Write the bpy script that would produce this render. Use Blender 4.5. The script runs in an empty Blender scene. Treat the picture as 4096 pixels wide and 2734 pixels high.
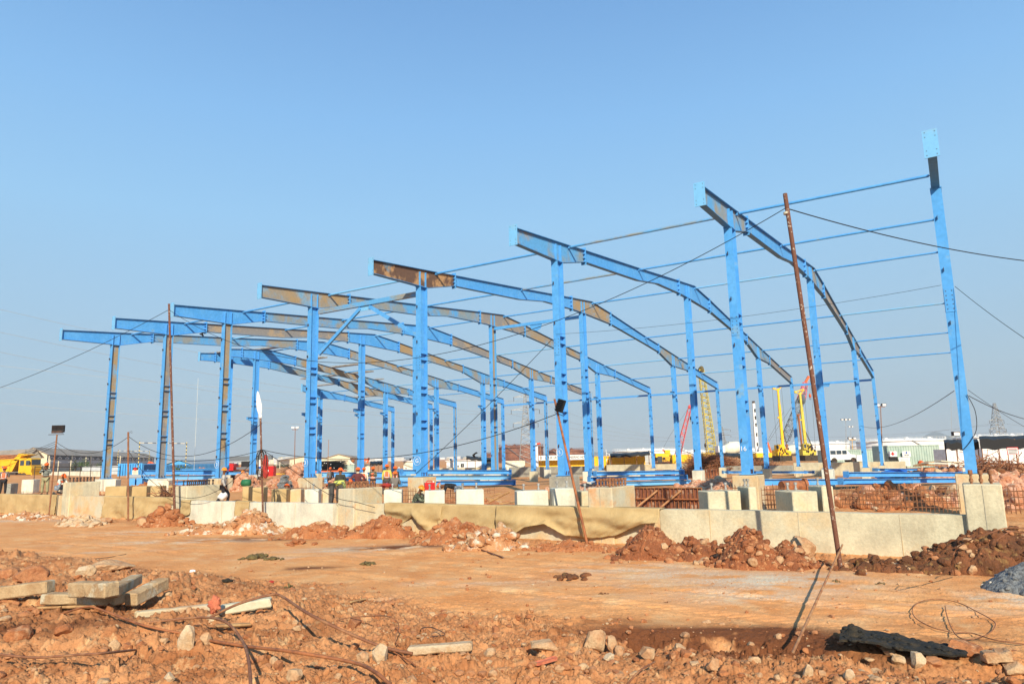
import bpy, bmesh, math, random
import numpy as np
from mathutils import Vector, Matrix, Euler
random.seed(7); rng = np.random.RandomState(7)
scene = bpy.context.scene
R = math.radians
# ---------------------------------------------------------------- camera
F = 2812.8; PITCH = 0.16231; ROLL = 0.02314; CZ = 2.7
cp, sp, cr, sr = math.cos(PITCH), math.sin(PITCH), math.cos(ROLL), math.sin(ROLL)
fwd = Vector((0, cp, sp)); r0 = Vector((1, 0, 0)); u0 = Vector((0, -sp, cp))
right = r0*cr - u0*sr; upv = r0*sr + u0*cr
cam = bpy.data.cameras.new('camera'); cam.sensor_width = 36; cam.lens = 36*F/4096; cam.clip_start = .1; cam.clip_end = 20000
camo = bpy.data.objects.new('camera', cam); scene.collection.objects.link(camo)
m = Matrix.Identity(4)
for i in range(3): m[i][0] = right[i]; m[i][1] = upv[i]; m[i][2] = -fwd[i]
m[0][3], m[1][3], m[2][3] = 0, 0, CZ
camo.matrix_world = m; scene.camera = camo
# ---------------------------------------------------------------- light
SUN_EL = R(29); SUN_AZ = R(8)      # sun behind the camera, a little to the right
sdir = Vector((math.sin(SUN_AZ)*math.cos(SUN_EL), -math.cos(SUN_AZ)*math.cos(SUN_EL), math.sin(SUN_EL)))
w = bpy.data.worlds.new('World'); scene.world = w; w.use_nodes = True
nt = w.node_tree; bg = nt.nodes['Background']
sky = nt.nodes.new('ShaderNodeTexSky'); sky.sky_type = 'NISHITA'; sky.sun_disc = False
sky.sun_elevation = SUN_EL; sky.sun_rotation = math.pi - SUN_AZ
sky.air_density = .7; sky.dust_density = 0; sky.ozone_density = 3.0; sky.altitude = 0
# hazy air: the sky colour pales and greys with falling elevation (measured from world direction z)
EXPO = 0.36; SKN = .25; STR = .1; K = 1/(2**EXPO)/STR
tcw = nt.nodes.new('ShaderNodeTexCoord'); sew = nt.nodes.new('ShaderNodeSeparateXYZ'); nt.links.new(tcw.outputs['Generated'], sew.inputs[0])
rampw = nt.nodes.new('ShaderNodeValToRGB'); nt.links.new(sew.outputs[2], rampw.inputs[0])
# (z, target radiance, nishita radiance at unit strength/0.12)
SKYT = [(0.0, (.44, .55, .60), (.94, 1.24, 1.29)), (.03, (.455, .575, .64), (.938, 1.238, 1.293)), (.10, (.43, .60, .73), (.43, .725, 1.1)), (.186, (.39, .615, .83), (.289, .51, .893)), (.32, (.335, .615, .915), (.158, .297, .565)), (.445, (.262, .53, .89), (.109, .199, .40)), (.565, (.196, .418, .772), (.081, .148, .305)), (.75, (.12, .30, .60), (.07, .13, .28)), (1.0, (.07, .19, .42), (.06, .11, .25))]
el = rampw.color_ramp.elements
while len(el) < len(SKYT): el.new(.5)
for e, (z, tcol, ncol) in zip(el, SKYT):
    e.position = z; e.color = tuple(max(0, t_-SKN*n_*.5) for t_, n_ in zip(tcol, ncol))+(1,)
v1 = nt.nodes.new('ShaderNodeVectorMath'); v1.operation = 'SCALE'; v1.inputs['Scale'].default_value = K; nt.links.new(rampw.outputs[0], v1.inputs[0])
v2 = nt.nodes.new('ShaderNodeVectorMath'); v2.operation = 'SCALE'; v2.inputs['Scale'].default_value = SKN*.5*.12*K; nt.links.new(sky.outputs[0], v2.inputs[0])
v3 = nt.nodes.new('ShaderNodeVectorMath'); v3.operation = 'ADD'; nt.links.new(v1.outputs[0], v3.inputs[0]); nt.links.new(v2.outputs[0], v3.inputs[1])
nt.links.new(v3.outputs[0], bg.inputs[0]); bg.inputs[1].default_value = STR
sl = bpy.data.lights.new('sun', 'SUN'); sl.energy = 4.9; sl.angle = R(.6); sl.color = (1, .89, .70)
so = bpy.data.objects.new('sun', sl); scene.collection.objects.link(so)
so.rotation_euler = sdir.to_track_quat('Z', 'Y').to_euler()
scene.view_settings.view_transform = 'Standard'; scene.view_settings.look = 'None'
scene.view_settings.exposure = EXPO; scene.view_settings.gamma = 1
scene.render.engine = 'CYCLES'
# ---------------------------------------------------------------- building grid
YW = 0.56182; CY, SY = math.cos(YW), math.sin(YW)
OX, OY = 15.4389, 24.2499
def su(s, u, z=0): return Vector((OX + s*SY - u*CY, OY + s*CY + u*SY, z))
ROTF = math.pi/2 - YW
def ray(px, py):
    X = (px-2048)/F; Y = (1367-py)/F
    v = right*X + upv*Y + fwd
    return v
def W(px, py, y):                       # point on the line of sight at world distance y
    v = ray(px, py); return v*(y/v.y) + Vector((0, 0, CZ))
def G(px, py, z=0.0):
    v = ray(px, py); return v*((z-CZ)/v.z) + Vector((0, 0, CZ))
def SP(px, py, s):                      # point on the plane at building depth s
    v = ray(px, py); S = Vector((SY, CY, 0)); o = Vector((OX, OY, 0)) + S*s
    t = o.dot(S)/v.dot(S); return v*t + Vector((0, 0, CZ))
def MPP(y): return y/F*cp
# ---------------------------------------------------------------- materials
MT = {}
def lin(c): return tuple(((x/255)/12.92 if x/255 <= .04045 else ((x/255+.055)/1.055)**2.4) for x in c)
def mat(name, col, col2=None, scale=1.5, lo=.45, hi=.6, rough=.8, bump=0., bscale=20., metal=0., col3=None, scale3=.5, lo3=.55, hi3=.65, detail=6, grain=.12, gscale=40):
    m = bpy.data.materials.new(name); m.use_nodes = True; nt = m.node_tree; N = nt.nodes; L = nt.links
    b = N['Principled BSDF']; b.inputs['Roughness'].default_value = rough; b.inputs['Metallic'].default_value = metal
    b.inputs['Specular IOR Level'].default_value = .3
    geo = N.new('ShaderNodeNewGeometry')
    def noise(sc, det=6, w=None):
        n = N.new('ShaderNodeTexNoise'); n.inputs['Scale'].default_value = sc; n.inputs['Detail'].default_value = det; n.inputs['Roughness'].default_value = .6
        L.new(geo.outputs['Position'], n.inputs['Vector']); return n
    def ramp(n, a, c):
        r = N.new('ShaderNodeMapRange'); r.inputs[1].default_value = a; r.inputs[2].default_value = c; L.new(n.outputs[0], r.inputs[0]); return r
    def mix(a, bb, fac):
        x = N.new('ShaderNodeMix'); x.data_type = 'RGBA'
        for sck, v in ((6, a), (7, bb)):
            if isinstance(v, tuple): x.inputs[sck].default_value = (*v, 1)
            else: L.new(v, x.inputs[sck])
        if isinstance(fac, float): x.inputs[0].default_value = fac
        else: L.new(fac, x.inputs[0])
        return x.outputs[2]
    c = tuple(col)
    if col2 is not None: c = mix(c, tuple(col2), ramp(noise(scale, detail), lo, hi).outputs[0])
    if col3 is not None: c = mix(c, tuple(col3), ramp(noise(scale3, 5), lo3, hi3).outputs[0])
    if name.startswith('concrete'):
        sn = N.new('ShaderNodeTexNoise'); sn.inputs['Scale'].default_value = 1; sn.inputs['Detail'].default_value = 5; mp = N.new('ShaderNodeMapping'); mp.inputs['Scale'].default_value = (2.6, 2.6, .35); L.new(geo.outputs['Position'], mp.inputs[0]); L.new(mp.outputs[0], sn.inputs['Vector'])
        r5 = ramp(sn, .50, .72); mm = N.new('ShaderNodeMath'); mm.operation = 'MULTIPLY'; mm.inputs[1].default_value = .34; L.new(r5.outputs[0], mm.inputs[0]); c = mix(c, (.33, .26, .16), mm.outputs[0])
        r6 = ramp(noise(55, 2), .70, .73); mm2 = N.new('ShaderNodeMath'); mm2.operation = 'MULTIPLY'; mm2.inputs[1].default_value = .6; L.new(r6.outputs[0], mm2.inputs[0]); c = mix(c, (.16, .13, .10), mm2.outputs[0])
    if grain:
        g = noise(gscale, 3); r = ramp(g, .3, .7); r.inputs[3].default_value = 1-grain; r.inputs[4].default_value = 1+grain
        x = N.new('ShaderNodeVectorMath'); x.operation = 'SCALE'
        if isinstance(c, tuple): x.inputs[0].default_value = c
        else: L.new(c, x.inputs[0])
        L.new(r.outputs[0], x.inputs['Scale']); c = x.outputs[0]
    if isinstance(c, tuple): b.inputs['Base Color'].default_value = (*c, 1)
    else: L.new(c, b.inputs['Base Color'])
    if bump:
        bn = noise(bscale, 8); bp = N.new('ShaderNodeBump'); bp.inputs['Strength'].default_value = bump; bp.inputs['Distance'].default_value = .03
        L.new(bn.outputs[0], bp.inputs['Height']); L.new(bp.outputs[0], b.inputs['Normal'])
    MT[name] = m; return m
BL = (.078, .32, .69)
mat('steel_blue', BL, (.10, .35, .71), 1.2, rough=.45, grain=.10, gscale=7, col3=(.20, .36, .50), scale3=1.6, lo3=.60, hi3=.74)
mat('steel_flange_shade', (.045, .19, .43), (.06, .22, .46), 1.2, rough=.5, grain=.12, gscale=7)  # steel blue darkened: shade of the rafter flange undersides put into the colour
mat('steel_blue_pale', (.17, .44, .72), (.24, .40, .52), .9, .5, .7, rough=.5, grain=.06, gscale=8)
mat('steel_worn', (.20, .28, .33), (.33, .25, .15), .7, .42, .70, rough=.6, col3=(.10, .33, .62), scale3=.6, lo3=.44, hi3=.58, grain=.1, gscale=9)
mat('steel_tan', (.36, .25, .13), (.25, .25, .23), .8, .40, .68, rough=.65, col3=(.18, .34, .48), scale3=.6, lo3=.50, hi3=.64, grain=.12, gscale=10)
mat('steel_grey', (.24, .23, .22), (.36, .28, .19), .9, .5, .6, rough=.6, grain=.12, gscale=10)
mat('steel_rust', (.13, .075, .05), (.42, .24, .11), 1.1, .5, .58, rough=.7, col3=(.14, .22, .28), scale3=.6, lo3=.6, hi3=.66, grain=.2, gscale=12)
mat('dark_steel', (.04, .03, .03), (.09, .05, .035), 3, rough=.6)
mat('galvanised', (.42, .42, .40), (.3, .28, .25), 2, rough=.45, metal=.3)
mat('white_chalk', (.75, .8, .85), rough=.9, grain=0)
mat('concrete', (.62, .56, .39), (.48, .43, .30), 1.3, .42, .66, rough=.9, bump=.35, bscale=14, col3=(.64, .49, .28), scale3=.8, lo3=.52, hi3=.68, grain=.1, gscale=14)
mat('concrete_white', (.70, .67, .54), (.55, .52, .42), 1.6, .45, .7, rough=.9, bump=.3, bscale=16, grain=.08, gscale=16)
mat('concrete_tan', (.60, .44, .24), (.54, .50, .37), 1.0, .42, .62, rough=.9, bump=.35, bscale=14, col3=(.62, .33, .15), scale3=1.1, lo3=.56, hi3=.7, grain=.1, gscale=15)
mat('sleeper', (.3, .2, .1))
mat('concrete_grey', (.36, .35, .29), (.24, .23, .20), 1.2, .42, .66, rough=.9, bump=.35, bscale=14, grain=.12, gscale=14)
mat('burlap', (.52, .375, .18), (.42, .29, .13), 1.4, .4, .65, rough=.95, bump=.5, bscale=22, grain=.1, gscale=60)
mat('rust_bar', (.22, .09, .045), (.32, .15, .07), 6, rough=.75, grain=.15)
mat('rust_tan', (.42, .22, .10), (.30, .12, .05), 5, rough=.75, grain=.15)
mat('rust_white', (.15, .06, .035), (.50, .42, .34), 14, .60, .64, rough=.75, grain=.15)
mat('rust_pipe', (.36, .13, .05), (.20, .075, .035), 5, rough=.7)
mat('formwork', (.20, .075, .045), (.40, .28, .20), 3, .52, .62, rough=.75, bump=.3, col3=(.10, .05, .035), scale3=2, lo3=.55, hi3=.62)
mat('soil_rust', (.42, .165, .065), (.30, .105, .04), 2.5, .4, .6, rough=.97, bump=1., bscale=16, col3=(.50, .27, .14), scale3=5, lo3=.55, hi3=.66, grain=.22, gscale=30)
mat('soil_red', (.30, .105, .042), (.20, .07, .03), 2.5, .4, .6, rough=.97, bump=1., bscale=16, col3=(.42, .20, .09), scale3=6, lo3=.56, hi3=.66, grain=.25, gscale=30)
mat('beam_tan', (.48, .34, .19), (.36, .22, .11), 3, .4, .62, rough=.95, bump=.5, bscale=25, col3=(.52, .46, .33), scale3=2.5, lo3=.54, hi3=.64, grain=.15, gscale=40)
mat('soil_dark', (.20, .075, .03), (.11, .045, .02), 2.5, .4, .6, rough=.97, bump=1., bscale=16, col3=(.26, .14, .05), scale3=5, lo3=.55, hi3=.66, grain=.22, gscale=30)
mat('soil_pale', (.50, .27, .13), (.40, .17, .07), 2.5, .4, .6, rough=.97, bump=1., bscale=16, col3=(.64, .56, .44), scale3=2.2, lo3=.54, hi3=.62, grain=.2, gscale=30)
mat('rubble_pink', (.56, .30, .19), (.44, .19, .10), 3, .4, .6, rough=.95, bump=.8, bscale=10, col3=(.62, .48, .34), scale3=4, lo3=.58, hi3=.66, grain=.2, gscale=20)
mat('rock_tan', (.52, .34, .19), (.42, .21, .10), 4, .42, .62, rough=.95, bump=.8, bscale=18, grain=.15, gscale=40)
mat('rock_pale', (.56, .42, .27), (.46, .28, .14), 4, .45, .65, rough=.95, bump=.7, bscale=18, grain=.15, gscale=40)
mat('rock_red', (.44, .20, .09), (.34, .13, .055), 4, .42, .62, rough=.95, bump=.8, bscale=18, grain=.15, gscale=40)
mat('rock_white', (.62, .56, .45), (.50, .36, .22), 4, .5, .7, rough=.95, bump=.6, bscale=18, grain=.1)
mat('gravel_grey', (.22, .23, .23), (.12, .12, .12), 14, .42, .6, rough=.95, bump=1., bscale=30, grain=.25, gscale=50)
mat('muck', (.022, .020, .016), (.06, .042, .022), 9, .5, .68, rough=.8, bump=.8, bscale=20)
mat('olive_muck', (.16, .12, .045), (.09, .065, .03), 9, rough=.95, bump=.8)
mat('skin', (.16, .07, .035), rough=.6, grain=0)
mat('helmet_orange', (.85, .14, .02), rough=.35, grain=0)
mat('helmet_amber', (.90, .27, .02), rough=.35, grain=0)
mat('white', (.80, .80, .78), (.68, .68, .66), 2, rough=.6, grain=.04)
mat('white_warm', (.76, .72, .58), (.66, .62, .48), 1.5, rough=.7, grain=.05)
mat('cream', (.66, .60, .42), (.58, .52, .38), .3, rough=.8, grain=.04, gscale=2)
mat('black', (.015, .015, .016), rough=.6, grain=0)
mat('rubber', (.03, .028, .025), (.10, .07, .04), 6, rough=.9)
mat('glass', (.05, .07, .09), rough=.1, grain=0)
mat('yellow', (.78, .43, .02), (.62, .32, .02), 2, .5, .7, rough=.5, grain=.06)
mat('yellow_box', (.90, .52, .01), (.80, .45, .01), 2, rough=.5, grain=.04)
mat('yellow_crane', (.62, .50, .06), (.5, .38, .05), 2, rough=.5)
mat('red', (.62, .02, .02), (.45, .015, .015), 3, rough=.4, grain=.05)
mat('red_boom', (.75, .12, .11), rough=.5, grain=0)
mat('orange', (.75, .14, .03), (.6, .1, .03), 3, rough=.5)
mat('grey_boom', (.13, .15, .17), rough=.6, grain=0)
mat('roof_grey', (.33, .27, .21), (.25, .215, .17), .12, rough=.8, grain=.08, gscale=.6)
mat('wall_band', (.045, .05, .055), rough=.8, grain=.1)
mat('wall_grey', (.36, .33, .26), (.26, .25, .22), .1, rough=.8, grain=.08, gscale=1)
mat('blue_sheet', (.07, .36, .74), (.06, .3, .62), .3, rough=.55, grain=.04)
mat('blue_sheet_deep', (.05, .20, .42), (.045, .17, .36), .3, rough=.55, grain=.05)
mat('tank_rust', (.20, .088, .060), (.27, .12, .075), .5, .42, .6, rough=.85, col3=(.13, .07, .06), scale3=.3, grain=.15, gscale=1.5)
mat('tank_white', (.78, .77, .73), (.68, .67, .63), .2, rough=.6, grain=.03)
mat('box_green', (.40, .49, .42), (.32, .42, .36), 1, rough=.6, grain=.05)
mat('box_grey', (.50, .54, .56), (.42, .46, .47), 1, rough=.6, grain=.05)
mat('leaf', (.05, .10, .025), (.09, .13, .04), 1.5, rough=.9, grain=.3, gscale=3)
mat('leaf_grey', (.07, .10, .06), (.11, .12, .07), 1.5, rough=.9, grain=.3, gscale=3)
mat('bark', (.12, .08, .05), rough=.9)
mat('hill', (.08, .10, .07), (.13, .12, .08), .004, rough=1, grain=.1, gscale=.02)
mat('city_pale', (.55, .54, .50), rough=.9, grain=.1, gscale=.1)
mat('wood', (.50, .30, .13), (.36, .19, .08), 5, rough=.85, bump=.3)
mat('maroon', (.13, .035, .04), (.10, .03, .03), 5, rough=.9)
mat('shirt_dark', (.045, .045, .035), rough=.9)
mat('shirt_grey', (.17, .155, .14), rough=.9)
mat('shirt_beige', (.42, .40, .37), (.36, .34, .31), 6, rough=.9)
mat('shirt_black', (.015, .016, .02), (.05, .055, .06), 20, .58, .6, rough=.9)
mat('camo', (.05, .06, .04), (.22, .24, .17), 14, .52, .56, rough=.9)
mat('khaki', (.34, .31, .17), (.27, .25, .14), 6, rough=.9)
mat('jeans', (.16, .22, .30), (.4, .44, .46), 8, .5, .62, rough=.9)
mat('trouser_dark', (.022, .02, .024), rough=.85)
mat('trouser_grey', (.07, .065, .06), rough=.85)
mat('lime', (.55, .50, .10), rough=.8, grain=0)
mat('red_cloth', (.38, .04, .03), (.25, .03, .02), 8, rough=.9)
mat('ginger_cloth', (.55, .17, .09), (.42, .11, .06), 10, rough=.9, bump=.5)
mat('tarp_blue', (.02, .12, .50), (.02, .08, .35), 5, rough=.5)
mat('green_can', (.02, .14, .06), rough=.6)
mat('pipe_grey', (.30, .33, .35), rough=.5)
def stripe_mat(name, a, b, axis, freq, duty=.5, rough=.6):
    m = bpy.data.materials.new(name); m.use_nodes = True; nt = m.node_tree; N = nt.nodes; L = nt.links
    bs = N['Principled BSDF']; bs.inputs['Roughness'].default_value = rough
    tc = N.new('ShaderNodeTexCoord'); se = N.new('ShaderNodeSeparateXYZ'); L.new(tc.outputs['Object'], se.inputs[0])
    mu = N.new('ShaderNodeMath'); mu.operation = 'MULTIPLY'; mu.inputs[1].default_value = freq; L.new(se.outputs[axis], mu.inputs[0])
    fr = N.new('ShaderNodeMath'); fr.operation = 'FRACT'; L.new(mu.outputs[0], fr.inputs[0])
    gt = N.new('ShaderNodeMath'); gt.operation = 'GREATER_THAN'; gt.inputs[1].default_value = duty; L.new(fr.outputs[0], gt.inputs[0])
    x = N.new('ShaderNodeMix'); x.data_type = 'RGBA'; x.inputs[6].default_value = (*a, 1); x.inputs[7].default_value = (*b, 1)
    L.new(gt.outputs[0], x.inputs[0]); L.new(x.outputs[2], bs.inputs['Base Color']); MT[name] = m; return m
stripe_mat('shirt_striped', (.02, .025, .02), (.45, .5, .45), 2, 9.5, .72)
stripe_mat('pole_striped', (.03, .03, .03), (.8, .6, .15), 2, 1.25, .5)
stripe_mat('bar_striped', (.75, .65, .45), (.05, .04, .04), 0, .8, .55)
stripe_mat('mast_striped', (.75, .75, .75), (.5, .12, .1), 2, .09, .5)
stripe_mat('sock_striped', (.8, .8, .8), (.75, .08, .04), 0, .9, .5)
stripe_mat('shirt_pattern', (.62, .62, .12), (.10, .13, .06), 0, 12, .66)
def vest_mat(name):
    m = bpy.data.materials.new(name); m.use_nodes = True; nt = m.node_tree; N = nt.nodes; L = nt.links
    bs = N['Principled BSDF']; bs.inputs['Roughness'].default_value = .7
    tc = N.new('ShaderNodeTexCoord'); se = N.new('ShaderNodeSeparateXYZ'); L.new(tc.outputs['Object'], se.inputs[0])
    def band(out, c, w, ab=False):
        src = out
        if ab:
            a = N.new('ShaderNodeMath'); a.operation = 'ABSOLUTE'; L.new(out, a.inputs[0]); src = a.outputs[0]
        d = N.new('ShaderNodeMath'); d.operation = 'SUBTRACT'; d.inputs[1].default_value = c; L.new(src, d.inputs[0])
        e = N.new('ShaderNodeMath'); e.operation = 'ABSOLUTE'; L.new(d.outputs[0], e.inputs[0])
        l = N.new('ShaderNodeMath'); l.operation = 'LESS_THAN'; l.inputs[1].default_value = w; L.new(e.outputs[0], l.inputs[0]); return l.outputs[0]
    mx = N.new('ShaderNodeMath'); mx.operation = 'MAXIMUM'; L.new(band(se.outputs[2], 1.08, .022), mx.inputs[0]); L.new(band(se.outputs[0], .12, .017, True), mx.inputs[1])
    x = N.new('ShaderNodeMix'); x.data_type = 'RGBA'; x.inputs[6].default_value = (.80, .15, .055, 1); x.inputs[7].default_value = (.75, .72, .66, 1)
    L.new(mx.outputs[0], x.inputs[0]); L.new(x.outputs[2], bs.inputs['Base Color']); MT[name] = m
vest_mat('vest_orange')
# ---------------------------------------------------------------- mesh helpers
col = scene.collection
def vnoise3(p, seed=0):
    p = np.asarray(p, float); i = np.floor(p).astype(np.int64); f = p-i; f = f*f*(3-2*f)
    def h(a, b, c):
        n = (a*374761393 + b*668265263 + c*2147483647 + seed*1274126177) & 0xffffffff
        n = ((n ^ (n >> 13))*1274126177) & 0xffffffff
        n = (n ^ (n >> 16)) & 0xffff
        return n/65535.
    r = 0
    for dx in (0, 1):
        for dy in (0, 1):
            for dz in (0, 1):
                wgt = (f[..., 0] if dx else 1-f[..., 0])*(f[..., 1] if dy else 1-f[..., 1])*(f[..., 2] if dz else 1-f[..., 2])
                r = r + wgt*h(i[..., 0]+dx, i[..., 1]+dy, i[..., 2]+dz)
    return r
def fbm(p, oct=4, seed=0, gain=.5):
    p = np.asarray(p, float); a = 1; s = 0; t = 0
    for k in range(oct):
        s = s + a*vnoise3(p*(2**k)+k*17.3, seed+k); t += a; a *= gain
    return s/t
def worley2(x, y, seed=0):
    ix = np.floor(x).astype(np.int64); iy = np.floor(y).astype(np.int64); best = np.full(x.shape, 9.); bid = np.zeros(x.shape)
    for dx in (-1, 0, 1):
        for dy in (-1, 0, 1):
            a = ix+dx; b = iy+dy
            n = (a*374761393 + b*668265263 + seed*977) & 0xffffffff; n = ((n ^ (n >> 13))*1274126177) & 0xffffffff; n = n ^ (n >> 16)
            jx = (n & 0xff)/255.; jy = ((n >> 8) & 0xff)/255.; hh = ((n >> 16) & 0xff)/255.
            d = np.hypot(a+jx-x, b+jy-y); k = d < best; best = np.where(k, d, best); bid = np.where(k, hh, bid)
    return best, bid
def facets(x, y, seed=0, tilt=1.6):
    ix = np.floor(x).astype(np.int64); iy = np.floor(y).astype(np.int64); best = np.full(x.shape, 9.); out = np.zeros(x.shape)
    for dx in (-1, 0, 1):
        for dy in (-1, 0, 1):
            a = ix+dx; b = iy+dy
            n = (a*374761393 + b*668265263 + seed*977) & 0xffffffff; n = ((n ^ (n >> 13))*1274126177) & 0xffffffff; n = n ^ (n >> 16); n2 = (n*2246822519) & 0xffffffff; n2 = n2 ^ (n2 >> 15)
            ox = a+(n & 0xff)/255.-x; oy = b+((n >> 8) & 0xff)/255.-y; hh = ((n >> 16) & 0xff)/255.
            d = np.hypot(ox, oy); k = d < best; v = hh*hh+(((n2 & 0xff)/255.-.5)*ox+(((n2 >> 8) & 0xff)/255.-.5)*oy)*tilt-.55*np.clip(d-.25, 0, 1); best = np.where(k, d, best); out = np.where(k, v, out)
    return out
def ico(sub=1):
    bm = bmesh.new(); bmesh.ops.create_icosphere(bm, subdivisions=sub, radius=1)
    v = np.array([x.co[:] for x in bm.verts]); f = [[y.index for y in x.verts] for x in bm.faces]; bm.free(); return v, f
ICO = {1: ico(1), 2: ico(2), 3: ico(3), 4: ico(4)}
class MB:
    def __init__(s): s.v = []; s.f = []; s.mi = []; s.sm = []; s.mats = []
    def _m(s, mname):
        if mname is None: mname = s.mats[0] if s.mats else None
        if mname is None: return 0
        if mname not in s.mats: s.mats.append(mname)
        return s.mats.index(mname)
    def add(s, vs, fs, mname=None, smooth=False):
        o = len(s.v); k = s._m(mname); s.v.extend([tuple(float(c) for c in v) for v in vs])
        for f in fs: s.f.append([i+o for i in f]); s.mi.append(k); s.sm.append(smooth)
        return s
    def box(s, c, d, rz=0, mname=None, M=None):
        x, y, z = [t/2 for t in d]
        vs = [Vector(p) for p in ((-x, -y, -z), (x, -y, -z), (x, y, -z), (-x, y, -z), (-x, -y, z), (x, -y, z), (x, y, z), (-x, y, z))]
        Mx = M if M is not None else Matrix.Rotation(rz, 3, 'Z')
        vs = [Mx @ v + Vector(c) for v in vs]
        return s.add(vs, [(0, 3, 2, 1), (4, 5, 6, 7), (0, 1, 5, 4), (1, 2, 6, 5), (2, 3, 7, 6), (3, 0, 4, 7)], mname)
    def bar(s, p0, p1, w, h=None, mname=None, up=(0, 0, 1)):
        p0 = Vector(p0); p1 = Vector(p1); h = h or w; d = p1-p0; L = d.length
        if L < 1e-6: return s
        d.normalize(); u = Vector(up)
        if abs(d.dot(u)) > .98: u = Vector((0, 1, 0))
        sd = d.cross(u).normalized(); u = sd.cross(d)
        M = Matrix((d, sd, u)).transposed()
        return s.box((p0+p1)/2, (L, w, h), M=M, mname=mname)
    def tube(s, pts, r, n=6, mname=None, r2=None, cap=True, smooth=True):
        pts = [Vector(p) for p in pts]; k = len(pts); vs = []; ref = None
        for i, p in enumerate(pts):
            t = (pts[min(i+1, k-1)]-pts[max(i-1, 0)]).normalized()
            if ref is None:
                ref = Vector((0, 0, 1)) if abs(t.z) < .9 else Vector((0, 1, 0))
            a = t.cross(ref).normalized(); b = a.cross(t); ref = b
            rr = r if r2 is None else r + (r2-r)*i/(k-1)
            for j in range(n):
                an = 2*math.pi*j/n; vs.append(p + a*(rr*math.cos(an)) + b*(rr*math.sin(an)))
        fs = []
        for i in range(k-1):
            for j in range(n):
                fs.append((i*n+j, i*n+(j+1) % n, (i+1)*n+(j+1) % n, (i+1)*n+j))
        s.add(vs, fs, mname, smooth and n > 4)
        if cap: s.add([vs[j] for j in range(n)], [tuple(reversed(range(n)))], mname); s.add([vs[(k-1)*n+j] for j in range(n)], [tuple(range(n))], mname)
        return s
    def prism(s, poly, t, M=None, o=(0, 0, 0), mname=None):
        # poly in local xz, extruded along y by +-t/2
        n = len(poly); vs = [Vector((x, -t/2, z)) for x, z in poly] + [Vector((x, t/2, z)) for x, z in poly]
        if M is not None: vs = [M @ v for v in vs]
        vs = [v+Vector(o) for v in vs]
        fs = [tuple(range(n)), tuple(reversed(range(n, 2*n)))] + [(i, i+n, (i+1) % n+n, (i+1) % n) for i in range(n)]
        return s.add(vs, fs, mname)
    def lathe(s, prof, n=24, c=(0, 0, 0), mname=None, a0=0, a1=2*math.pi, smooth=True, M=None):
        full = abs(a1-a0-2*math.pi) < 1e-6; k = n if full else n+1; vs = []
        for r, z in prof:
            for j in range(k):
                a = a0+(a1-a0)*j/n; v = Vector((r*math.cos(a), r*math.sin(a), z)); v = M @ v if M is not None else v; vs.append(v+Vector(c))
        fs = []
        for i in range(len(prof)-1):
            for j in range(n):
                j2 = (j+1) % k; fs.append((i*k+j, i*k+j2, (i+1)*k+j2, (i+1)*k+j))
        return s.add(vs, fs, mname, smooth)
    def blob(s, c, r, sub=2, seed=0, amp=.35, fr=1.3, rot=None, mname=None, smooth=True, facet=0):
        v, f = ICO[sub]; v = v.copy(); d = fbm(v*fr+seed*7.31, 3, seed)
        v = v*(1+(d[:, None]-.5)*2*amp)
        if facet:
            rs = np.random.RandomState(seed)
            for q in range(facet):
                n = rs.normal(size=3); n /= np.linalg.norm(n); dd = rs.uniform(.55, .85); t = v@n-dd; v = v-np.outer(np.maximum(t, 0), n)
        v = v*np.array(r)
        E = Euler(rot if rot else (0, 0, seed*1.7)).to_matrix(); v = v@np.array(E).T+np.array(c)
        return s.add(v, f, mname, smooth)
    def build(s, name, parent=None, mats=None, local=False):
        me = bpy.data.meshes.new(name); vs = s.v
        if parent is not None and not local:
            l = parent.location; assert abs(parent.rotation_euler.z) < 1e-9, name
            vs = [(a-l.x, b-l.y, c-l.z) for a, b, c in vs]
        me.from_pydata(vs, [], s.f); me.update()
        for mn in (mats or s.mats): me.materials.append(MT[mn])
        me.polygons.foreach_set('material_index', s.mi); me.polygons.foreach_set('use_smooth', s.sm)
        o = bpy.data.objects.new(name, me); col.objects.link(o)
        if parent is not None: o.parent = parent
        return o
def tag(o, label=None, cat=None, group=None, kind=None):
    if label: o['label'] = label
    if cat: o['category'] = cat
    if group: o['group'] = group
    if kind: o['kind'] = kind
    return o
def thing(name, label, cat, loc=(0, 0, 0), rz=0, group=None):
    o = bpy.data.objects.new(name, None); o.empty_display_size = .2; col.objects.link(o); o.location = loc; o.rotation_euler = (0, 0, rz)
    return tag(o, label, cat, group)
def single(mb, name, label, cat, group=None, origin=None):
    # one-mesh thing; origin moved to its base
    vs = np.array(mb.v); c = (vs.min(0)+vs.max(0))/2; c[2] = vs[:, 2].min() if origin is None else c[2]
    mb.v = [tuple(v-c) for v in vs]; o = mb.build(name); o.location = c; return tag(o, label, cat, group)
def text_mb(body, size, depth=.01, spacing=1.0):
    cu = bpy.data.curves.new('t', 'FONT'); cu.body = body; cu.size = size; cu.extrude = depth; cu.align_x = 'CENTER'; cu.align_y = 'CENTER'; cu.space_character = spacing
    o = bpy.data.objects.new('t', cu); col.objects.link(o); dg = bpy.context.evaluated_depsgraph_get(); dg.update()
    me = bpy.data.meshes.new_from_object(o.evaluated_get(dg)); vs = [tuple(v.co) for v in me.vertices]; fs = [tuple(p.vertices) for p in me.polygons]
    bpy.data.objects.remove(o); bpy.data.curves.remove(cu); bpy.data.meshes.remove(me); return vs, fs
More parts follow.
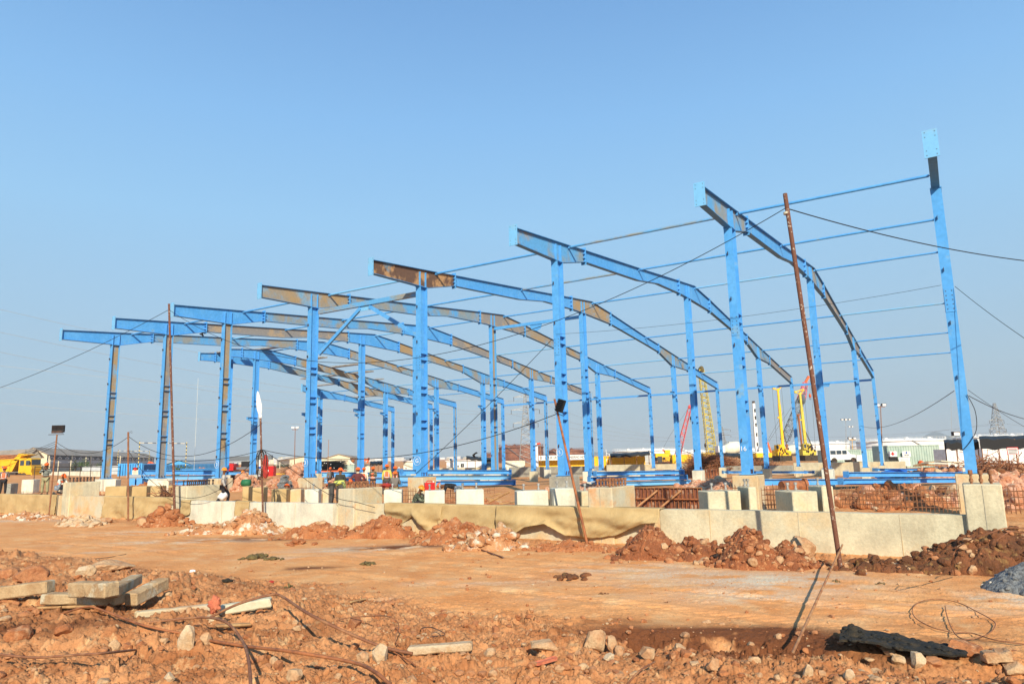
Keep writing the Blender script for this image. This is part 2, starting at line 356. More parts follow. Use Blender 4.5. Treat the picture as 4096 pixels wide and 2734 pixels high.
def text_part(body, size, center, rz, mname, parent, name='lettering', depth=.01):
    vs, fs = text_mb(body, size, depth); M = Matrix.Rotation(rz, 3, 'Z'); out = [M @ Vector((x, -z, y)) + Vector(center) for x, y, z in vs]
    return MB().add(out, fs, mname).build(name, parent)
ORD = ['first', 'second', 'third', 'fourth', 'fifth', 'sixth', 'seventh', 'eighth', 'ninth', 'tenth', 'eleventh', 'twelfth', 'thirteenth', 'fourteenth', 'fifteenth']
def catenary(p0, p1, sag, n=16):
    p0 = Vector(p0); p1 = Vector(p1); return [p0.lerp(p1, i/n)-Vector((0, 0, sag*4*(i/n)*(1-i/n))) for i in range(n+1)]
def spline(pts, n=6):
    pts = [Vector(p) for p in pts]; out = []
    for i in range(len(pts)-1):
        a = pts[max(i-1, 0)]; b = pts[i]; c = pts[i+1]; d = pts[min(i+2, len(pts)-1)]
        for k in range(n):
            t = k/n; out.append(.5*((2*b)+(c-a)*t+(2*a-5*b+4*c-d)*t*t+(3*b-a-3*c+d)*t**3))
    out.append(pts[-1]); return out
#@@GROUND
# ---------------------------------------------------------------- ground
def sstep(a, b, x): t = np.clip((x-a)/(b-a), 0, 1); return t*t*(3-2*t)
edge_px = [(-400, 2225), (0, 2225), (350, 2235), (650, 2275), (1100, 2330), (1500, 2385), (1900, 2450), (2400, 2490), (2900, 2500), (3300, 2530), (3700, 2590), (4096, 2610), (4500, 2640)]
EDGE = [G(*p) for p in edge_px]; EA = np.array([math.atan2(p.x, p.y) for p in EDGE]); ER = np.array([math.hypot(p.x, p.y) for p in EDGE])
def edge_r(x, y): return np.interp(np.arctan2(x, y), EA, ER)
def base_h(x, y):
    x = np.asarray(x, float); y = np.asarray(y, float)
    s = (x-OX)*SY+(y-OY)*CY; u = -((x-OX)*CY-(y-OY)*SY)
    h = .35*sstep(-7.9, -7.5, s)
    h = h+np.interp(s, [-7, 0, 20, 27, 40, 55, 60, 64, 72, 110], [0, .1, .1, .0, -.4, -.5, -.4, .1, .35, .0])
    h = h+.5*sstep(16, 38, u)*sstep(-7.9, -7.5, s)*(1-sstep(6, 25, s))
    h = h+1.35*np.exp(-(((x+79)/22)**2+((y-112)/14)**2))
    h = h+np.where(s < -8, (fbm(np.stack([x*.25, y*.25, x*0], -1), 3, 3)-.5)*.16, 0)
    # near heap on which the camera stands
    r = np.hypot(x, y); er = edge_r(x, y); t = er-r
    n1 = fbm(np.stack([x*.55, y*.55, x*0], -1), 3, 9)
    h = h+sstep(0, 4.5, t)*(.30+.55*(n1-.35))
    # trench at the lower right
    tr = np.exp(-((r-er+1.1)/.5)**2)*sstep(.8, 1.8, x)*(1-sstep(6.2, 7.2, x))
    return h-.45*tr
RW = []   # rough patches (x, y, radius, weight)
def ruts(x, y, s):
    u = -((x-OX)*CY-(y-OY)*SY); w = s+.5*np.sin(u*.09+1)+.25*np.sin(u*.21); out = 0
    for c in (-11.3, -13.1, -12.2, -14.0, -15.6, -17.4):
        d = np.abs(w-c); out = out-.022*np.exp(-(d/.16)**2)*(1+.35*np.sign(np.sin((u+np.abs(w-c)*2)*22)))+.012*np.exp(-((d-.27)/.07)**2)
    return out*sstep(.38, .55, fbm(np.stack([x*.25, y*.25, x*0+2], -1), 2, 71)+.08)
def ground_h(x, y, fine=True):
    x = np.asarray(x, float); y = np.asarray(y, float); h = base_h(x, y)
    r = np.hypot(x, y); er = edge_r(x, y); s = (x-OX)*SY+(y-OY)*CY
    nb = fbm(np.stack([x*.8, y*.8, x*0+5], -1), 3, 21)
    rough = sstep(-.9, 1.3, er-r+(nb-.5)*3.0)
    rough = np.maximum(rough, sstep(.1, .8, er-r)*sstep(.3, 1., x)); rough = np.maximum(rough, .35*sstep(-7.7, -7.2, s))
    strip = np.exp(-((s+8.9)/.8)**2)*sstep(.35, .6, nb+.15); rough = np.maximum(rough, strip*.8)
    if fine:
        far = 1-sstep(30, 60, r)
        x2 = x+.10*(fbm(np.stack([x*3, y*3, x*0], -1), 2, 33)-.5)*2; y2 = y+.10*(fbm(np.stack([x*3, y*3, x*0+9], -1), 2, 34)-.5)*2
        fa = facets(x2*2.6, y2*2.6, 1); fb = facets(x2*6.5+.3*fa, y2*6.5, 2); fc = facets(x2*15, y2*15, 3); fd = facets(x*34, y*34, 4)
        mk = sstep(.42, .62, fbm(np.stack([x*.9, y*.9, x*0+1], -1), 3, 61))
        f = fbm(np.stack([x*6, y*6, x*0], -1), 5, 11, .62); f3 = fbm(np.stack([x*26, y*26, x*0], -1), 3, 12, .6)
        h = h+far*rough*(.085*(fa-.2)*mk+.075*(fb-.2)*(.35+.65*mk)+.036*(fc-.2)+.014*(fd-.2)+.20*(f-.5)+.03*(f3-.5)-.03)
        sm = fbm(np.stack([x*1.5, y*4, x*0], -1), 4, 13)
        h = h+far*(1-rough)*(.045*(sm-.5)+.020*(fbm(np.stack([x*12, y*12, x*0], -1), 4, 15, .6)-.5)+.010*(facets(x*16, y*16, 8)-.2)*sstep(.5, .6, fbm(np.stack([x*.9, y*1.4, x*0+4], -1), 3, 66))+ruts(x, y, s))
    return h, rough
def gz(x, y): return float(ground_h(np.array([x]), np.array([y]), False)[0][0])
def gzf(x, y): return float(ground_h(np.array([x]), np.array([y]), True)[0][0])
_T = np.geomspace(3.5, 90, 480)
def GP(px, py, dz=0.0):                 # where the line of sight meets the ground (dz above it)
    v = ray(px, py); x = v.x/v.y*_T; y = _T; z = v.z/v.y*_T+CZ; g = ground_h(x, y, True)[0]*(y < 24)+base_h(x, y)*(y >= 24)+dz; k = np.nonzero(z <= g)[0]
    if len(k) == 0: return G(px, py, 0)
    k = max(1, k[0]); d0 = z[k-1]-g[k-1]; d1 = z[k]-g[k]; f = d0/(d0-d1) if d0 != d1 else 0; t = _T[k-1]+(_T[k]-_T[k-1])*f
    return Vector((v.x/v.y*t, t, v.z/v.y*t+CZ))
def make_ground():
    rr = np.concatenate([np.linspace(1.2, 4.4, 30), np.geomspace(4.45, 15, 680), np.geomspace(15.05, 40, 260), np.geomspace(40.5, 300, 100), np.geomspace(310, 9000, 30)])
    aa = np.concatenate([np.linspace(-1.5, -.74, 60, endpoint=False), np.linspace(-.74, .74, 1150), np.linspace(.745, 1.5, 60)])
    A, RR = np.meshgrid(aa, rr); x = RR*np.sin(A); y = RR*np.cos(A)
    h, rough = ground_h(x, y)
    n, mcol = x.shape
    me = bpy.data.meshes.new('ground'); me.vertices.add(n*mcol); me.vertices.foreach_set('co', np.stack([x, y, h], -1).ravel())
    idx = np.arange(n*mcol).reshape(n, mcol); q = np.stack([idx[:-1, :-1], idx[:-1, 1:], idx[1:, 1:], idx[1:, :-1]], -1).reshape(-1, 4)[:, ::-1]
    me.loops.add(q.size); me.loops.foreach_set('vertex_index', q.ravel()); me.polygons.add(len(q)); me.polygons.foreach_set('loop_start', np.arange(0, q.size, 4))
    me.polygons.foreach_set('use_smooth', np.ones(len(q), bool)); me.update(); me.validate()
    # dirt colour regions: pale gravel dust, dark wet soil
    dust = np.zeros_like(x); dark = np.zeros_like(x)
    def patch(arr, px, py, wx, wy, a=1.):
        p = GP(px, py); np.maximum(arr, a*np.exp(-(((x-p.x)/wx)**2+((y-p.y)/wy)**2)), out=arr)
    for q4 in [(3080, 2320, 2.0, 1.0, .95), (2750, 2300, 1.8, .8, .7), (2500, 2270, 1.8, .7, .7), (3300, 2345, 1.5, .8, .5), (2350, 2390, 1.2, .35, .4), (3000, 2380, 1.6, .8, .6), (4000, 2400, 1.5, .7, .8), (1460, 2195, 2.2, .8, .9), (1350, 2200, 1.5, .5, .8), (1650, 2180, 2, .6, .6),
               (500, 2130, 2.4, .7, .7), (700, 2165, 3., .6, .7), (900, 2160, 2.4, .5, .8), (300, 2210, 2.4, .4, .6), (420, 2175, 2., .3, .5), (1480, 2395, .5, .25, .9), (100, 2080, 4, 1, .7), (300, 2080, 3, .8, .5), (1900, 2330, 2., .5, .35), (3750, 2420, 2.5, .8, .4), (2500, 2345, 2, .35, .5), (1100, 2230, 2.5, .4, .4)]: patch(dust, *q4)
    for q4 in [(1620, 2185, 1.9, .5, 1.), (1100, 2155, 2.6, .7, .75), (1230, 2270, .9, .3, .8), (2900, 2548, 1.7, .42, 1.5), (2620, 2540, 1.2, .32, 1.4), (3180, 2565, 1.1, .4, 1.4), (2500, 2560, 1.0, .5, .9), (2750, 2560, 1.3, .5, 1.), (3050, 2580, 1.3, .45, 1.), (3250, 2590, 1., .5, .9), (300, 2450, 1.5, .7, .5), (100, 2500, 1.6, .5, .9), (1300, 2520, 1.6, .4, .4), (3500, 2620, 1.3, .5, .6), (2400, 2480, 1, .3, .5), (3850, 2560, 1., .3, .5), (3900, 2250, 2.5, .7, .6), (700, 2330, 1.5, .5, .3)]: patch(dark, *q4)
    brk = fbm(np.stack([x*1.3, y*2.6, x*0], -1), 5, 41)
    dust = np.clip(dust*1.05*sstep(.34, .58, brk), 0, 1); dark = np.clip(dark*1.3*sstep(.3, .5, fbm(np.stack([x*1.6, y*1.6, x*0+3], -1), 4, 43)), 0, 1)
    dust = dust*(1-.6*rough)
    ca = me.color_attributes.new('dirt', 'FLOAT_COLOR', 'POINT'); ca.data.foreach_set('color', np.stack([dust, dark, rough, np.ones_like(x)], -1).ravel())
    o = bpy.data.objects.new('ground', me); col.objects.link(o); tag(o, kind='structure')
    m = bpy.data.materials.new('ground'); m.use_nodes = True; nt = m.node_tree; N = nt.nodes; L = nt.links; b = N['Principled BSDF']; b.inputs['Roughness'].default_value = .97; b.inputs['Specular IOR Level'].default_value = .1
    at = N.new('ShaderNodeAttribute'); at.attribute_name = 'dirt'; se = N.new('ShaderNodeSeparateColor'); L.new(at.outputs['Color'], se.inputs[0]); geo = N.new('ShaderNodeNewGeometry')
    def noise(sc, det=6, sv=None):
        n = N.new('ShaderNodeTexNoise'); n.inputs['Scale'].default_value = sc; n.inputs['Detail'].default_value = det; n.inputs['Roughness'].default_value = .62
        v = geo.outputs['Position']
        if sv:
            mp = N.new('ShaderNodeMapping'); mp.inputs['Scale'].default_value = sv; L.new(v, mp.inputs[0]); v = mp.outputs[0]
        L.new(v, n.inputs['Vector']); return n.outputs[0]
    def rmp(v, a, c, lo=0., hi=1.):
        r = N.new('ShaderNodeMapRange'); r.inputs[1].default_value = a; r.inputs[2].default_value = c; r.inputs[3].default_value = lo; r.inputs[4].default_value = hi; L.new(v, r.inputs[0]); return r.outputs[0]
    def mix(a, bb, f):
        t = N.new('ShaderNodeMix'); t.data_type = 'RGBA'
        for k, v in ((6, a), (7, bb)):
            if isinstance(v, tuple): t.inputs[k].default_value = (*v, 1)
            else: L.new(v, t.inputs[k])
        L.new(f, t.inputs[0]); return t.outputs[2]
    def mul(a, bb):
        t = N.new('ShaderNodeMath'); t.operation = 'MULTIPLY'; L.new(a, t.inputs[0])
        if isinstance(bb, float): t.inputs[1].default_value = bb
        else: L.new(bb, t.inputs[1])
        return t.outputs[0]
    road = mix((.73, .355, .14), (.64, .27, .095), rmp(noise(.6, 8, (1, .8, 1)), .4, .64))
    road = mix(road, (.74, .45, .215), rmp(noise(1.4, 8, (1, .75, 1)), .52, .72)); road = mix(road, (.40, .19, .08), rmp(noise(26, 4), .64, .72)); road = mix(road, (.75, .60, .42), rmp(noise(31, 3), .67, .73))
    road = mix(road, (.30, .14, .06), mul(rmp(noise(7, 4, (1, 1.8, 1)), .66, .74), .5))
    soil = mix((.54, .26, .115), (.37, .15, .06), rmp(noise(1.6, 7), .40, .62))
    soil = mix(soil, (.58, .36, .18), rmp(noise(4, 7), .56, .68)); soil = mix(soil, (.30, .11, .04), rmp(noise(.7, 4), .58, .7))
    c = mix(road, soil, se.outputs[2])
    c = mix(c, (.62, .56, .43), mul(se.outputs[0], rmp(noise(18, 4), .3, .55)))
    c = mix(c, (.17, .062, .026), se.outputs[1])
    g = rmp(noise(45, 3), .3, .7, .84, 1.16); sc = N.new('ShaderNodeVectorMath'); sc.operation = 'SCALE'; L.new(c, sc.inputs[0]); L.new(g, sc.inputs['Scale'])
    # distance: grey-green farmland
    c = mix(sc.outputs[0], (.16, .15, .08), rmp(noise(.004, 2), .3, .7)) if False else sc.outputs[0]
    L.new(c, b.inputs['Base Color'])
    bp = N.new('ShaderNodeBump'); bp.inputs['Distance'].default_value = .02; bp.inputs['Strength'].default_value = .8; L.new(noise(34, 8), bp.inputs['Height']); L.new(bp.outputs[0], b.inputs['Normal'])
    me.materials.append(m)
make_ground()
#@@STEEL
# ---------------------------------------------------------------- steel frames
U = [0, 7.41, 15.6, 23.93, 32.33, 40.57, 47.21, 54.16, 62.51, 66.97, 74.55]
ZB = [1.857, 1.585, 1.183, 1.04]; ZT = [11.857, 13.537, 11.323, 10.088]; SS = [0, 19.33, 39.33, 54.17]
TOP = [(-3.9, 12.50), (1.2, 12.95), (2.9, 13.12), (10.3, 13.78), (17.5, 14.46), (20.9, 14.76), (24.5, 14.38), (32.1, 13.42), (35.4, 13.06), (40.9, 12.40), (43.9, 12.04), (48.3, 11.52), (54.5, 10.85)]
BOT = [(-3.9, 11.80), (-.35, 11.86), (.4, 11.88), (2.9, 12.48), (7.0, 12.76), (10.1, 12.98), (13.3, 13.42), (17.5, 13.56), (19.0, 13.56), (19.7, 13.56), (24.5, 13.45), (32.1, 12.69), (35.4, 12.33), (38.8, 11.40), (39.8, 11.36), (43.9, 11.30), (49, 10.7), (54.3, 10.08)]
def zt(x): return float(np.interp(x, [p[0] for p in TOP], [p[1] for p in TOP]))
def zbm(x): return float(np.interp(x, [p[0] for p in BOT], [p[1] for p in BOT]))
SEG = [-3.9, 2.9, 17.5, 24.5, 35.4, 43.9, 54.4]
# colours of the six rafter lengths of each frame, front to back
FC = ['PPBBBB', 'WBWGGB', 'WBBBWG', 'RBTBWB', 'TWGTBB', 'BWBGTG', 'BGBTWB', 'BWBTWB', '..BTWB', '..BWTB', '....BB']
CM = {'B': 'steel_blue', 'P': 'steel_blue_pale', 'W': 'steel_worn', 'T': 'steel_tan', 'G': 'steel_grey', 'R': 'steel_rust'}
# web colour of the four columns
CW = ['BBBB', 'BBBB', 'BBBB', 'BBBG', 'BTBB', 'TBBG', 'GBBG', 'TBBB', '.BBG', '.BBB', '..BB']
def rafter(x0, x1, m, parent, i, front):
    mb = MB(); xs = sorted(set([x0, x1]+[p[0] for p in TOP+BOT if x0 < p[0] < x1]))
    tf = .022
    for a, b in zip(xs[:-1], xs[1:]):
        ta, tb, ba, bb = zt(a), zt(b), zbm(a), zbm(b)
        mb.prism([(a, ba+tf), (b, bb+tf), (b, tb-tf), (a, ta-tf)], .014, mname=m)
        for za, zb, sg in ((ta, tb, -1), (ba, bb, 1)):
            mb.prism([(a, min(za, za+sg*tf)), (b, min(zb, zb+sg*tf)), (b, max(zb, zb+sg*tf)), (a, max(za, za+sg*tf))], .26, mname='steel_flange_shade')
    # web stiffener at column seats
    for j, s in enumerate(SS):
        if x0 < s < x1 and not (j == 0 and i > 8) and not (j == 1 and i > 10):
            for d in (-.24, .24):
                for yy in (-.07, .07): mb.box((s+d, yy, (zbm(s+d)+zt(s+d))/2 - .06), (.014, .115, zt(s+d)-zbm(s+d)-.18), mname='steel_blue')
    o = mb.build('rafter', parent, local=True)
    return o
def column(i, j, parent):
    s = SS[j]; zb = ZB[j]; zt_ = ZT[j]; D = .56 if j < 3 else .44; wf = .34 if j < 3 else .28
    s0 = s-D/2; mb = MB(); tf = .02; fm = 'steel_blue'; wm = CM.get(CW[i-1][j], 'steel_blue')
    for sg in (-1, 1): mb.box((s+sg*(D/2-tf/2), 0, (zb+zt_)/2), (tf, wf, zt_-zb), mname=fm)
    mb.box((s, 0, (zb+zt_)/2), (D-2*tf-.004, .012, zt_-zb-.01), mname=wm)
    zs = [8.22, 7.88, 6.47, 6.12, 4.71, 4.35] if j == 0 else [9.17, 8.65, 7.4, 6.97, 5.2, 4.8] if j == 1 else [8.5, 8.1, 6.3, 5.9, 3.9, 3.5]
    for z in zs:
        for yy in (-1, 1): mb.box((s, yy*(wf/4+.002), z), (D-2*tf-.006, wf/2-.012, .018), mname=fm)
    # bolted flange joint
    zj = zs[1]-.12 if j == 0 else zs[0]+.1
    for sg in (-1, 1): mb.box((s+sg*(D/2+.009), 0, zj), (.016, wf-.03, .85), mname='steel_blue')
    for kz in range(5):
        for yy in (-.09, .09): mb.box((s-(D/2+.02), yy, zj-.32+kz*.16), (.012, .03, .03), mname='dark_steel')
    mb.box((s, 0, zt_+.002), (D+.08, wf+.02, .03), mname=fm)
    # small cleats down the front and back faces
    for k in range(5):
        z = zb+1.3+k*1.9
        if z < zt_-.6: mb.box((s+D/2+.05, .06, z), (.09, .012, .14), mname='dark_steel'); mb.box((s-D/2-.05, .06, z), (.09, .012, .14), mname='dark_steel')
    c = mb.build('column', parent, local=True)
    bp = MB(); bp.box((s, 0, zb-.018), (D+.16, wf+.14, .036), mname='steel_blue')
    for dx in (-.22, 0, .22):
        for yy in (-.13, .13): bp.tube([(s+dx, yy, zb-.1), (s+dx, yy, zb+.17)], .022, 6, 'dark_steel')
    bp.build('base_plate', c, local=True)
    if j >= 2 or (j == 1 and i >= 7):
        cb = MB(); z = 8.62 if j >= 2 else 7.3; sgn = -1
        if j == 2 or j == 1:
            cb.prism([(s+sgn*D/2, z-.32), (s+sgn*(D/2+.62), z-.12), (s+sgn*(D/2+.62), z+.12), (s+sgn*D/2, z+.12)], .012, mname='steel_blue')
            cb.box((s+sgn*(D/2+.33), 0, z+.135), (.66, .26, .02), mname='steel_blue'); cb.box((s+sgn*(D/2+.62), 0, z), (.02, .24, .24), mname='steel_blue')
            cb.build('corbel', c, local=True)
    return c
for i in range(1, 12):
    if i <= 8: lab = '%s steel frame from the right with cantilevered end' % ['nearest', 'second', 'third', 'fourth, brown-rusted,', 'fifth, with rusty tan end', 'sixth', 'seventh', 'eighth and leftmost full'][i-1] if i < 8 else 'leftmost full steel frame with blue cantilever end above its front column'
    else: lab = ['shorter blue frame starting one column back behind the leftmost full frame', 'farthest left of the two shorter frames starting one column back', 'lowest farthest blue frame with only its two rear columns standing'][i-9]
    lab = lab.replace('nearest steel frame from the right', 'nearest steel frame at the far right')
    t = thing('steel_frame', lab, 'steel frame', su(0, U[i-1]), ROTF, 'steel portal frames standing in a row')
    j0 = 0 if i <= 8 else 1 if i <= 10 else 2
    for j in range(j0, 4): column(i, j, t)
    x_start = [-3.9, 15.6, 36.0][j0]
    segs = list(SEG)
    for k in range(6):
        a, b = SEG[k], SEG[k+1]
        if b <= x_start: continue
        a = max(a, x_start)
        m = CM[FC[i-1][k]] if FC[i-1][k] in CM else 'steel_blue'
        rf = rafter(a+.012 if a > x_start else a, b-.012, m, t, i, a == x_start)
        if i == 4 and k == 0: rf['label'] = 'brown rust covered rafter end with pale patches'
        if b < 54:       # bolted splice
            sp_ = MB(); z0 = zbm(b)-.13; z1 = zt(b)+.13
            for dx in (-.0105, .0105): sp_.box((b+dx, 0, (z0+z1)/2), (.02, .28, z1-z0), mname='steel_blue')
            for sg in (-1, 1):
                for zz, dz in ((zbm(b)-.01, -.12), (zt(b)+.01, .12)):
                    sp_.prism([(b+sg*.021, zz), (b+sg*.2, zz), (b+sg*.021, zz+dz)], .012, mname='steel_blue')
                for zf in (.3, .65):
                    zc = zbm(b)+(zt(b)-zbm(b))*zf
                    sp_.box((b+sg*.09, -.07, zc), (.14, .1, .014), mname='steel_blue')
            sp_.build('splice_plate', rf, local=True)
    e = MB(); x = x_start; z0, z1 = zbm(x)-.10, zt(x)+.12
    e.box((x-.014, 0, (z0+z1)/2), (.025, .42 if i < 4 else .36, z1-z0), mname='steel_blue_pale')
    for zz in np.linspace(z0+.08, z1-.08, 6):
        for yy in (-.14, .14):
            if abs(zz-(z0+z1)/2) > .12: e.box((x-.03, yy, zz), (.01, .024, .024), mname='dark_steel')
    e.build('end_plate', t, local=True)
# pipe ties between neighbouring frames
TIES = [(1.2, 12.86), (10.3, 13.68), (21.1, 14.62), (32.1, 13.30), (41.0, 12.30), (48.3, 11.42)]
rown = ['front', 'second', 'ridge', 'fourth', 'fifth', 'rearmost roof']
fn = lambda i: ORD[i-1]
for r, (s, z) in enumerate(TIES):
    for i in range(1, 11):
        if r < 2 and i > 7: continue
        if r < 4 and i > 9: continue
        a = su(s, U[i-1]+.16, z); b = su(s, U[i]-.16, z)
        mb = MB(); m = 'steel_blue' if (i+r) % 4 else 'steel_blue_pale'
        if r == 0 and i in (2,): m = 'steel_worn'
        if r == 1 and i in (3,): m = 'steel_worn'
        mb.tube([a, b], .062, 8, m)
        for p, q in ((a, 1), (b, -1)):
            d = (b-a).normalized()*q; mb.bar(p-d*.15, p+d*.12, .10, .012, 'dark_steel', up=(0, 0, 1)); mb.bar(p-d*.15, p-d*.05, .16, .14, 'steel_blue')
        single(mb, 'tie_pipe', 'blue pipe tie, %s line, between %s and %s frame from the right' % (rown[r], fn(i), fn(i+1)), 'tie pipe', 'pipe ties between the frames', origin=1)
for i in range(2, 8):
    a = su(54.17, U[i-1]+.15, 9.9); b = su(54.17, U[i]-.15, 9.9); mb = MB(); mb.bar(a, b, .10, .20, 'steel_blue'); mb.bar(a+Vector((0, 0, -.11)), b+Vector((0, 0, -.11)), .2, .012, 'steel_blue')
    if i == 2:
        c = a.lerp(b, .62); d = (b-a).normalized(); mb.prism([(-.7, -.42), (.7, -.42), (.8, -.1), (-.8, -.1)], .02, M=Matrix.Rotation(math.atan2(d.y, d.x), 3, 'Z'), o=c, mname='steel_blue')
    single(mb, 'eave_strut', 'low blue eave strut between %s and %s rear column from the right' % (fn(i), fn(i+1)), 'eave strut', 'eave struts along the rear columns', origin=1)
# portal bracing between frames four and five
t = thing('portal_brace', 'blue beam with two diagonal legs bracing the fourth and fifth frames', 'brace', su(0, U[3], 11.6))
a = su(.3, U[4]-.2, 11.62); b = su(.3, U[3]+.2, 11.62); mb = MB(); mb.bar(a, b, .2, .26, 'steel_worn'); mb.build('header_beam', t)
mid = a.lerp(b, .47)
for q, e in ((1, su(.3, U[4]-.25, 9.05)), (-1, su(.3, U[3]+.25, 9.15))):
    m0 = mid+(a-b).normalized()*q*.35+Vector((0, 0, -.22)); mb = MB(); mb.bar(m0, e, .12, .20, 'steel_blue'); o = mb.build('diagonal_brace', t)
    mb = MB(); mb.box(e, (.3, .3, .4), ROTF, 'steel_blue'); mb.build('gusset', o)
mb = MB(); dd = (b-a).normalized(); mb.bar(mid-dd*.55-Vector((0, 0, .2)), mid+dd*.55-Vector((0, 0, .2)), .03, .42, 'steel_blue_pale'); mb.build('middle_gusset', t)
t = thing('ridge_strut', 'blue strut with hanging plate under the ridge from fourth to fifth frame', 'strut', su(19.33, U[3], 13.3))
a = su(19.33, U[4]-.2, 13.3); b = su(19.33, U[3]+.2, 13.3); mb = MB(); mb.bar(a, b, .12, .24, 'steel_blue'); mb.build('beam', t)
c = a.lerp(b, .5); d = (b-a).normalized(); mb = MB(); mb.prism([(-.55, -.12), (-.4, -.5), (.1, -.66), (.45, -.5), (.6, -.12)], .02, M=Matrix.Rotation(math.atan2(d.y, d.x), 3, 'Z'), o=c, mname='steel_blue'); mb.build('hanging_plate', t)
# loose purlin bundles lying on the far frames
for k, (s, u0_, u1_) in enumerate([(17.6, 63.6, 70.2), (19.8, 60.2, 66.2), (26, 60, 70), (30, 55, 68), (33.5, 60, 72), (37.5, 62, 76), (45, 55.5, 62), (46, 66, 76)]):
    mb = MB(); z = zt(s)+.06
    for q in range(4): mb.box(su(s+q*.28, (u0_+u1_)/2, z+.02*q), (.2, u1_-u0_, .06), ROTF, 'galvanised'); mb.box(su(s+q*.28+.09, (u0_+u1_)/2, z+.02*q+.08), (.02, u1_-u0_-.01, .14), ROTF, 'galvanised')
    single(mb, 'purlin_bundle', 'grey purlin bundle lying on the far frames, %s counted from the front' % ORD[k], 'purlins', 'loose purlin bundles on the far frames', origin=1)
# chalk marks on column feet
def mark(body, px, py, s, size, label):
    p = SP(px, py, s-.30); vs, fs = text_mb(body, size, .002); M = Matrix.Rotation(-YW, 3, 'Z')
    # face normal is -S
    out = [M @ Vector((x, -.004-z, y)) + p for x, y, z in vs]
    mb = MB().add(out, fs, 'white_chalk')
    if body not in ('16',):
        ring = [M @ Vector((size*.75*math.cos(a), -.004, size*.75*math.sin(a))) + p for a in np.linspace(0, 2*math.pi, 21)]
        mb.tube(ring, .008, 4, 'white_chalk')
    single(mb, 'chalk_mark', label, 'chalk mark', origin=1)
mark('16', 2973, 1794, 0, .26, 'white number sixteen chalked on the second front column from the right')
mark('5', 2238, 1808, 0, .22, 'circled number chalked on the third front column from the right')
mark('G', 1668, 1842, 0, .3, 'circled letter chalked on the foot of the fourth front column')
mark('3', 1221, 1850, 0, .3, 'circled number chalked on the foot of the fifth front column')
mark('3', 867, 1857, 0, .3, 'circled number chalked on the foot of the sixth front column')
#@@CONCRETE
# ---------------------------------------------------------------- pedestals under columns
def cblock(mb, c, d, rz, m, seed=0, bev=.025, sub=6, chip=1):
    bm = bmesh.new(); bmesh.ops.create_cube(bm, size=1)
    for v in bm.verts: v.co = Vector((v.co.x*d[0], v.co.y*d[1], v.co.z*d[2]))
    bmesh.ops.bevel(bm, geom=bm.edges[:], offset=bev, segments=1, affect='EDGES')
    bmesh.ops.subdivide_edges(bm, edges=[e for e in bm.edges if e.calc_length() > .2], cuts=sub, use_grid_fill=True)
    P = np.array([v.co[:] for v in bm.verts]); n = fbm(P*7+seed*3.3, 3, seed)-.5; n2 = fbm(P*2+seed, 2, seed+5)-.5
    ed = np.minimum.reduce([np.sort(np.abs(np.abs(P)-np.array(d)/2), axis=1)[:, 1]]); k = np.exp(-ed/.06)
    P = P*(1+(n*.03*k+n2*.006)[:, None]/max(1, max(d)/2)) - P/np.linalg.norm(P, axis=1)[:, None]*(k*np.clip(n, 0, 1)*.10*chip)[:, None]
    M = Matrix.Rotation(rz, 3, 'Z'); vs = [M @ Vector(p)+Vector(c) for p in P]; fs = [[v.index for v in f.verts] for f in bm.faces]; bm.free()
    return mb.add(vs, fs, m)
rowname = ['front', 'second', 'third', 'rear']
for i in range(1, 12):
    for j in range(4):
        if (j == 0 and i > 8) or (j == 1 and i > 10): continue
        p = su(SS[j], U[i-1]); g = gz(p.x, p.y)-.3; top = ZB[j]-.055; w_ = 1.15 if j == 0 else .78
        m = ['concrete_tan', 'concrete_white', 'concrete', 'concrete'][j] if i not in (7, 8) else 'concrete_white'
        if i == 2 and j == 0: m = 'concrete_tan'
        if i == 3 and j == 0: m = 'concrete_grey'
        mb = MB()
        if i <= 9: cblock(mb, (p.x, p.y, (g+top)/2), (w_, w_*.85, top-g), ROTF, m, i*7+j, sub=4)
        else: mb.box((p.x, p.y, (g+top)/2), (w_, w_*.85, top-g), ROTF, m)
        mb.box((p.x, p.y, top+.012), (.62, .5, .026), ROTF, 'dark_steel')
        single(mb, 'pedestal', 'concrete pedestal under the %s row column of the %s frame from the right' % (rowname[j], ORD[i-1]), 'pedestal', 'concrete pedestals under the steel columns')
# ---------------------------------------------------------------- front grade wall (s = -8)
SW = -7.97
def wall_seg(u0_, u1_, top, m, label, s=SW, th=.35, bot=-.4, ds=0):
    mb = MB(); L = u1_-u0_; nseg = max(2, int(L/.35)); prof = [(0, bot), (0, top), (th, top), (th, bot)]
    us = np.linspace(u0_, u1_, nseg+1); vs = []
    for k, uu in enumerate(us):
        jt = (vnoise3(np.array([[uu*1.7, top*9, s]]))[0]-.5)*.03
        for q, (dx, z) in enumerate(prof): vs.append(su(s+dx+ds, uu, z+(jt if z == top else 0)))
    n = len(us); fs = []
    for k in range(n-1):
        for q in range(3): fs.append((k*4+q, k*4+q+1, (k+1)*4+q+1, (k+1)*4+q))
    fs += [(3, 2, 1, 0), ((n-1)*4, (n-1)*4+1, (n-1)*4+2, (n-1)*4+3)]
    mb.add(vs, fs, m)
    for uu in np.arange(u0_+2.2, u1_-1, 2.44): mb.box(su(s-.004+ds, uu, (top+0)/2), (.010, .016, top), ROTF, 'concrete_tan')
    return single(mb, 'concrete_wall', label, 'concrete wall', 'lengths of the low front wall')
def uat(px, py, s=SW):
    p = SP(px, py, s); return -((p.x-OX)*CY-(p.y-OY)*SY)
wall_seg(-6.5, -1.25, 1.02, 'concrete', 'short low wall length right of the corner pier with bolts')
wall_seg(-.5, uat(2640, 2060), 1.05, 'concrete', 'long bare concrete wall length between the big earth mounds and corner pier')
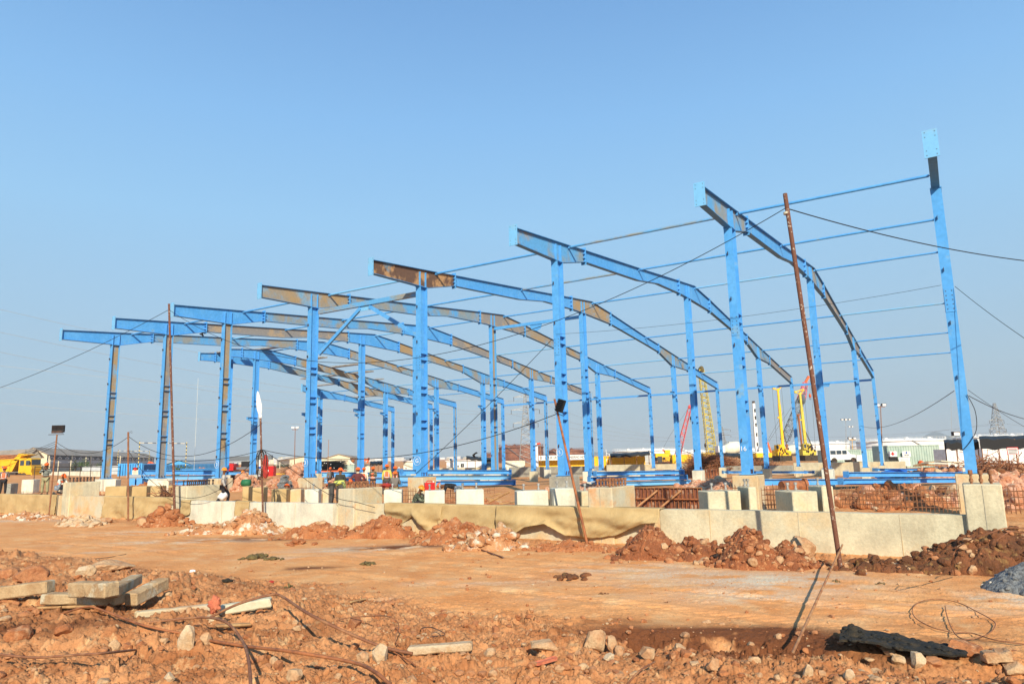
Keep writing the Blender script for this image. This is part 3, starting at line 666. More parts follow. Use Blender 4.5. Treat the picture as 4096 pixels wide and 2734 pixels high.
ua, ub = uat(2640, 2060), uat(1555, 2040)
wall_seg(ua+.01, ub, 1.04, 'concrete_tan', 'low wall length partly covered by the long sagging sackcloth')
uc = uat(1350, 2040); wall_seg(ub+.01, uc, 1.04, 'concrete', 'low wall length right of the tall tan pier')
ud = uat(745, 2010); wall_seg(uc+.01, ud, 1.02, 'concrete_white', 'whitish low wall length behind the pale rubble mound', ds=-.25)
ue = uat(410, 1995); wall_seg(ud+.01, ue, 1.10, 'concrete_tan', 'tan low wall length left of centre behind the short rusty stick')
wall_seg(ue+.01, 75, 1.14, 'concrete_tan', 'leftmost tan low wall length running out of the picture')
# piers in the wall
def bolt(mb, p, h=.26, r=.028, m='rust_bar'):
    mb.tube([p, p+Vector((0, 0, h))], r, 6, m); mb.tube([p+Vector((0, 0, h*.72)), p+Vector((0, 0, h))], r*1.9, 6, m); mb.tube([p+Vector((0, 0, h*.2)), p+Vector((0, 0, h*.36))], r*1.7, 6, m)
def block_thing(px0, px1, ytop, s, m, label, name='concrete_block', cat='concrete block', depth=.85, rz=R(10)*-1, bolts=None, bolt_m='galvanised', zb=-.1, seed=0, grp='concrete blocks behind the low front wall', tilt=0):
    a = SP(px0, ytop, s); b = SP(px1, ytop, s); y = (a.y+b.y)/2
    c = W((px0+px1)/2, ytop, y); wd = (px1-px0)*MPP(y); top = c.z
    # rz: rotation of the block about the vertical, front faces the viewer's right for negative
    phi = math.atan2(c.x, c.y); ang = phi+(-rz); fw = max(.2, (wd-depth*abs(math.sin(ang)))/max(.3, math.cos(ang)))
    n = Vector((math.sin(-rz), -math.cos(-rz), 0)); ctr = Vector((c.x, c.y, 0))-n*depth/2
    t = thing(name, label, cat, (ctr.x, ctr.y, zb), 0, grp)
    mb = MB(); cblock(mb, (ctr.x, ctr.y, (zb+top)/2), (fw, depth, top-zb), -rz*1.0, m, seed or int(px0), sub=6); mb.build('body', t)
    if bolts:
        for fx, fy in bolts:
            e = MB(); p = Matrix.Rotation(-rz, 3, 'Z') @ Vector((fx*fw, fy*depth, 0)); bolt(e, Vector((ctr.x+p.x, ctr.y+p.y, top-.02)), m=bolt_m); e.build('anchor_bolt', t)
    return t, fw, top
CB2 = [(-.25, -.1), (.25, .1)]
BR = -R(10)*-1
def B_(*a, **k): k.setdefault('rz', -R(6)); return block_thing(*a, **k)
B_(1668, 1702, 1952, -6.3, 'concrete', 'narrow concrete block at the crouching worker with dark jacket')
B_(1698, 1779, 1961, -7.0, 'concrete_white', 'whitish concrete block between crouching and bending workers', bolts=CB2)
B_(1823, 1937, 1957, -6.6, 'concrete_white', 'wide whitish concrete block right of the bending worker in black', bolts=CB2)
B_(1533, 1609, 1958, -6.8, 'concrete_white', 'whitish block against the right side of the tall tan pier', bolts=[(-.05, 0)])
B_(2062, 2199, 1962, -6.7, 'concrete_white', 'wide whitish block with two bolts left of the leaning lamp stick', bolts=CB2)
B_(2206, 2307, 1952, -6.5, 'concrete_white', 'narrower whitish block right behind the leaning lamp stick', bolts=CB2)
B_(2316, 2375, 1963, -6.1, 'concrete', 'grey block half hidden behind the broad tan pier', bolts=[(.1, 0)])
B_(2813, 2980, 1963, -6.6, 'concrete', 'broad concrete block with bolts in front of the orange-tan pedestal', bolts=CB2)
B_(2972, 3047, 1947, -6.1, 'concrete', 'taller concrete block joined behind the broad one at right', bolts=[(-.2, 0), (.2, 0)])
B_(3137, 3300, 1964, -6.5, 'concrete', 'dark sided concrete block behind the tall rusty pole', bolts=[(-.3, 0), (.1, .1)], depth=1.1)
B_(3262, 3357, 1943, -5.9, 'concrete', 'tall pale concrete block just right of the tall rusty pole', bolts=[(-.2, 0)], depth=.8)
B_(1213, 1280, 1957, -6.8, 'concrete_white', 'whitish broken concrete block with a spalled hole and one bolt', bolts=[(0, 0)])
B_(1080, 1152, 1955, -6.2, 'burlap', 'sackcloth wrapped block left of the spalled whitish block')
B_(1003, 1062, 1948, -6.3, 'burlap', 'sackcloth wrapped block right of the lamp pole with coiled cable')
B_(962, 1003, 1944, -6.0, 'burlap', 'small sackcloth wrapped block behind the walking man')
B_(1155, 1210, 1955, -5.2, 'concrete_tan', 'tan block behind between sackcloth block and spalled block')
B_(1283, 1320, 1955, -5.6, 'concrete_tan', 'tan block behind the worker in patterned yellow shirt')
B_(593, 652, 1943, -6.4, 'burlap', 'sackcloth wrapped block left of the tallest left pole')
B_(520, 595, 1944, -6.4, 'burlap', 'sackcloth wrapped block right of the short rusty stick')
B_(415, 513, 1944, -6.4, 'burlap', 'sackcloth wrapped block left of the short rusty stick')
B_(665, 702, 1940, -5.0, 'burlap', 'orange-tan wrapped block behind the tallest left pole')
B_(15, 55, 1933, -6.2, 'concrete_grey', 'small grey block beside the worker at the left edge')
B_(80, 142, 1917, -3.5, 'concrete_white', 'whitish block above starter bars left of the striped-shirt worker')
B_(222, 252, 1918, -3.0, 'concrete', 'pale block behind the squatting worker')
B_(410, 470, 1917, -2.2, 'concrete_white', 'whitish numbered block in front of the leftmost column')
B_(585, 680, 1921, -2.2, 'concrete_white', 'whitish numbered block in front of the seventh column')
def pxo(p): v = Vector(p)-Vector((0, 0, CZ)); return 2048+F*v.dot(right)/v.dot(fwd)
def pier(px0, pxm, px1, ytop, m, label, nb, bm_='rust_bar'):
    sf = SW-.12; u1_, u0_ = uat(px0, ytop, sf), uat(pxm, ytop, sf); top = SP(px0, ytop, sf).z; depth = 1.0
    if px1 > pxm:
        for q in np.arange(.3, 6, .05):
            depth = q
            if pxo(su(sf+q, u0_, top)) > px1: break
    c = su(sf+depth/2, (u0_+u1_)/2, 0); t = thing('wall_pier', label, 'concrete pier', (c.x, c.y, 0), 0, 'tall piers in the front wall')
    mb = MB(); cblock(mb, (c.x, c.y, (top-.4)/2), (depth, u1_-u0_, top+.4), ROTF, m, int(px0), sub=9)
    mb.bar(su(sf-.002, (u0_+u1_)/2, 0), su(sf-.002, (u0_+u1_)/2, top-.03), .012, .012, 'concrete_grey'); mb.build('body', t); W_ = u1_-u0_
    for k in range(nb):
        for q in (0, 1):
            if nb > 4: pt = su(sf+depth*(.1+.8*(k+.5)/nb), u0_+W_*(.25 if q == 0 else .75), top-.02)
            else: pt = su(sf+.15+q*.55, u0_+W_*(.12+.76*(k+.5)/nb), top-.02)
            e = MB(); bolt(e, pt, .34 if nb < 6 else .28, .03, bm_); e.build('anchor_bolt', t)
pier(3848, 4007, 4007, 1935, 'concrete', 'tall concrete corner pier with rusty bolts at the far right', 3)
pier(2350, 2447, 2537, 1949, 'concrete_tan', 'broad tan pier crowned with rusty anchor bolts right of centre', 6)
pier(1352, 1416, 1530, 1953, 'concrete_tan', 'broad tan pier crowned with rusty bolts before the group of workers', 7)
pier(700, 748, 882, 1943, 'concrete', 'broad pale pier with dark bolts behind it left of the walking man', 7, 'dark_steel')
pier(253, 282, 402, 1928, 'concrete', 'pale concrete pier beside the squatting worker at left', 7, 'dark_steel')
# rear grade walls
for (pa, pb, ya, s, th, m, lab) in [(2425, 2745, 1856, 57.5, .5, 'concrete', 'rear concrete wall right of the sign container'), (2035, 2410, 1865, 57.5, .5, 'concrete_grey', 'rear concrete wall below the container with the long sign'),
                                    (1640, 2020, 1870, 57, .5, 'concrete', 'rear concrete wall below the white cabin'), (2860, 3170, 1862, 60, .5, 'concrete_grey', 'dark stained rear wall behind the drilling rigs bay'),
                                    (3172, 3620, 1847, 57.5, .5, 'concrete', 'pale rear wall in front of the white jeep'), (60, 400, 1885, 57, .6, 'concrete_white', 'rear wall pieces left behind the striped-shirt worker')]:
    uL, uR = uat(pa, ya, s), uat(pb, ya, s); z = SP((pa+pb)/2, ya, s).z; mb = MB()
    cblock(mb, su(s+th/2, (uL+uR)/2, (z-.8)/2), (th, abs(uL-uR), z+.8), ROTF, m, int(pa), sub=10); single(mb, 'rear_wall', lab, 'concrete wall', 'lengths of the rear wall')
#@@MORE
# ---------------------------------------------------------------- earth mounds and rocks
def mound(px0, px1, pyb, ztop, dep, m, label, seed, rocks=60, rs=(.05, .2), peaks=None, name='earth_mound', cat='earth mound', grp='earth mounds along the front wall', clod=.10, rock_m=None, nx=150, ny=80, at=None, flat=.8):
    a = GP(px0, pyb) if at is None else W(px0, pyb, at); b = GP(px1, pyb) if at is None else W(px1, pyb, at)
    if at is not None: a.z = gz(a.x, a.y); b.z = gz(b.x, b.y)
    d = (b-a); d.z = 0; L = d.length/2; d.normalize(); n = Vector((-d.y, d.x, 0))
    if n.y < 0: n = -n
    C = (a+b)/2+n*dep*.8; h = ztop
    U_, V_ = np.meshgrid(np.linspace(-1.15, 1.15, nx), np.linspace(-1.15, 1.15, ny))
    X = C.x+d.x*U_*L+n.x*V_*dep; Y = C.y+d.y*U_*L+n.y*V_*dep
    nn = fbm(np.stack([X*1.1, Y*1.1, X*0+seed], -1), 3, seed)-.5
    rr = np.sqrt(U_**2+V_**2)+nn*.45; prof = np.clip(1-rr, 0, 1)**flat
    if peaks:
        pk = np.zeros_like(U_)
        for (pu, pw, ph) in peaks: pk = np.maximum(pk, ph*np.exp(-((U_-pu)/pw)**2))
        prof = prof**.5*pk
    x2 = X+.08*(fbm(np.stack([X*4, Y*4, X*0], -1), 2, seed+3)-.5); y2 = Y+.08*(fbm(np.stack([X*4, Y*4, X*0+4], -1), 2, seed+4)-.5)
    w1, i1 = worley2(x2*3.6, y2*3.6, seed); w2, i2 = worley2(x2*9, y2*9, seed+1)
    cl = clod*(1.8*i1*np.sqrt(np.clip(.65-w1, 0, 1))+.75*i2*np.sqrt(np.clip(.6-w2, 0, 1)))
    g = base_h(X, Y); Z = g-.12+prof*h+np.clip(prof*6, 0, 1)*cl+.12*(fbm(np.stack([X*5, Y*5, X*0], -1), 4, seed+9)-.5)*np.clip(prof*5, 0, 1)
    Z = np.where(prof < .004, g-.25, Z)
    vs = list(zip(X.ravel(), Y.ravel(), Z.ravel())); idx = np.arange(nx*ny).reshape(ny, nx)
    keep = (prof[:-1, :-1]+prof[1:, 1:]+prof[1:, :-1]+prof[:-1, 1:]) > 0
    q = np.stack([idx[:-1, :-1], idx[:-1, 1:], idx[1:, 1:], idx[1:, :-1]], -1)[keep].reshape(-1, 4)
    mb = MB(); mb.add(vs, q.tolist(), m, False)
    rsd = np.random.RandomState(seed); cnt = 0
    while cnt < rocks:
        i, j = rsd.randint(ny), rsd.randint(nx)
        if rsd.rand() > .25+prof[i, j]*0+.75*(0 < prof[i, j]): continue
        if prof[i, j] <= 0 and rsd.rand() > .35: continue
        r = rs[0]+(rs[1]-rs[0])*rsd.rand()**3
        z = max(Z[i, j], g[i, j]); mm = m if rsd.rand() < .55 else (rock_m[rsd.randint(len(rock_m))] if rock_m else m)
        mb.blob((X[i, j], Y[i, j], z+r*.15), (r*rsd.uniform(.8, 1.4), r*rsd.uniform(.8, 1.2), r*rsd.uniform(.6, .95)), 2 if r > .07 else 1, seed*97+cnt, .3, 1.5, rot=(rsd.rand()*.6, rsd.rand()*.6, rsd.rand()*6), mname=mm, smooth=False, facet=7); cnt += 1
    # drop unused vertices
    used = sorted({i for f in mb.f for i in f}); mp = {o: k for k, o in enumerate(used)}; mb.v = [mb.v[i] for i in used]; mb.f = [[mp[i] for i in f] for f in mb.f]
    return single(mb, name, label, cat, grp, origin=None)
RT = ['rock_tan', 'rock_red', 'rock_red', 'soil_rust', 'rock_tan']; WT = ['rock_white', 'rock_pale', 'rock_red', 'rock_tan', 'rock_tan']
mound(2440, 3030, 2245, 1.0, 1.0, 'soil_red', 'dark red clod mound leaning against the wall, left of the two big ones', 11, 420, (.03, .13), [(-.45, .4, 1.0), (.3, .4, .6)], rock_m=RT, nx=220, ny=120)
mound(2820, 3340, 2275, 1.1, .95, 'soil_red', 'dark red clod mound with a large boulder near the tall rusty pole', 12, 420, (.03, .13), [(-.25, .42, 1.0), (.45, .35, .6)], rock_m=RT, nx=220, ny=120)
mound(3330, 4900, 2290, .80, .95, 'soil_dark', 'long dark brown soil mound below the corner pier', 13, 520, (.03, .12), [(-.75, .25, .5), (.0, .5, 1.1), (.6, .4, 1.0)], rock_m=['soil_dark', 'rock_red', 'rock_tan'], nx=340, ny=120)
mound(3945, 4560, 2385, .75, .8, 'gravel_grey', 'grey gravel heap cut by the right edge of the picture', 14, 60, (.03, .08), None, name='gravel_heap', cat='gravel heap', grp=None, clod=.02, rock_m=['rock_white', 'gravel_grey'], nx=160, ny=90, flat=.9)
mound(520, 720, 2105, .95, .8, 'soil_rust', 'dark clod mound between the short stick and the tallest left pole', 15, 130, (.05, .28), None, rock_m=RT)
mound(660, 1130, 2140, 1.0, 1.0, 'soil_pale', 'whitish rubble mound at the foot of the lamp pole with coiled cable', 16, 190, (.04, .18), [(.35, .35, 1.0), (-.4, .5, .45)], rock_m=WT, nx=200)
mound(1050, 1700, 2155, .85, .8, 'soil_rust', 'low red earth mound in front of the whitish wall length', 17, 190, (.04, .18), [(-.4, .4, .8), (.45, .4, 1.0)], rock_m=RT, nx=220)
mound(1600, 1990, 2180, .85, .9, 'soil_rust', 'red earth mound below the netted sackcloth', 18, 140, (.04, .16), None, rock_m=RT, nx=180)
mound(1790, 2110, 2200, .8, .8, 'soil_pale', 'mixed white and brown rubble mound at the left end of the long sackcloth', 19, 200, (.04, .2), [(.3, .4, 1.0), (-.3, .4, .8)], rock_m=WT, nx=180)
mound(170, 370, 2105, .5, .9, 'rock_pale', 'broad pale boulder outcrop in front of the left pale pier', 20, 60, (.05, .3), None, rock_m=['rock_pale', 'rock_tan'], name='boulder_outcrop', cat='boulder', grp=None, clod=.05)
mound(-100, 200, 2080, .35, 1.1, 'soil_pale', 'low whitish rubble bank at the left edge under the wall', 21, 120, (.04, .14), None, rock_m=WT)
mound(2080, 2480, 2205, .3, .6, 'soil_rust', 'low earth bank at the foot of the leaning lamp stick', 22, 120, (.03, .1), None, rock_m=RT)
# heaps inside the site
def inner(px0, px1, py, at, h, dep, m, lab, seed, rocks=90, rs=(.08, .3), rm=None, pk=None, nm='rubble_heap', grp='rubble heaps inside the site', clod=.1, flat=.8): mound(px0, px1, py, h, dep, m, lab, seed, rocks, rs, pk, nm, 'rubble heap', grp, clod, rm, 110, 60, at, flat)
inner(1010, 1240, 1960, 41, 1.9, 2.2, 'rubble_pink', 'pink broken brick heap left of the fifth front column', 31, 260, (.08, .34), ['rubble_pink', 'rock_pale', 'rubble_pink'], [(.35, .5, 1.0), (-.5, .5, .5)])
inner(1082, 1150, 1955, 39, 1.25, 1.2, 'gravel_grey', 'dark grey stone streak lying over the pink brick heap', 32, 120, (.06, .2), ['gravel_grey'])
inner(880, 1010, 1950, 46, 1.5, 1.5, 'rubble_pink', 'pinkish rubble heap behind the walking man', 33, 110, (.08, .3), ['rubble_pink', 'rock_tan'])
inner(1270, 1350, 1965, 42, .9, 2, 'rubble_pink', 'small pink rubble heap right of the fifth pedestal', 34, 90, (.07, .22), ['rubble_pink', 'rock_pale'])
inner(2180, 2480, 1940, 44, .55, 3, 'rubble_pink', 'low pink rubble spread behind the two-bolt blocks', 35, 120, (.06, .25), ['rubble_pink', 'rock_pale'])
inner(2700, 3130, 1930, 42, .7, 3, 'rubble_pink', 'pink rubble spread behind the formwork panels', 36, 200, (.06, .3), ['rubble_pink', 'rock_pale'])
inner(3400, 3900, 1985, 27, .95, 2.0, 'soil_rust', 'red spoil bank behind the starter bar mesh at right', 37, 240, (.06, .3), ['rubble_pink', 'rock_pale', 'soil_rust'])
inner(3880, 4500, 1990, 26, 1.25, 3.0, 'rubble_pink', 'large pink rubble heap behind the corner pier', 38, 320, (.06, .32), ['rubble_pink', 'rock_pale', 'rubble_pink', 'soil_dark'])
inner(3620, 4200, 1880, 50, 1.1, 4.0, 'rubble_pink', 'pink rubble ridge in front of the dark shade sheds', 39, 300, (.1, .45), ['rubble_pink', 'rock_pale', 'rock_red'])
inner(1420, 2120, 2010, 32, .3, 3, 'soil_rust', 'low spoil patch behind the two-bolt blocks with old boards', 40, 120, (.05, .18), ['rock_tan', 'rubble_pink'])
inner(430, 620, 1945, 48, .7, 3, 'soil_rust', 'red earth patch right of the leftmost column pedestal', 41, 80, (.05, .2), ['rock_tan'])
inner(690, 830, 1885, 120, 2.2, 5, 'soil_rust', 'orange earth heap behind the leftmost columns', 42, 60, (.2, .5), None)
inner(870, 1000, 1880, 120, 2.6, 5, 'soil_rust', 'second orange earth heap right of the bush', 43, 60, (.2, .5), None)
inner(40, 290, 1990, 42, .4, 3, 'soil_rust', 'brown earth patch behind the striped-shirt worker', 44, 80, (.05, .2), ['rock_tan'])
# loose rocks one by one
def rock(px, py, wpx, hpx, m, label, seed, dep=.8):
    p = GP(px, py); sc = MPP(p.y)/1.0; rx = wpx*sc/2; rz = hpx*sc/2
    mb = MB(); mb.blob((p.x, p.y+rx*dep*.6, p.z+rz*.55), (rx*1.12, rx*dep*1.1, rz*1.25), 4, seed, .28, 1.2, rot=(0, 0, .3*(seed % 5)), mname=m, smooth=False, facet=9)
    d = fbm(np.array(mb.v)*14, 3, seed)-.5; c = np.array((p.x, p.y+rx*dep*.6, p.z+rz*.5)); V = np.array(mb.v); nv = V-c; nv /= np.linalg.norm(nv, axis=1)[:, None]; mb.v = [tuple(v) for v in V+nv*(d*rx*.18)[:, None]]
    single(mb, 'rock', label, 'rock', 'loose rocks in the foreground')
ROCKS = [(3205, 2235, 130, 95, 'rock_tan', 'large tan boulder on the clod mound by the tall rusty pole'), (2825, 2175, 80, 50, 'rock_tan', 'pale orange boulder between the two clod mounds'), (2760, 2150, 50, 32, 'rock_tan', 'small flat orange stone left of the boulder between the mounds'),
 (3640, 2260, 55, 60, 'rock_pale', 'pale knobbly rock at the left tip of the dark soil mound'), (3500, 2245, 50, 40, 'rock_red', 'round red rock right of the tall pole foot'), (3390, 2270, 40, 28, 'rock_tan', 'little tan rock touching the tall pole foot'), (3600, 2275, 55, 28, 'rock_pale', 'flat pale rock between tall pole and dark soil mound'),
 (420, 2285, 140, 45, 'rock_tan', 'flat tan boulder behind the heap of concrete beams'), (105, 2325, 110, 60, 'rock_red', 'big red clod left of the concrete beams'), (30, 2310, 70, 50, 'rock_red', 'red clod at the left edge above the pale beam'), (330, 2305, 70, 50, 'rock_pale', 'pale stone behind the topmost concrete beam'),
 (740, 2600, 60, 120, 'rock_pale', 'upright pale whitish rock between the two bent rods'), (820, 2575, 45, 50, 'rock_tan', 'small tan rock right of the upright pale rock'), (450, 2600, 40, 42, 'rock_tan', 'round tan stone above the straight rod at lower left'), (505, 2600, 36, 36, 'rock_red', 'small reddish stone right of the round tan stone'),
 (1515, 2655, 75, 80, 'rock_pale', 'pale rounded rock left of the bright plank'), (1445, 2645, 50, 42, 'rock_tan', 'tan angular rock left of the pale rounded rock'), (1175, 2715, 62, 48, 'rock_tan', 'tan rock at the bottom left of centre by the ribbed rod'), (1110, 2675, 38, 36, 'rock_red', 'round reddish rock by the ribbed rod'), (1415, 2510, 60, 48, 'rock_red', 'reddish rock inside the thin wire arch'),
 (2180, 2605, 110, 55, 'rock_tan', 'long tan slab of rock at the trench rim'), (2380, 2590, 95, 80, 'rock_tan', 'tall tan clod standing at the trench rim'), (2400, 2600, 60, 45, 'rock_red', 'reddish clod beside the tall clod at the rim'), (2450, 2600, 45, 60, 'rock_tan', 'narrow upright tan rock at the trench rim'), (2485, 2620, 50, 42, 'rock_tan', 'round tan rock below the narrow upright one'),
 (2590, 2630, 60, 50, 'rock_tan', 'tan rock at the left edge of the dark cleft'), (2720, 2610, 50, 42, 'rock_tan', 'pinkish tan rock topping the bottom mound'), (2440, 2640, 45, 28, 'rock_pale', 'small pale rock right of the torn paper strip'), (2860, 2680, 60, 45, 'rock_tan', 'tan slab on the right shoulder of the bottom mound'),
 (3680, 2670, 75, 65, 'rock_pale', 'large pale rock below the black sheet'), (3600, 2655, 55, 42, 'rock_pale', 'pale stone left of the large one below the black sheet'), (3565, 2620, 45, 30, 'rock_tan', 'tan stone under the black sheet'), (3740, 2665, 70, 40, 'rock_red', 'flat reddish rock right of the large pale rock'), (3240, 2705, 45, 55, 'rock_pale', 'pale lump low left of the black sheet'), (3400, 2715, 55, 40, 'rock_pale', 'pale rock at the bottom edge right of centre'),
 (3880, 2625, 120, 70, 'soil_rust', 'big dark red clod left of the squared stone'), (4070, 2700, 90, 60, 'rock_tan', 'tan rock in the lower right corner'), (1960, 2620, 50, 30, 'rock_tan', 'tan clod below the bright plank end'), (60, 2560, 90, 60, 'soil_rust', 'dark red clod at the left edge below the beams'), (240, 2540, 70, 45, 'soil_rust', 'dark red clod right of the left edge clod')]
for k, (px, py, wq, hq, m, lab) in enumerate(ROCKS): rock(px, py, wq, hq, m, lab, 100+k)
def mudpile(px, py, wpx, hpx, m, label, seed, n=26, name='mud_clump', cat='mud clump', grp='mud clumps on the dirt road'):
    p = GP(px, py); sc = MPP(p.y); mb = MB(); rs = np.random.RandomState(seed)
    for k in range(n):
        a = rs.normal()*wpx*sc*.22; b = rs.normal()*wpx*sc*.18; r = wpx*sc*rs.uniform(.05, .13)
        mb.blob((p.x+a, p.y+b, p.z+max(0, hpx*sc*.5*(1-abs(a)/(wpx*sc*.5)))*rs.rand()), (r*1.3, r, r*.7), 2, seed*31+k, .4, 2, mname=m, smooth=False, facet=3)
    single(mb, name, label, cat, grp)
mudpile(1030, 2232, 110, 34, 'olive_muck', 'dark olive mud clump on the road at left', 61); mudpile(1090, 2236, 70, 20, 'olive_muck', 'flatter olive mud clump right beside the larger one', 62); mudpile(1468, 2256, 60, 26, 'olive_muck', 'small olive mud clump on the road left of centre', 63)
mudpile(2298, 2308, 135, 20, 'soil_dark', 'dark brown wet soil patch on the road centre', 64); mudpile(2410, 2374, 45, 9, 'soil_dark', 'tiny brown clod below the wet soil patch', 65, 10); mudpile(3345, 2325, 36, 16, 'olive_muck', 'small olive clump right of the tall pole foot', 66, 12); mudpile(3518, 2334, 46, 15, 'olive_muck', 'small olive clump further right on the road', 67, 12)
mudpile(1153, 2350, 46, 28, 'olive_muck', 'greenish lump beside the red scrap of wrapper', 68, 14); mudpile(2665, 2408, 22, 10, 'soil_dark', 'tiny brown clod on the road right of centre', 69, 7); mudpile(1190, 2175, 110, 30, 'soil_rust', 'small rust clod pile in front of the red mound', 70, 24)
# countless small clods and stones of the foreground heap
def clods():
    rs = np.random.RandomState(5); V = []; Fc = []; MI = []; off = 0; cnt = 0
    while cnt < 5400:
        a = rs.uniform(-.70, .70); er = float(np.interp(a, EA, ER)); r = er+.3-(rs.rand()**.8)*(er-4.8)
        if rs.rand() < .38: r = rs.uniform(7, 24)
        x, y = r*math.sin(a), r*math.cos(a)
        sub = 1; R0 = .012+.055*rs.rand()**5+(.03*rs.rand() if rs.rand() < .12 else 0)
        if r > er+.4: R0 *= .6
        if (x-OX)*SY+(y-OY)*CY > -8.1: continue
        V.append((x, y, R0)); cnt += 1
    P = np.array(V); Z, _ = ground_h(P[:, 0], P[:, 1], True)
    vv = []; ff = []; mi = []
    for k in range(len(P)):
        R0 = P[k, 2]; v, f = ICO[2] if R0 > .035 else ICO[1]; v = v.copy()
        for q in range(5):
            n = rs.normal(size=3); n /= np.linalg.norm(n); t = v@n-rs.uniform(.5, .85); v = v-np.outer(np.maximum(t, 0), n)
        v = v*(1+.25*(rs.rand(len(v), 1)-.5))*np.array([rs.uniform(.8, 1.5), rs.uniform(.8, 1.3), rs.uniform(.6, 1)])*R0
        an = rs.rand()*6.28; c_, s_ = math.cos(an), math.sin(an); v = np.stack([v[:, 0]*c_-v[:, 1]*s_, v[:, 0]*s_+v[:, 1]*c_, v[:, 2]], -1)+np.array([P[k, 0], P[k, 1], Z[k]+R0*.3])
        ff.append(np.array(f)+off); off += len(v); vv.append(v); mi += [rs.choice(4, p=[.46, .32, .19, .03])]*len(f)
    mb = MB(); mb.mats = ['rock_red', 'rock_tan', 'soil_rust', 'rock_pale']; mb.v = [tuple(q) for q in np.concatenate(vv)]; mb.f = np.concatenate(ff).tolist(); mb.mi = mi; mb.sm = [False]*len(mb.f)
    o = mb.build('soil_clods'); tag(o, 'countless small clods and stones strewn over the foreground soil', 'clods', kind='stuff')
clods()
# ---------------------------------------------------------------- concrete beams and boards in the foreground
def fbeam(p0, p1, w_, h_, m, label, name='concrete_beam', cat='concrete beam', grp='broken concrete beams in the foreground', z0=.0, z1=.0, n=14, taper=1.0, roll=0):
    a = GP(p0[0], p0[1]-h_/2/MPP(G(*p0).y)*.9, z0+h_/2); b = GP(p1[0], p1[1]-h_/2/MPP(G(*p1).y)*.9, z1+h_/2); d = b-a; L = d.length; d.normalize(); sd = d.cross(Vector((0, 0, 1))).normalized(); up = sd.cross(d)
    if roll: q = Matrix.Rotation(roll, 3, d); sd = q @ sd; up = q @ up
    mb = MB(); cblock(mb, (0, 0, 0), (L, w_*.85, h_*.85), 0, m, int(p0[0])+3, bev=.02, sub=8, chip=2.5 if w_ > .15 else 1)
    M = Matrix((d, -sd, up)).transposed(); mid = (a+b)/2; mb.v = [tuple(M @ Vector((v[0], v[1]*(1 if v[0] < 0 else taper), v[2]*(1 if v[0] < 0 else taper)))+mid) for v in mb.v]
    single(mb, name, label, cat, grp)
fbeam((-80, 2400), (205, 2362), .28, .24, 'beam_tan', 'long pale concrete beam leaving the left edge', z1=.12)
fbeam((182, 2408), (482, 2412), .3, .2, 'beam_tan', 'brown-stained beam lying in front of the others', z0=.05, z1=.05)
fbeam((300, 2375), (450, 2378), .3, .26, 'beam_tan', 'stubby pale beam on top of the beam heap', z0=.24, z1=.22)
fbeam((445, 2385), (545, 2330), .24, .2, 'beam_tan', 'short pale beam in the middle of the heap', z0=.18, z1=.1)
fbeam((520, 2420), (655, 2350), .26, .24, 'beam_tan', 'tilted grey and tan beam at the right end of the heap', z0=.06, z1=.1)
fbeam((160, 2432), (395, 2425), .22, .05, 'wood', 'thin orange board in front of the brown-stained beam', 'board', 'board', 'boards in the foreground', z0=.03)
fbeam((540, 2470), (870, 2435), .2, .12, 'concrete_tan', 'half buried tan beam left of the ginger rag', z0=-.03)
fbeam((880, 2455), (1088, 2420), .2, .17, 'concrete', 'half buried pale beam right of the ginger rag', z0=-.02, z1=.04)
fbeam((860, 2508), (1005, 2500), .14, .05, 'wood', 'small orange plank under the long bent rod', 'board', 'board', 'boards in the foreground', z0=.02, z1=.03)
fbeam((1632, 2615), (1890, 2596), .18, .12, 'rock_pale', 'bright cream plank in the middle foreground', 'plank', 'plank', 'boards in the foreground', z0=-.03, z1=.04)
fbeam((3925, 2650), (4045, 2640), .26, .17, 'rock_tan', 'squared tan stone in the lower right corner', 'stone_block', 'stone block', None, z0=.02, z1=.05)
fbeam((2140, 2655), (2225, 2630), .1, .01, 'ginger_cloth', 'crumpled red striped paper strip in the foreground', 'paper_strip', 'paper strip', None, z0=.03, z1=.05)
fbeam((1880, 2185), (2015, 2232), .05, .05, 'rust_white', 'short dark pipe end lying below the rubble mound', 'pipe_piece', 'pipe', None)
fbeam((1640, 2158), (1712, 2122), .05, .04, 'wood', 'thin stick leaning on the red earth mound', 'stick', 'stick', None, z1=.1)
fbeam((1400, 2412), (1465, 2398), .06, .05, 'wood', 'short root-like stick on the soil at centre left', 'stick', 'stick', None, z0=.02, z1=.03)
# ginger rag and wrappers
def rag(px, py, wpx, hpx, m, label, seed, name='rag', cat='rag', z=0.):
    p = GP(px, py); sc = MPP(p.y); mb = MB(); v, f = ICO[4]; v = v.copy(); d = fbm(v*2.6+seed, 4, seed)-.5; v = v*(1+d[:, None]*1.5)*np.array([wpx*sc/2, wpx*sc*.35, hpx*sc/2])+np.array([p.x, p.y, p.z+hpx*sc*.4+z]); mb.add(v, f, m, True)
    single(mb, name, label, cat)
rag(858, 2445, 44, 62, 'ginger_cloth', 'crumpled ginger rag between the two half buried beams', 3)
rag(1085, 2328, 20, 8, 'red_cloth', 'tiny red wrapper on the soil edge', 4, 'wrapper', 'litter'); rag(770, 2286, 20, 10, 'white', 'tiny white scrap on the soil edge', 5, 'scrap', 'litter'); rag(910, 2325, 42, 12, 'muck', 'small dark rag on the soil at left', 6)
rag(3450, 2296, 26, 8, 'jeans', 'small blue-grey scrap right of the tall pole', 7, 'scrap', 'litter'); rag(1548, 2030, 52, 16, 'red_cloth', 'red cloth bundle lying on the wall top', 8, z=.95)
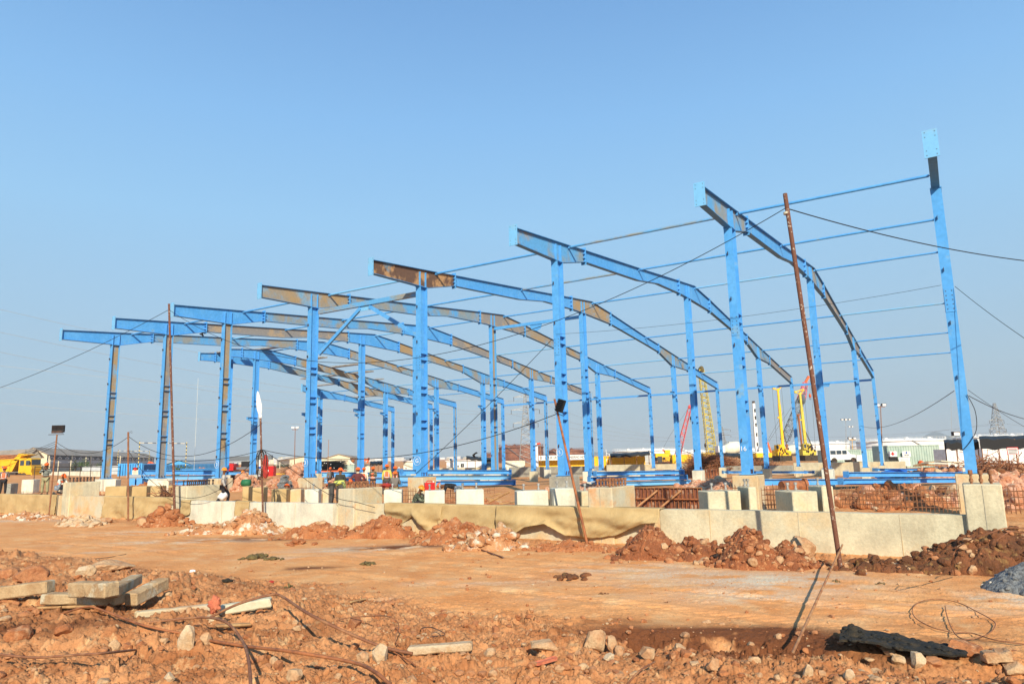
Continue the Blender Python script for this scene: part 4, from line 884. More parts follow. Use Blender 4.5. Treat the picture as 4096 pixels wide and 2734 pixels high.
# black sheet caked with muck
p = [GP(3362, 2535, .22), GP(3865, 2612, .08)]; a, b = p; mb = MB(); d = (b-a).normalized(); nrm = Vector((-d.y, d.x, 0)); L = (b-a).length; vs = []; nx_, ny_ = 70, 14
for i in range(nx_+1):
    for j in range(ny_+1):
        t = i/nx_; q = a+d*(t*L)+nrm*((j/ny_-.5)*(.85-.35*t)+.1); nz = vnoise3(np.array([[q.x*9, q.y*9, 0]]))[0]; z = a.z+(b.z-a.z)*t+.035*nz+.02*math.sin(t*7+j*.4)+(.10*math.exp(-((t-.12)/.07)**2)*(.5+nz) if 3 < j < 12 else 0)-.03*abs(j/ny_-.5)
        vs.append((q.x, q.y, z))
fs = [(i*(ny_+1)+j, (i+1)*(ny_+1)+j, (i+1)*(ny_+1)+j+1, i*(ny_+1)+j+1) for i in range(nx_) for j in range(ny_)]
t = thing('torn_sheet', 'black muck-caked sheet lying across the trench at lower right', 'sheet', tuple(a)); o = mb.add(vs, fs, 'muck').build('sheet', t); md = o.modifiers.new('s', 'SOLIDIFY'); md.thickness = .03
mb = MB(); rs = np.random.RandomState(3)
for k in range(60):
    i = rs.randint(len(vs)); r = rs.uniform(.02, .06); mb.blob(vs[i], (r, r, r*.5), 2, k, .4, 2, mname='muck', smooth=False)
tag(mb.build('caked_muck', t), kind='stuff')
# ---------------------------------------------------------------- bent reinforcing rods and wires
def rod(pts, r, m, label, name='rebar', cat='rebar', grp='bent steel rods in the foreground', n=8, dz=None):
    P = []
    for k, q in enumerate(pts): v = GP(q[0], q[1], q[2] if len(q) > 2 else .06); P.append(v)
    mb = MB(); mb.tube(spline(P, 8), r, 7, m); single(mb, name, label, cat, grp, origin=1)
rod([(240, 2455, .03), (345, 2425, .14), (400, 2435, .14), (560, 2495, .12), (720, 2530, .05)], .016, 'rust_pipe', 'thick rust rod running from the beams to the upright rock')
rod([(-30, 2612, .2), (60, 2622, .16), (150, 2628, .15), (300, 2618, .15), (400, 2612, .14), (540, 2597, .08)], .015, 'rust_bar', 'straight rust rod casting a long shadow at lower left')
rod([(590, 2488, .08), (800, 2468, .2), (900, 2485, .26), (965, 2555, .3), (995, 2640, .28), (1005, 2790, .25)], .017, 'rust_bar', 'rod curving down to the bottom edge at left')
rod([(840, 2468, .1), (950, 2415, .30), (1080, 2378, .40), (1130, 2385, .40), (1250, 2462, .34), (1500, 2575, .16), (1650, 2612, .05)], .019, 'rust_bar', 'long arched rod ending at the bright plank')
rod([(840, 2560, .06), (1000, 2585, .1), (1170, 2605, .15), (1400, 2645, .18), (1500, 2685, .2), (1600, 2775, .2)], .019, 'rust_pipe', 'ribbed rust rod leaving the bottom edge near centre')
rod([(1345, 2480, .04), (1400, 2468, .16), (1480, 2462, .22), (1560, 2465, .22), (1595, 2500, .2), (1580, 2555, .1), (1600, 2585, .03)], .007, 'rust_bar', 'thin wire arch left of the bright plank')
rod([(1680, 2525, .03), (1690, 2510, .12), (1730, 2508, .14), (1780, 2535, .05), (1720, 2545, .02)], .006, 'dark_steel', 'tangle of thin dark wire above the bright plank')
rod([(1535, 2585, .04), (1600, 2620, .04), (1665, 2660, .03)], .008, 'rust_pipe', 'short thin rod behind the pale rounded rock')
q7 = lambda L, z=.05: [(2996+x/2.1355, 2000+y/2.1355, z) for x, y in L]
rod(q7([(1675, 900), (1690, 980), (1730, 1090), (1790, 1165), (1880, 1185), (2040, 1140), (2105, 1060), (2060, 1010), (1950, 950), (1780, 870), (1600, 842), (1470, 862), (1398, 920), (1420, 1000), (1560, 1080), (1740, 1125), (1900, 1132), (2100, 1190), (2360, 1228)], .04), .008, 'rust_bar', 'large loop of thin rod on the road at right')
rod([(3820, 2300, .05), (3812, 2240, .7), (3825, 2195, .95), (3880, 2160, 1.2), (3960, 2130, 1.35), (4030, 2110, 1.4), (4120, 2115, 1.4)], .010, 'rust_bar', 'thin rod arching over the dark soil mound to the right edge')
rod([(3985, 2160, 1.0), (4030, 2130, 1.1), (4060, 2125, 1.1), (4110, 2135, 1.05)], .009, 'rust_bar', 'second shorter thin rod arch at the right edge')
rod([(2505, 2740, .02), (2560, 2680, .12), (2620, 2645, .12)], .010, 'rust_bar', 'thin rod at the bottom beside the dark cleft')
rod([(350, 2236, .02), (430, 2228, .02), (505, 2214, .03)], .008, 'dark_steel', 'thin dark cable piece on the road at left')
# ---------------------------------------------------------------- sackcloth draped on the wall
def drape(pa, pb, hem, label, seed, top=1.06, over=.25, m='burlap', amp=.045, s0=SW, ytop=2040):
    ua_, ub_ = uat(pa, ytop), uat(pb, ytop); n = max(24, int(abs(ua_-ub_)*22)); kk = 30; vs = []
    for i in range(n+1):
        t = i/n; uu = ua_+(ub_-ua_)*t; zb_ = float(np.interp(t, [h[0] for h in hem], [h[1] for h in hem])); tp = top+.015
        for j in range(kk+1):
            if j < 4: s_ = s0+over*(1-j/4); z = tp+.012
            else:
                f = (j-4)/(kk-4); z = tp-(tp-zb_)*f
                wv = amp*f*(math.sin(uu*1.3+seed+f*2.5)+.7*math.sin(uu*3.1+f*6+seed*2))+amp*1.5*(vnoise3(np.array([[uu*1.4, z*5, seed]]))[0]-.3)*min(1, f*3)
                wv += .05*f*(fbm(np.array([[uu*5, z*3+uu, seed]]), 3, 7)[0]-.5)+.03*f*abs(math.sin(uu*9+z*14+3*vnoise3(np.array([[uu*2, z*2, seed]]))[0])); s_ = s0-.025-max(0, wv+amp*.7)
            vs.append(su(s_, uu, z))
    fs = [(i*(kk+1)+j, i*(kk+1)+j+1, (i+1)*(kk+1)+j+1, (i+1)*(kk+1)+j) for i in range(n) for j in range(kk)]
    mb = MB(); mb.add(vs, fs, m, True); o = single(mb, 'sackcloth', label, 'sackcloth', 'sackcloth draped on the front wall', origin=1); md = o.modifiers.new('s', 'SOLIDIFY'); md.thickness = .012
    return o
drape(2000, 2650, [(0, .05), (.1, .08), (.2, .4), (.33, .55), (.45, .18), (.6, .12), (.75, .25), (.9, .62), (1, .7)], 'long sagging sackcloth hung on the wall behind the leaning lamp stick', 1, 1.06, amp=.09, s0=SW-.16, over=.4)
drape(1760, 2010, [(0, -.05), (.5, 0), (1, .05)], 'flat sackcloth length left of the long sagging one', 2, 1.05, amp=.03, s0=SW-.06)
drape(1545, 1775, [(0, .3), (.15, .0), (.3, .35), (.5, .6), (.7, .2), (.85, .05), (1, .1)], 'netted bunched sackcloth right of the broad tan pier', 3, 1.06, amp=.1)
drape(420, 705, [(0, .0), (.4, .02), (.75, .2), (.9, .75), (1, .85)], 'tan sackcloth behind the short rusty stick', 4, 1.12, ytop=1995, amp=.05)
drape(-60, 230, [(0, .0), (.5, .0), (1, .05)], 'yellowish sackcloth covering the leftmost wall length', 5, 1.15, ytop=1985, amp=.03)
drape(748, 785, [(0, .35), (.5, .3), (1, .4)], 'small hanging strip of sackcloth left of the walking man', 6, 1.03, ytop=2005, s0=SW-.26)
drape(965, 1020, [(0, .1), (.5, .02), (1, .3)], 'narrow sackcloth strip on the whitish wall', 7, 1.03, ytop=2012, s0=SW-.26)
# ---------------------------------------------------------------- formwork and starter bars
t0 = SP(2535, 2022, -2.5); t1 = SP(2812, 2022, -2.5); a = Vector((t0.x, t0.y, 0)); b = Vector((t1.x, t1.y, 0)); z0 = gz(a.x, a.y)-.1; d = (b-a).normalized(); nrm = Vector((d.y, -d.x, 0))
if nrm.y > 0: nrm = -nrm
H_ = SP(2700, 1948, -2.5).z-z0; t = thing('formwork', 'rusty steel formwork panels with two slanted props', 'formwork', (a.x, a.y, z0), 0, 'rusty formwork runs')
L = (b-a).length; npan = 9; mb = MB(); mb.bar(a+Vector((0, 0, z0+H_/2)), b+Vector((0, 0, z0+H_/2)), .02, H_, 'formwork'); mb.build('panel', t)
mb = MB()
for k in range(npan*2+1):
    q = a+d*(L*k/(npan*2))+nrm*.04; mb.box(q+Vector((0, 0, z0+H_/2)), (.02, .07, H_), math.atan2(d.y, d.x), 'rust_pipe')
mb.bar(a+Vector((0, 0, z0+H_-.01))+nrm*.04, b+Vector((0, 0, z0+H_-.01))+nrm*.04, .1, .03, 'rust_tan'); mb.build('ribs', t)
for zz in (.15, .62):
    mb = MB(); mb.tube([a+nrm*.12+Vector((0, 0, z0+H_*zz)), b+nrm*.12+Vector((0, 0, z0+H_*zz))], .03, 8, 'rust_pipe'); mb.build('waler_pipe', t)
for f in (.38, .72):
    q = a+d*(L*f); mb = MB(); mb.tube([q+nrm*.1+Vector((0, 0, z0+H_*.9)), q-d*1.0+nrm*1.1+Vector((0, 0, z0+.05))], .04, 8, 'rust_tan'); mb.build('prop', t)
for (pa, pb, ya, yb, s, lab) in [(2620, 2720, 1878, 1905, 42, 'red formwork run beyond the blue beams left of the rusty scrap heap'), (2740, 2870, 1876, 1912, 40, 'dark formwork run under the rusty scrap heap')]:
    q0 = SP(pa, ya, s); q1 = SP(pb, ya, s); mb = MB(); zz = q0.z; zl = SP(pa, yb, s).z; mb.bar(Vector((q0.x, q0.y, (zz+zl)/2)), Vector((q1.x, q1.y, (zz+zl)/2)), .05, zz-zl, 'formwork')
    for k in range(12): e = q0.lerp(q1, (k+.5)/12); mb.box((e.x-.02, e.y-.06, (zz+zl)/2), (.05, .1, zz-zl-.02), ROTF, 'rust_pipe')
    single(mb, 'formwork', lab, 'formwork', 'rusty formwork runs')
def cage(pa, pb, ya, yb, s, nv, nh, label, dz=.0, r=.009, m='rust_bar', two=True):
    a = SP(pa, yb, s); b = SP(pb, yb, s); zt_ = SP((pa+pb)/2, ya, s).z; zb_ = min(a.z, b.z)-.1; mb = MB(); rs = np.random.RandomState(int(pa))
    S_ = Vector((SY, CY, 0))
    for lay in ((0, .35) if two else (0,)):
        for k in range(nv):
            q = a.lerp(b, k/(nv-1))+S_*lay; q.z = zb_; top = zt_+rs.uniform(-.12, .05); mb.tube([q, Vector((q.x+rs.normal()*.015, q.y, top))], r, 4, m, cap=False)
        for k in range(nh):
            z = zb_+(zt_-zb_)*(k+.7)/(nh+.6); qa = a+S_*lay; qb = b+S_*lay; qa.z = z; qb.z = z+rs.normal()*.02; mb.tube([qa, qb], r, 4, m, cap=False)
    single(mb, 'rebar_cage', label, 'rebar cage', 'starter bar meshes behind the wall', origin=1)
cage(3362, 3600, 1945, 2015, -5.6, 17, 4, 'starter bar mesh right of the tall pale block')
cage(3605, 3842, 1940, 2030, -5.6, 15, 4, 'starter bar mesh left of the corner pier')
cage(3050, 3135, 1940, 2020, -5.2, 8, 4, 'starter bar mesh between the two right hand block groups')
cage(2880, 2960, 1935, 1950, -3.5, 6, 1, 'short starter bars behind the broad two-bolt block')
cage(1612, 1662, 1948, 2015, -5.5, 6, 4, 'starter bar mesh left of the crouching worker')
cage(1782, 1822, 1955, 2012, -5.0, 5, 3, 'starter bars beside the bending worker in black')
cage(58, 168, 1962, 1990, -6.0, 22, 2, 'dense starter bars in front of the left whitish block')
cage(270, 340, 1910, 1926, 2, 12, 2, 'dark rusty bar row behind the left pale pier')
cage(1740, 1960, 1948, 1962, -3.8, 9, 1, 'low starter bars in front of the blue beam stack')
cage(4010, 4120, 1945, 2040, -4.5, 7, 4, 'starter bar mesh at the right edge')
cage(1000, 1240, 1938, 1952, -2, 16, 1, 'short starter bars at the foot of the pink brick heap')
# ---------------------------------------------------------------- steel beams stacked on the ground
def ibeam(a, b, w_, h_, m, label, grp, plates=True, tilt=0):
    a = Vector(a); b = Vector(b); d = (b-a).normalized(); mb = MB(); up = Vector((0, 0, 1))
    mb.bar(a, b, .014, h_-.044, m); mb.bar(a+up*(h_/2-.011), b+up*(h_/2-.011), w_, .022, m); mb.bar(a-up*(h_/2-.011), b-up*(h_/2-.011), w_, .022, m)
    if plates:
        for e, sg in ((a, -1), (b, 1)):
            mb.bar(e+d*sg*.002, e+d*sg*.024, w_+.08, h_+.1, m)
            for k in (-.12, 0, .12): mb.bar(e-d*sg*.10+up*k*2, e+d*sg*.001+up*k*2, w_*.8, .012, m)
    single(mb, 'steel_beam', label, 'steel beam', grp, origin=1)
def stack(pa, pb, py, y0, y1, layers, rows, gname, descr, h_=.42, w_=.3, zoff=0, m='steel_blue', lay_dx=.4, seed=1):
    a = W(pa, py, y0); b = W(pb, py, y1); rs = np.random.RandomState(seed); a.z = max(a.z, gz(a.x, a.y))+zoff; b.z = max(b.z, gz(b.x, b.y))+zoff; d = (b-a); d.z = 0; d.normalize(); n = Vector((-d.y, d.x, 0))
    if n.y < 0: n = -n
    ln = ['bottom', 'second', 'third', 'fourth', 'top']; rn = ['front', 'middle', 'back']
    for L_ in range(layers):
        for r_ in range(rows):
            o = n*(r_*.42)+Vector((0, 0, h_*.5+L_*(h_+.1)+.08)); s_ = rs.uniform(-lay_dx, lay_dx, 2)
            ibeam(a+o+d*s_[0], b+o+d*s_[1], w_, h_, 'steel_blue_pale' if rs.rand() < .25 else m, 'blue beam of the %s, %s layer, %s' % (descr, ln[L_], rn[r_]), gname)
stack(1600, 2050, 1962, 49, 54, 3, 2, 'blue beams stacked behind the worker group', 'stack right of the fourth pedestal', .30, seed=3)
stack(1290, 1640, 1935, 62, 64, 2, 2, 'blue beams behind the dark-shirted worker', 'stack behind the maroon jacket', .42, seed=4)
stack(2385, 2745, 1950, 48, 52, 3, 2, 'blue beams stacked between third and second columns', 'stack behind the rusty bolts', .26, seed=5)
stack(3030, 3650, 1945, 42, 44, 1, 2, 'blue beams lying on pink rubble', 'low run behind the tall rusty pole', .34, seed=6)
stack(3380, 3835, 1938, 41, 46, 2, 1, 'blue beams stacked left of the first column', 'stack left of the first column', .27, seed=7)
stack(2900, 3240, 1895, 68, 70, 1, 2, 'thin blue beams behind the second column', 'thin run beyond the second column', .2, seed=8)
stack(3520, 3720, 1885, 68, 70, 1, 2, 'far blue beams before the green container', 'far run before the green container', .22, seed=9)
stack(585, 860, 1945, 58, 61, 3, 2, 'blue beams stacked behind the seventh column', 'stack behind the seventh column', .34, seed=10)
stack(735, 900, 1900, 95, 98, 2, 2, 'blue beams further behind the seventh column', 'farther stack left of the sixth column', .38, seed=11)
stack(530, 590, 1942, 52, 58, 1, 2, 'skewed blue beams near the short stick', 'skewed pair right of the short stick', .42, seed=12)
stack(850, 985, 1900, 95, 96, 1, 2, 'blue beams behind the sixth column', 'run behind the sixth column', .35, seed=13)
#@@POLES
# ---------------------------------------------------------------- poles, lamps, cables
def pole(p0, p1, r, m, label, name='pole', r2=None, grp='rusty poles and sticks'):
    t = thing(name, label, 'pole', tuple(p0), 0, grp); mb = MB(); mb.tube([p0, Vector(p0).lerp(Vector(p1), .33), Vector(p0).lerp(Vector(p1), .66), p1], r, 10, m, r2=r2); mb.build('shaft', t); return t
pr0 = GP(3365, 2275); pr0.z -= .2; pr1 = SP(3140, 775, -10.42); t = pole(pr0, pr1, .055, 'rust_white', 'tall white-flecked rusty pole leaning in front of the right wall')
mb = MB()
for k in range(3): mb.tube([pr1+Vector((.075*math.cos(a), .075*math.sin(a), -.5-.02*k)) for a in np.linspace(0, 6.28, 10)], .012, 5, 'white_warm')
mb.build('rope_tie', t)
a = G(3152, 2610, .2); b = SP(3362, 2175, -10.42); b.y -= .1; pole(a-Vector((0, 0, .1)), b, .02, 'rust_tan', 'thin tan stick propping the tall rusty pole', 'stick')
pl0 = SP(700, 2092, -8.8); pl0.z = 0; pl1 = SP(676, 1215, -8.8); pole(pl0, pl1, .06, 'rust_white', 'tallest left rusty pole with pale flecks', r2=.05)
ps0 = SP(513, 2078, -8.6); ps0.z = 0; ps1 = SP(513, 1727, -8.6); t = pole(ps0, ps1, .045, 'rust_bar', 'short rusty stick pole left of the tallest left pole')
mb = MB(); mb.tube(spline([ps1+Vector((.02, 0, -.1)), ps1+Vector((.16, 0, .05)), ps1+Vector((.2, 0, -.06)), ps1+Vector((.1, 0, 0))], 5), .006, 4, 'dark_steel'); mb.build('wire_hook', t)
# floodlight seen from behind
f0 = SP(196, 2052, -8.6); f0.z = 0; f1 = SP(228, 1738, -8.6); t = pole(f0, f1, .04, 'rust_bar', 'leaning pole carrying a black floodlight at the left', 'floodlight_pole', grp='lamps on poles')
mb = MB(); sc = MPP(f1.y); mb.box(f1+Vector((.05, 0, .34)), (50*sc, .1, 28*sc), 0, 'black'); mb.box(f1+Vector((.05, -.06, .16)), (46*sc, .06, 10*sc), 0, 'dark_steel')
for k in range(9): mb.box(f1+Vector((.05+(k-4)*.075, -.07, .42)), (.012, .06, .2), 0, 'dark_steel')
mb.build('lamp_head', t); mb = MB(); mb.box(f1+Vector((-.05, 0, .02)), (.85, .08, .03), 0, 'dark_steel'); mb.build('crossbar', t)
# white street lamp pole with coil
l0 = SP(1054, 2072, -8.7); l0.z = .1; l1 = SP(1042, 1672, -8.7); t = pole(l0, l1, .042, 'rust_white', 'leaning rusty pole with a white leaf-shaped lamp and coiled cable', 'lamp_pole', grp='lamps on poles')
sc = MPP(l1.y); tip = l1+Vector((-14*sc, .0, 98*sc)); ax = (tip-l1).normalized(); mb = MB(); prof = [(.02, 0), (.07, .02), (.07, .12), (.05, .16), (.08, .22), (.12, .4), (.125, .6), (.09, .85), (.05, 1.1), (.005, 1.2)]
Mx = ax.to_track_quat('Z', 'Y').to_matrix(); mb.lathe([(r_, z) for r_, z in prof], 14, l1, 'white', M=Mx); mb.v = [(l1.x+(v[0]-l1.x), l1.y+(v[1]-l1.y)*.45, v[2]) for v in mb.v]; mb.build('lamp_head', t)
cm = SP(1050, 1800, -8.75); t2 = thing('cable_coil', 'black cable coils hanging from the white lamp pole', 'cable', tuple(cm)); mb = MB()
for k in range(7):
    rx = .16+.05*random.random(); ry = .42+.2*random.random(); o = Vector((random.uniform(-.06, .06), -.06-.01*k, -ry*.95)); mb.tube([cm+o+Vector((rx*math.cos(a), .02*math.sin(3*a+k), ry*math.sin(a))) for a in np.linspace(0, 6.28, 26)], .009, 5, 'black')
mb.build('coils', t2)
mb = MB(); c = SP(1062, 1862, -8.7); mb.blob(c, (.13, .08, .42), 3, 5, .35, 1.6, rot=(0, 0, 0), mname='red_cloth'); mb.blob(c+Vector((.02, -.02, -.32)), (.12, .09, .2), 3, 6, .35, 1.6, rot=(0, 0, 0), mname='red_cloth'); single(mb, 'red_rag', 'dark red rag tied to the white lamp pole', 'rag')
# leaning stick with work lamp
m0 = GP(2352, 2178); m0.z -= .1; m1 = SP(2218, 1595, -8.45); t = pole(m0, m1, .045, 'rust_pipe', 'leaning orange-rusted stick with a black work lamp', 'lamp_stick', grp='lamps on poles', r2=.035)
c = SP(2242, 1622, -8.5); sc = MPP(c.y); mb = MB(); M_ = Matrix.Rotation(.35, 3, 'Y') @ Matrix.Rotation(-.5, 3, 'Z')
mb.box(c, (30*sc, .12, 52*sc), M=M_, mname='black')
for k in range(7): mb.box(c+M_ @ Vector((0, -.1, (k-3)*.055)), (28*sc, .08, .014), M=M_, mname='black')
mb.box(c+M_ @ Vector((0, .075, 0)), (24*sc, .02, 44*sc), M=M_, mname='glass'); mb.build('lamp_head', t)
mb = MB(); mb.tube([c+Vector((-.2, 0, -.2)), c+Vector((.1, -.02, -.34)), c+Vector((.16, 0, -.2))], .012, 5, 'black'); mb.build('bracket', t)
# site cables
def cable(p0, p1, sag, r, label, m='black', n=24, grp='cables strung over the site', name='cable'):
    mb = MB(); mb.tube(catenary(p0, p1, sag, n), r, 5, m); single(mb, name, label, 'cable', grp, origin=1)
def cabp(pts, r, label, m='black', name='cable'):
    mb = MB(); mb.tube(spline(pts, 6), r, 5, m); single(mb, name, label, 'cable', 'cables strung over the site', origin=1)
LT = SP(676, 1238, -8.8); RTp = SP(3143, 832, -10.42)
cable(LT, W(-150, 1600, 42), .35, .013, 'cable from the tallest left pole down to the left edge')
cable(LT, RTp, 3.3, .011, 'long cable sagging from the tallest left pole to the tall right pole', n=60)
cable(RTp, W(4300, 1062, 21), .25, .015, 'cable from the tall right pole to the right edge')
FL = SP(223, 1765, -8.6); ST = SP(515, 1745, -8.6); ST2 = SP(513, 1800, -8.6)
for k, (yy, sg) in enumerate([(1830, .35), (1842, .3), (1900, .2)]): cable(FL+Vector((0, 0, -.12*k)), W(-120, yy, 46), sg, .012, ['upper', 'middle', 'lowest'][k]+' cable from the floodlight pole to the left edge')
cable(FL, ST, .75, .013, 'cable sagging between the floodlight pole and the short stick'); LP = SP(1048, 1692, -8.7); LP2 = SP(1051, 1798, -8.7)
cable(ST, LP, 1.2, .013, 'upper cable from the short stick to the white lamp pole'); cable(ST2, LP2, .5, .013, 'middle cable from the short stick to the white lamp pole'); cable(ST2, LP2, 2.2, .012, 'slack cable hanging low between short stick and white lamp pole')
cable(LP2, SP(2226, 1655, -8.5), .85, .013, 'cable from the white lamp pole to the leaning lamp stick', n=40)
cabp([LP2, SP(1150, 1865, -8.6), SP(1280, 1955, -8.5), SP(1355, 1993, -8.45), SP(1430, 2008, -8.4), SP(1500, 2028, -8.3)], .012, 'slack cable from the white lamp pole down to the tan pier')
cabp([FL+Vector((0, 0, -.2)), SP(270, 1822, -8.5), SP(310, 1856, -8.3)], .010, 'short cable drooping right of the floodlight pole')
cable(su(-.35, U[3]+.1, 2.0), su(-.35, U[2]+.2, 8.1), .15, .014, 'guy cable slanting from the fourth column foot to the third column')
cable(su(-.35, U[2], 8.3), su(-.35, U[0]+.2, 8.3), .25, .007, 'thin string between third and first columns'); cable(su(-.35, U[0]-.2, 8.2), W(4250, 1450, 20), .1, .009, 'thin cable from the first column falling to the right edge')
cable(su(-.3, U[0]+.2, 4.6), su(39, U[1], 4.7), .6, .012, 'thin cable from the first column to a rear column')
cable(su(-.3, U[0]-.2, 4.4), W(4200, 1690, 30), .2, .013, 'upper cable from the first column to the right edge'); cable(su(-.3, U[0]-.2, 4.6), W(4200, 1760, 30), .1, .008, 'lower cable from the first column to the right edge')
cabp([su(-.32, U[0]-.15, 4.45), su(-.34, U[0]-.32, 3.9), su(-.34, U[0]-.3, 3.3), su(-.34, U[0]-.1, 2.9), su(-.34, U[0]+.15, 2.6)], .012, 'cable wound around the lower first column')
tp10 = su(15.6, U[9], 11.6); cable(tp10, W(775, 1905, tp10.y-4), .05, .012, 'pale rope hanging from the cantilever tip down to the beam stack', m='white_warm')
#@@PEOPLE
# ---------------------------------------------------------------- people
def skinmesh(verts, edges, rad, sub=2):
    me = bpy.data.meshes.new('tmp'); me.from_pydata(verts, edges, []); o = bpy.data.objects.new('tmp', me); col.objects.link(o)
    md = o.modifiers.new('k', 'SKIN'); md.use_smooth_shade = True
    sv = me.skin_vertices[0].data
    for k, r in enumerate(rad): sv[k].radius = (r, r) if not isinstance(r, tuple) else r; sv[k].use_root = (k == 0)
    sd = o.modifiers.new('s', 'SUBSURF'); sd.levels = sub; sd.render_levels = sub
    dg = bpy.context.evaluated_depsgraph_get(); dg.update(); m2 = bpy.data.meshes.new_from_object(o.evaluated_get(dg))
    bpy.data.objects.remove(o); bpy.data.meshes.remove(me); return m2
def mesh_part(me, name, m, parent):
    me.materials.clear(); me.materials.append(MT[m]); me.name = name; o = bpy.data.objects.new(name, me); col.objects.link(o); o.parent = parent; return o
V3 = lambda *a: Vector(a)
def person(loc, face, label, pose='stand', shirt='shirt_grey', trousers='trouser_dark', vest=None, helmet='helmet_orange', H=1.72, arms='down', scarf=None, hair=True):
    t = thing('person', label, 'person', tuple(loc), face, None); k = H/1.72
    # local frame: x right, y forward, z up
    P = {'pel': V3(0, 0, .93), 'spn': V3(0, .0, 1.12), 'chs': V3(0, .0, 1.33), 'nck': V3(0, .0, 1.47), 'hd0': V3(0, .01, 1.55), 'hd1': V3(0, .015, 1.62), 'hd2': V3(0, .005, 1.70)}
    leg = {s: [V3(s*.10, 0, .88), V3(s*.12, .03, .50), V3(s*.13, -.01, .09), V3(s*.15, .15, .03)] for s in (-1, 1)}
    if pose == 'walk': leg = {-1: [V3(-.1, 0, .88), V3(-.11, .24, .55), V3(-.11, .20, .12), V3(-.12, .36, .06)], 1: [V3(.1, 0, .88), V3(.12, .02, .50), V3(.13, -.30, .16), V3(.14, -.18, .04)]}
    if pose == 'apart': leg = {s: [V3(s*.11, 0, .88), V3(s*.19, .02, .50), V3(s*.24, -.01, .09), V3(s*.27, .13, .03)] for s in (-1, 1)}
    if pose == 'squat':
        for n in P: P[n] = P[n]-V3(0, 0, .62)
        for n in ('spn', 'chs', 'nck', 'hd0', 'hd1', 'hd2'): P[n] = P[n]+V3(0, (P[n].z-.3)*.45, -(P[n].z-.3)*.10)
        leg = {s: [V3(s*.10, 0, .30), V3(s*.20, .38, .50), V3(s*.18, .14, .09), V3(s*.2, .3, .03)] for s in (-1, 1)}
    if pose == 'bend':
        a = R(78)
        for n in ('spn', 'chs', 'nck', 'hd0', 'hd1', 'hd2'):
            d = P[n]-V3(0, 0, .93); P[n] = V3(d.x, d.y*math.cos(a)+d.z*math.sin(a), .93+d.z*math.cos(a)-d.y*math.sin(a)-(.06 if n[0] == 'h' else 0))
        leg = {s: [V3(s*.11, -.02, .88), V3(s*.15, -.01, .48), V3(s*.17, -.05, .09), V3(s*.19, .1, .03)] for s in (-1, 1)}
    ax = (P['nck']-P['pel']).normalized(); fw = V3(1, 0, 0).cross(ax)*-1
    if fw.y < 0 and pose != 'bend': fw = -fw
    if pose == 'bend': fw = V3(0, ax.z, -ax.y) if ax.z > -.9 else fw
    sh = {s: P['nck']-ax*.07+V3(s*.19, 0, 0) for s in (-1, 1)}
    def arm(s, mode):
        o = sh[s]
        if mode == 'down': return [o, o+V3(s*.05, -.02, -.29), o+V3(s*.04, .06, -.54)]
        if mode == 'hips': return [o, o+V3(s*.17, -.06, -.23), o+V3(-s*.02, .06, -.40)]
        if mode == 'front': return [o, o+V3(s*.05, .10, -.26), o+V3(-s*.06, .30, -.20)]
        if mode == 'cross': return [o, o+V3(s*.08, .10, -.24), o+V3(-s*.20, .20, -.14)]
        if mode == 'reach': return [o, o+V3(0, .10, -.27), o+V3(-s*.05, .18, -.52)]
        if mode == 'face': return [o, o+V3(s*.08, .16, -.2), o+V3(-s*.12, .20, .02)]
        if mode == 'knees': return [o, o+V3(s*.04, .16, -.22), o+V3(-s*.04, .40, -.22)]
        if mode == 'carry': return [o, o+V3(s*.06, -.01, -.29), o+V3(s*.06, .10, -.52)]
    A = {s: arm(s, arms if isinstance(arms, str) else arms[0 if s < 0 else 1]) for s in (-1, 1)}
    vs = []; ed = []; rd = []
    def v(p, r, par=None):
        vs.append(tuple(p*k)); rd.append(r*k if not isinstance(r, tuple) else tuple(q*k for q in r)); i = len(vs)-1
        if par is not None: ed.append((par, i))
        return i
    pe = v(P['pel'], (.15, .11)); sp_ = v(P['spn'], (.13, .10), pe); ch = v(P['chs'], (.16, .105), sp_); nk = v(P['nck'], .055, ch); h0 = v(P['hd0'], .068, nk); h1 = v(P['hd1'], .088, h0); h2 = v(P['hd2'], .075, h1)
    hf = (P['hd2']-P['nck']).normalized(); hfw = V3(0, hf.z, -hf.y)
    v(P['hd0']*.5+P['hd1']*.5+hfw*.105, .016, h1)                        # nose
    for s in (-1, 1): v(P['hd0']*.4+P['hd1']*.6+V3(s*.10, 0, 0)-hfw*.01, .017, h1)   # ears
    for s in (-1, 1):
        a0 = v(sh[s], .058, ch); a1 = v(A[s][1], .042, a0); a2 = v(A[s][2], .028, a1); d = (A[s][2]-A[s][1]).normalized(); sd = d.cross(V3(0, 1, .2)).normalized()
        pm = v(A[s][2]+d*.07, (.034, .022), a2)
        for q, (off, ln) in enumerate([(-.03, .062), (-.010, .075), (.010, .07), (.03, .055)]):
            b = v(A[s][2]+d*.11+sd*off, .0085, pm); v(A[s][2]+d*(.11+ln)+sd*off*1.1+hfw*.02, .007, b)
        th = v(A[s][2]+d*.05-sd*.045, .010, pm); v(A[s][2]+d*.10-sd*.065, .008, th)
        l0 = v(leg[s][0], .085, pe); l1 = v(leg[s][1], .058, l0); l2 = v(leg[s][2], .038, l1); v(leg[s][3], .035, l2)
    mesh_part(skinmesh(vs, ed, rd, 1), 'body', 'skin', t)
    # shirt
    vs, ed, rd = [], [], []
    kv = .88 if vest else 1; b0 = v(P['pel']*.85+P['spn']*.15, (.175*kv, .14*kv)); b1 = v(P['spn'], (.165*kv, .13*kv), b0); b2 = v(P['chs'], (.19*kv, .135*kv), b1); v(P['nck']-ax*.03, .085, b2)
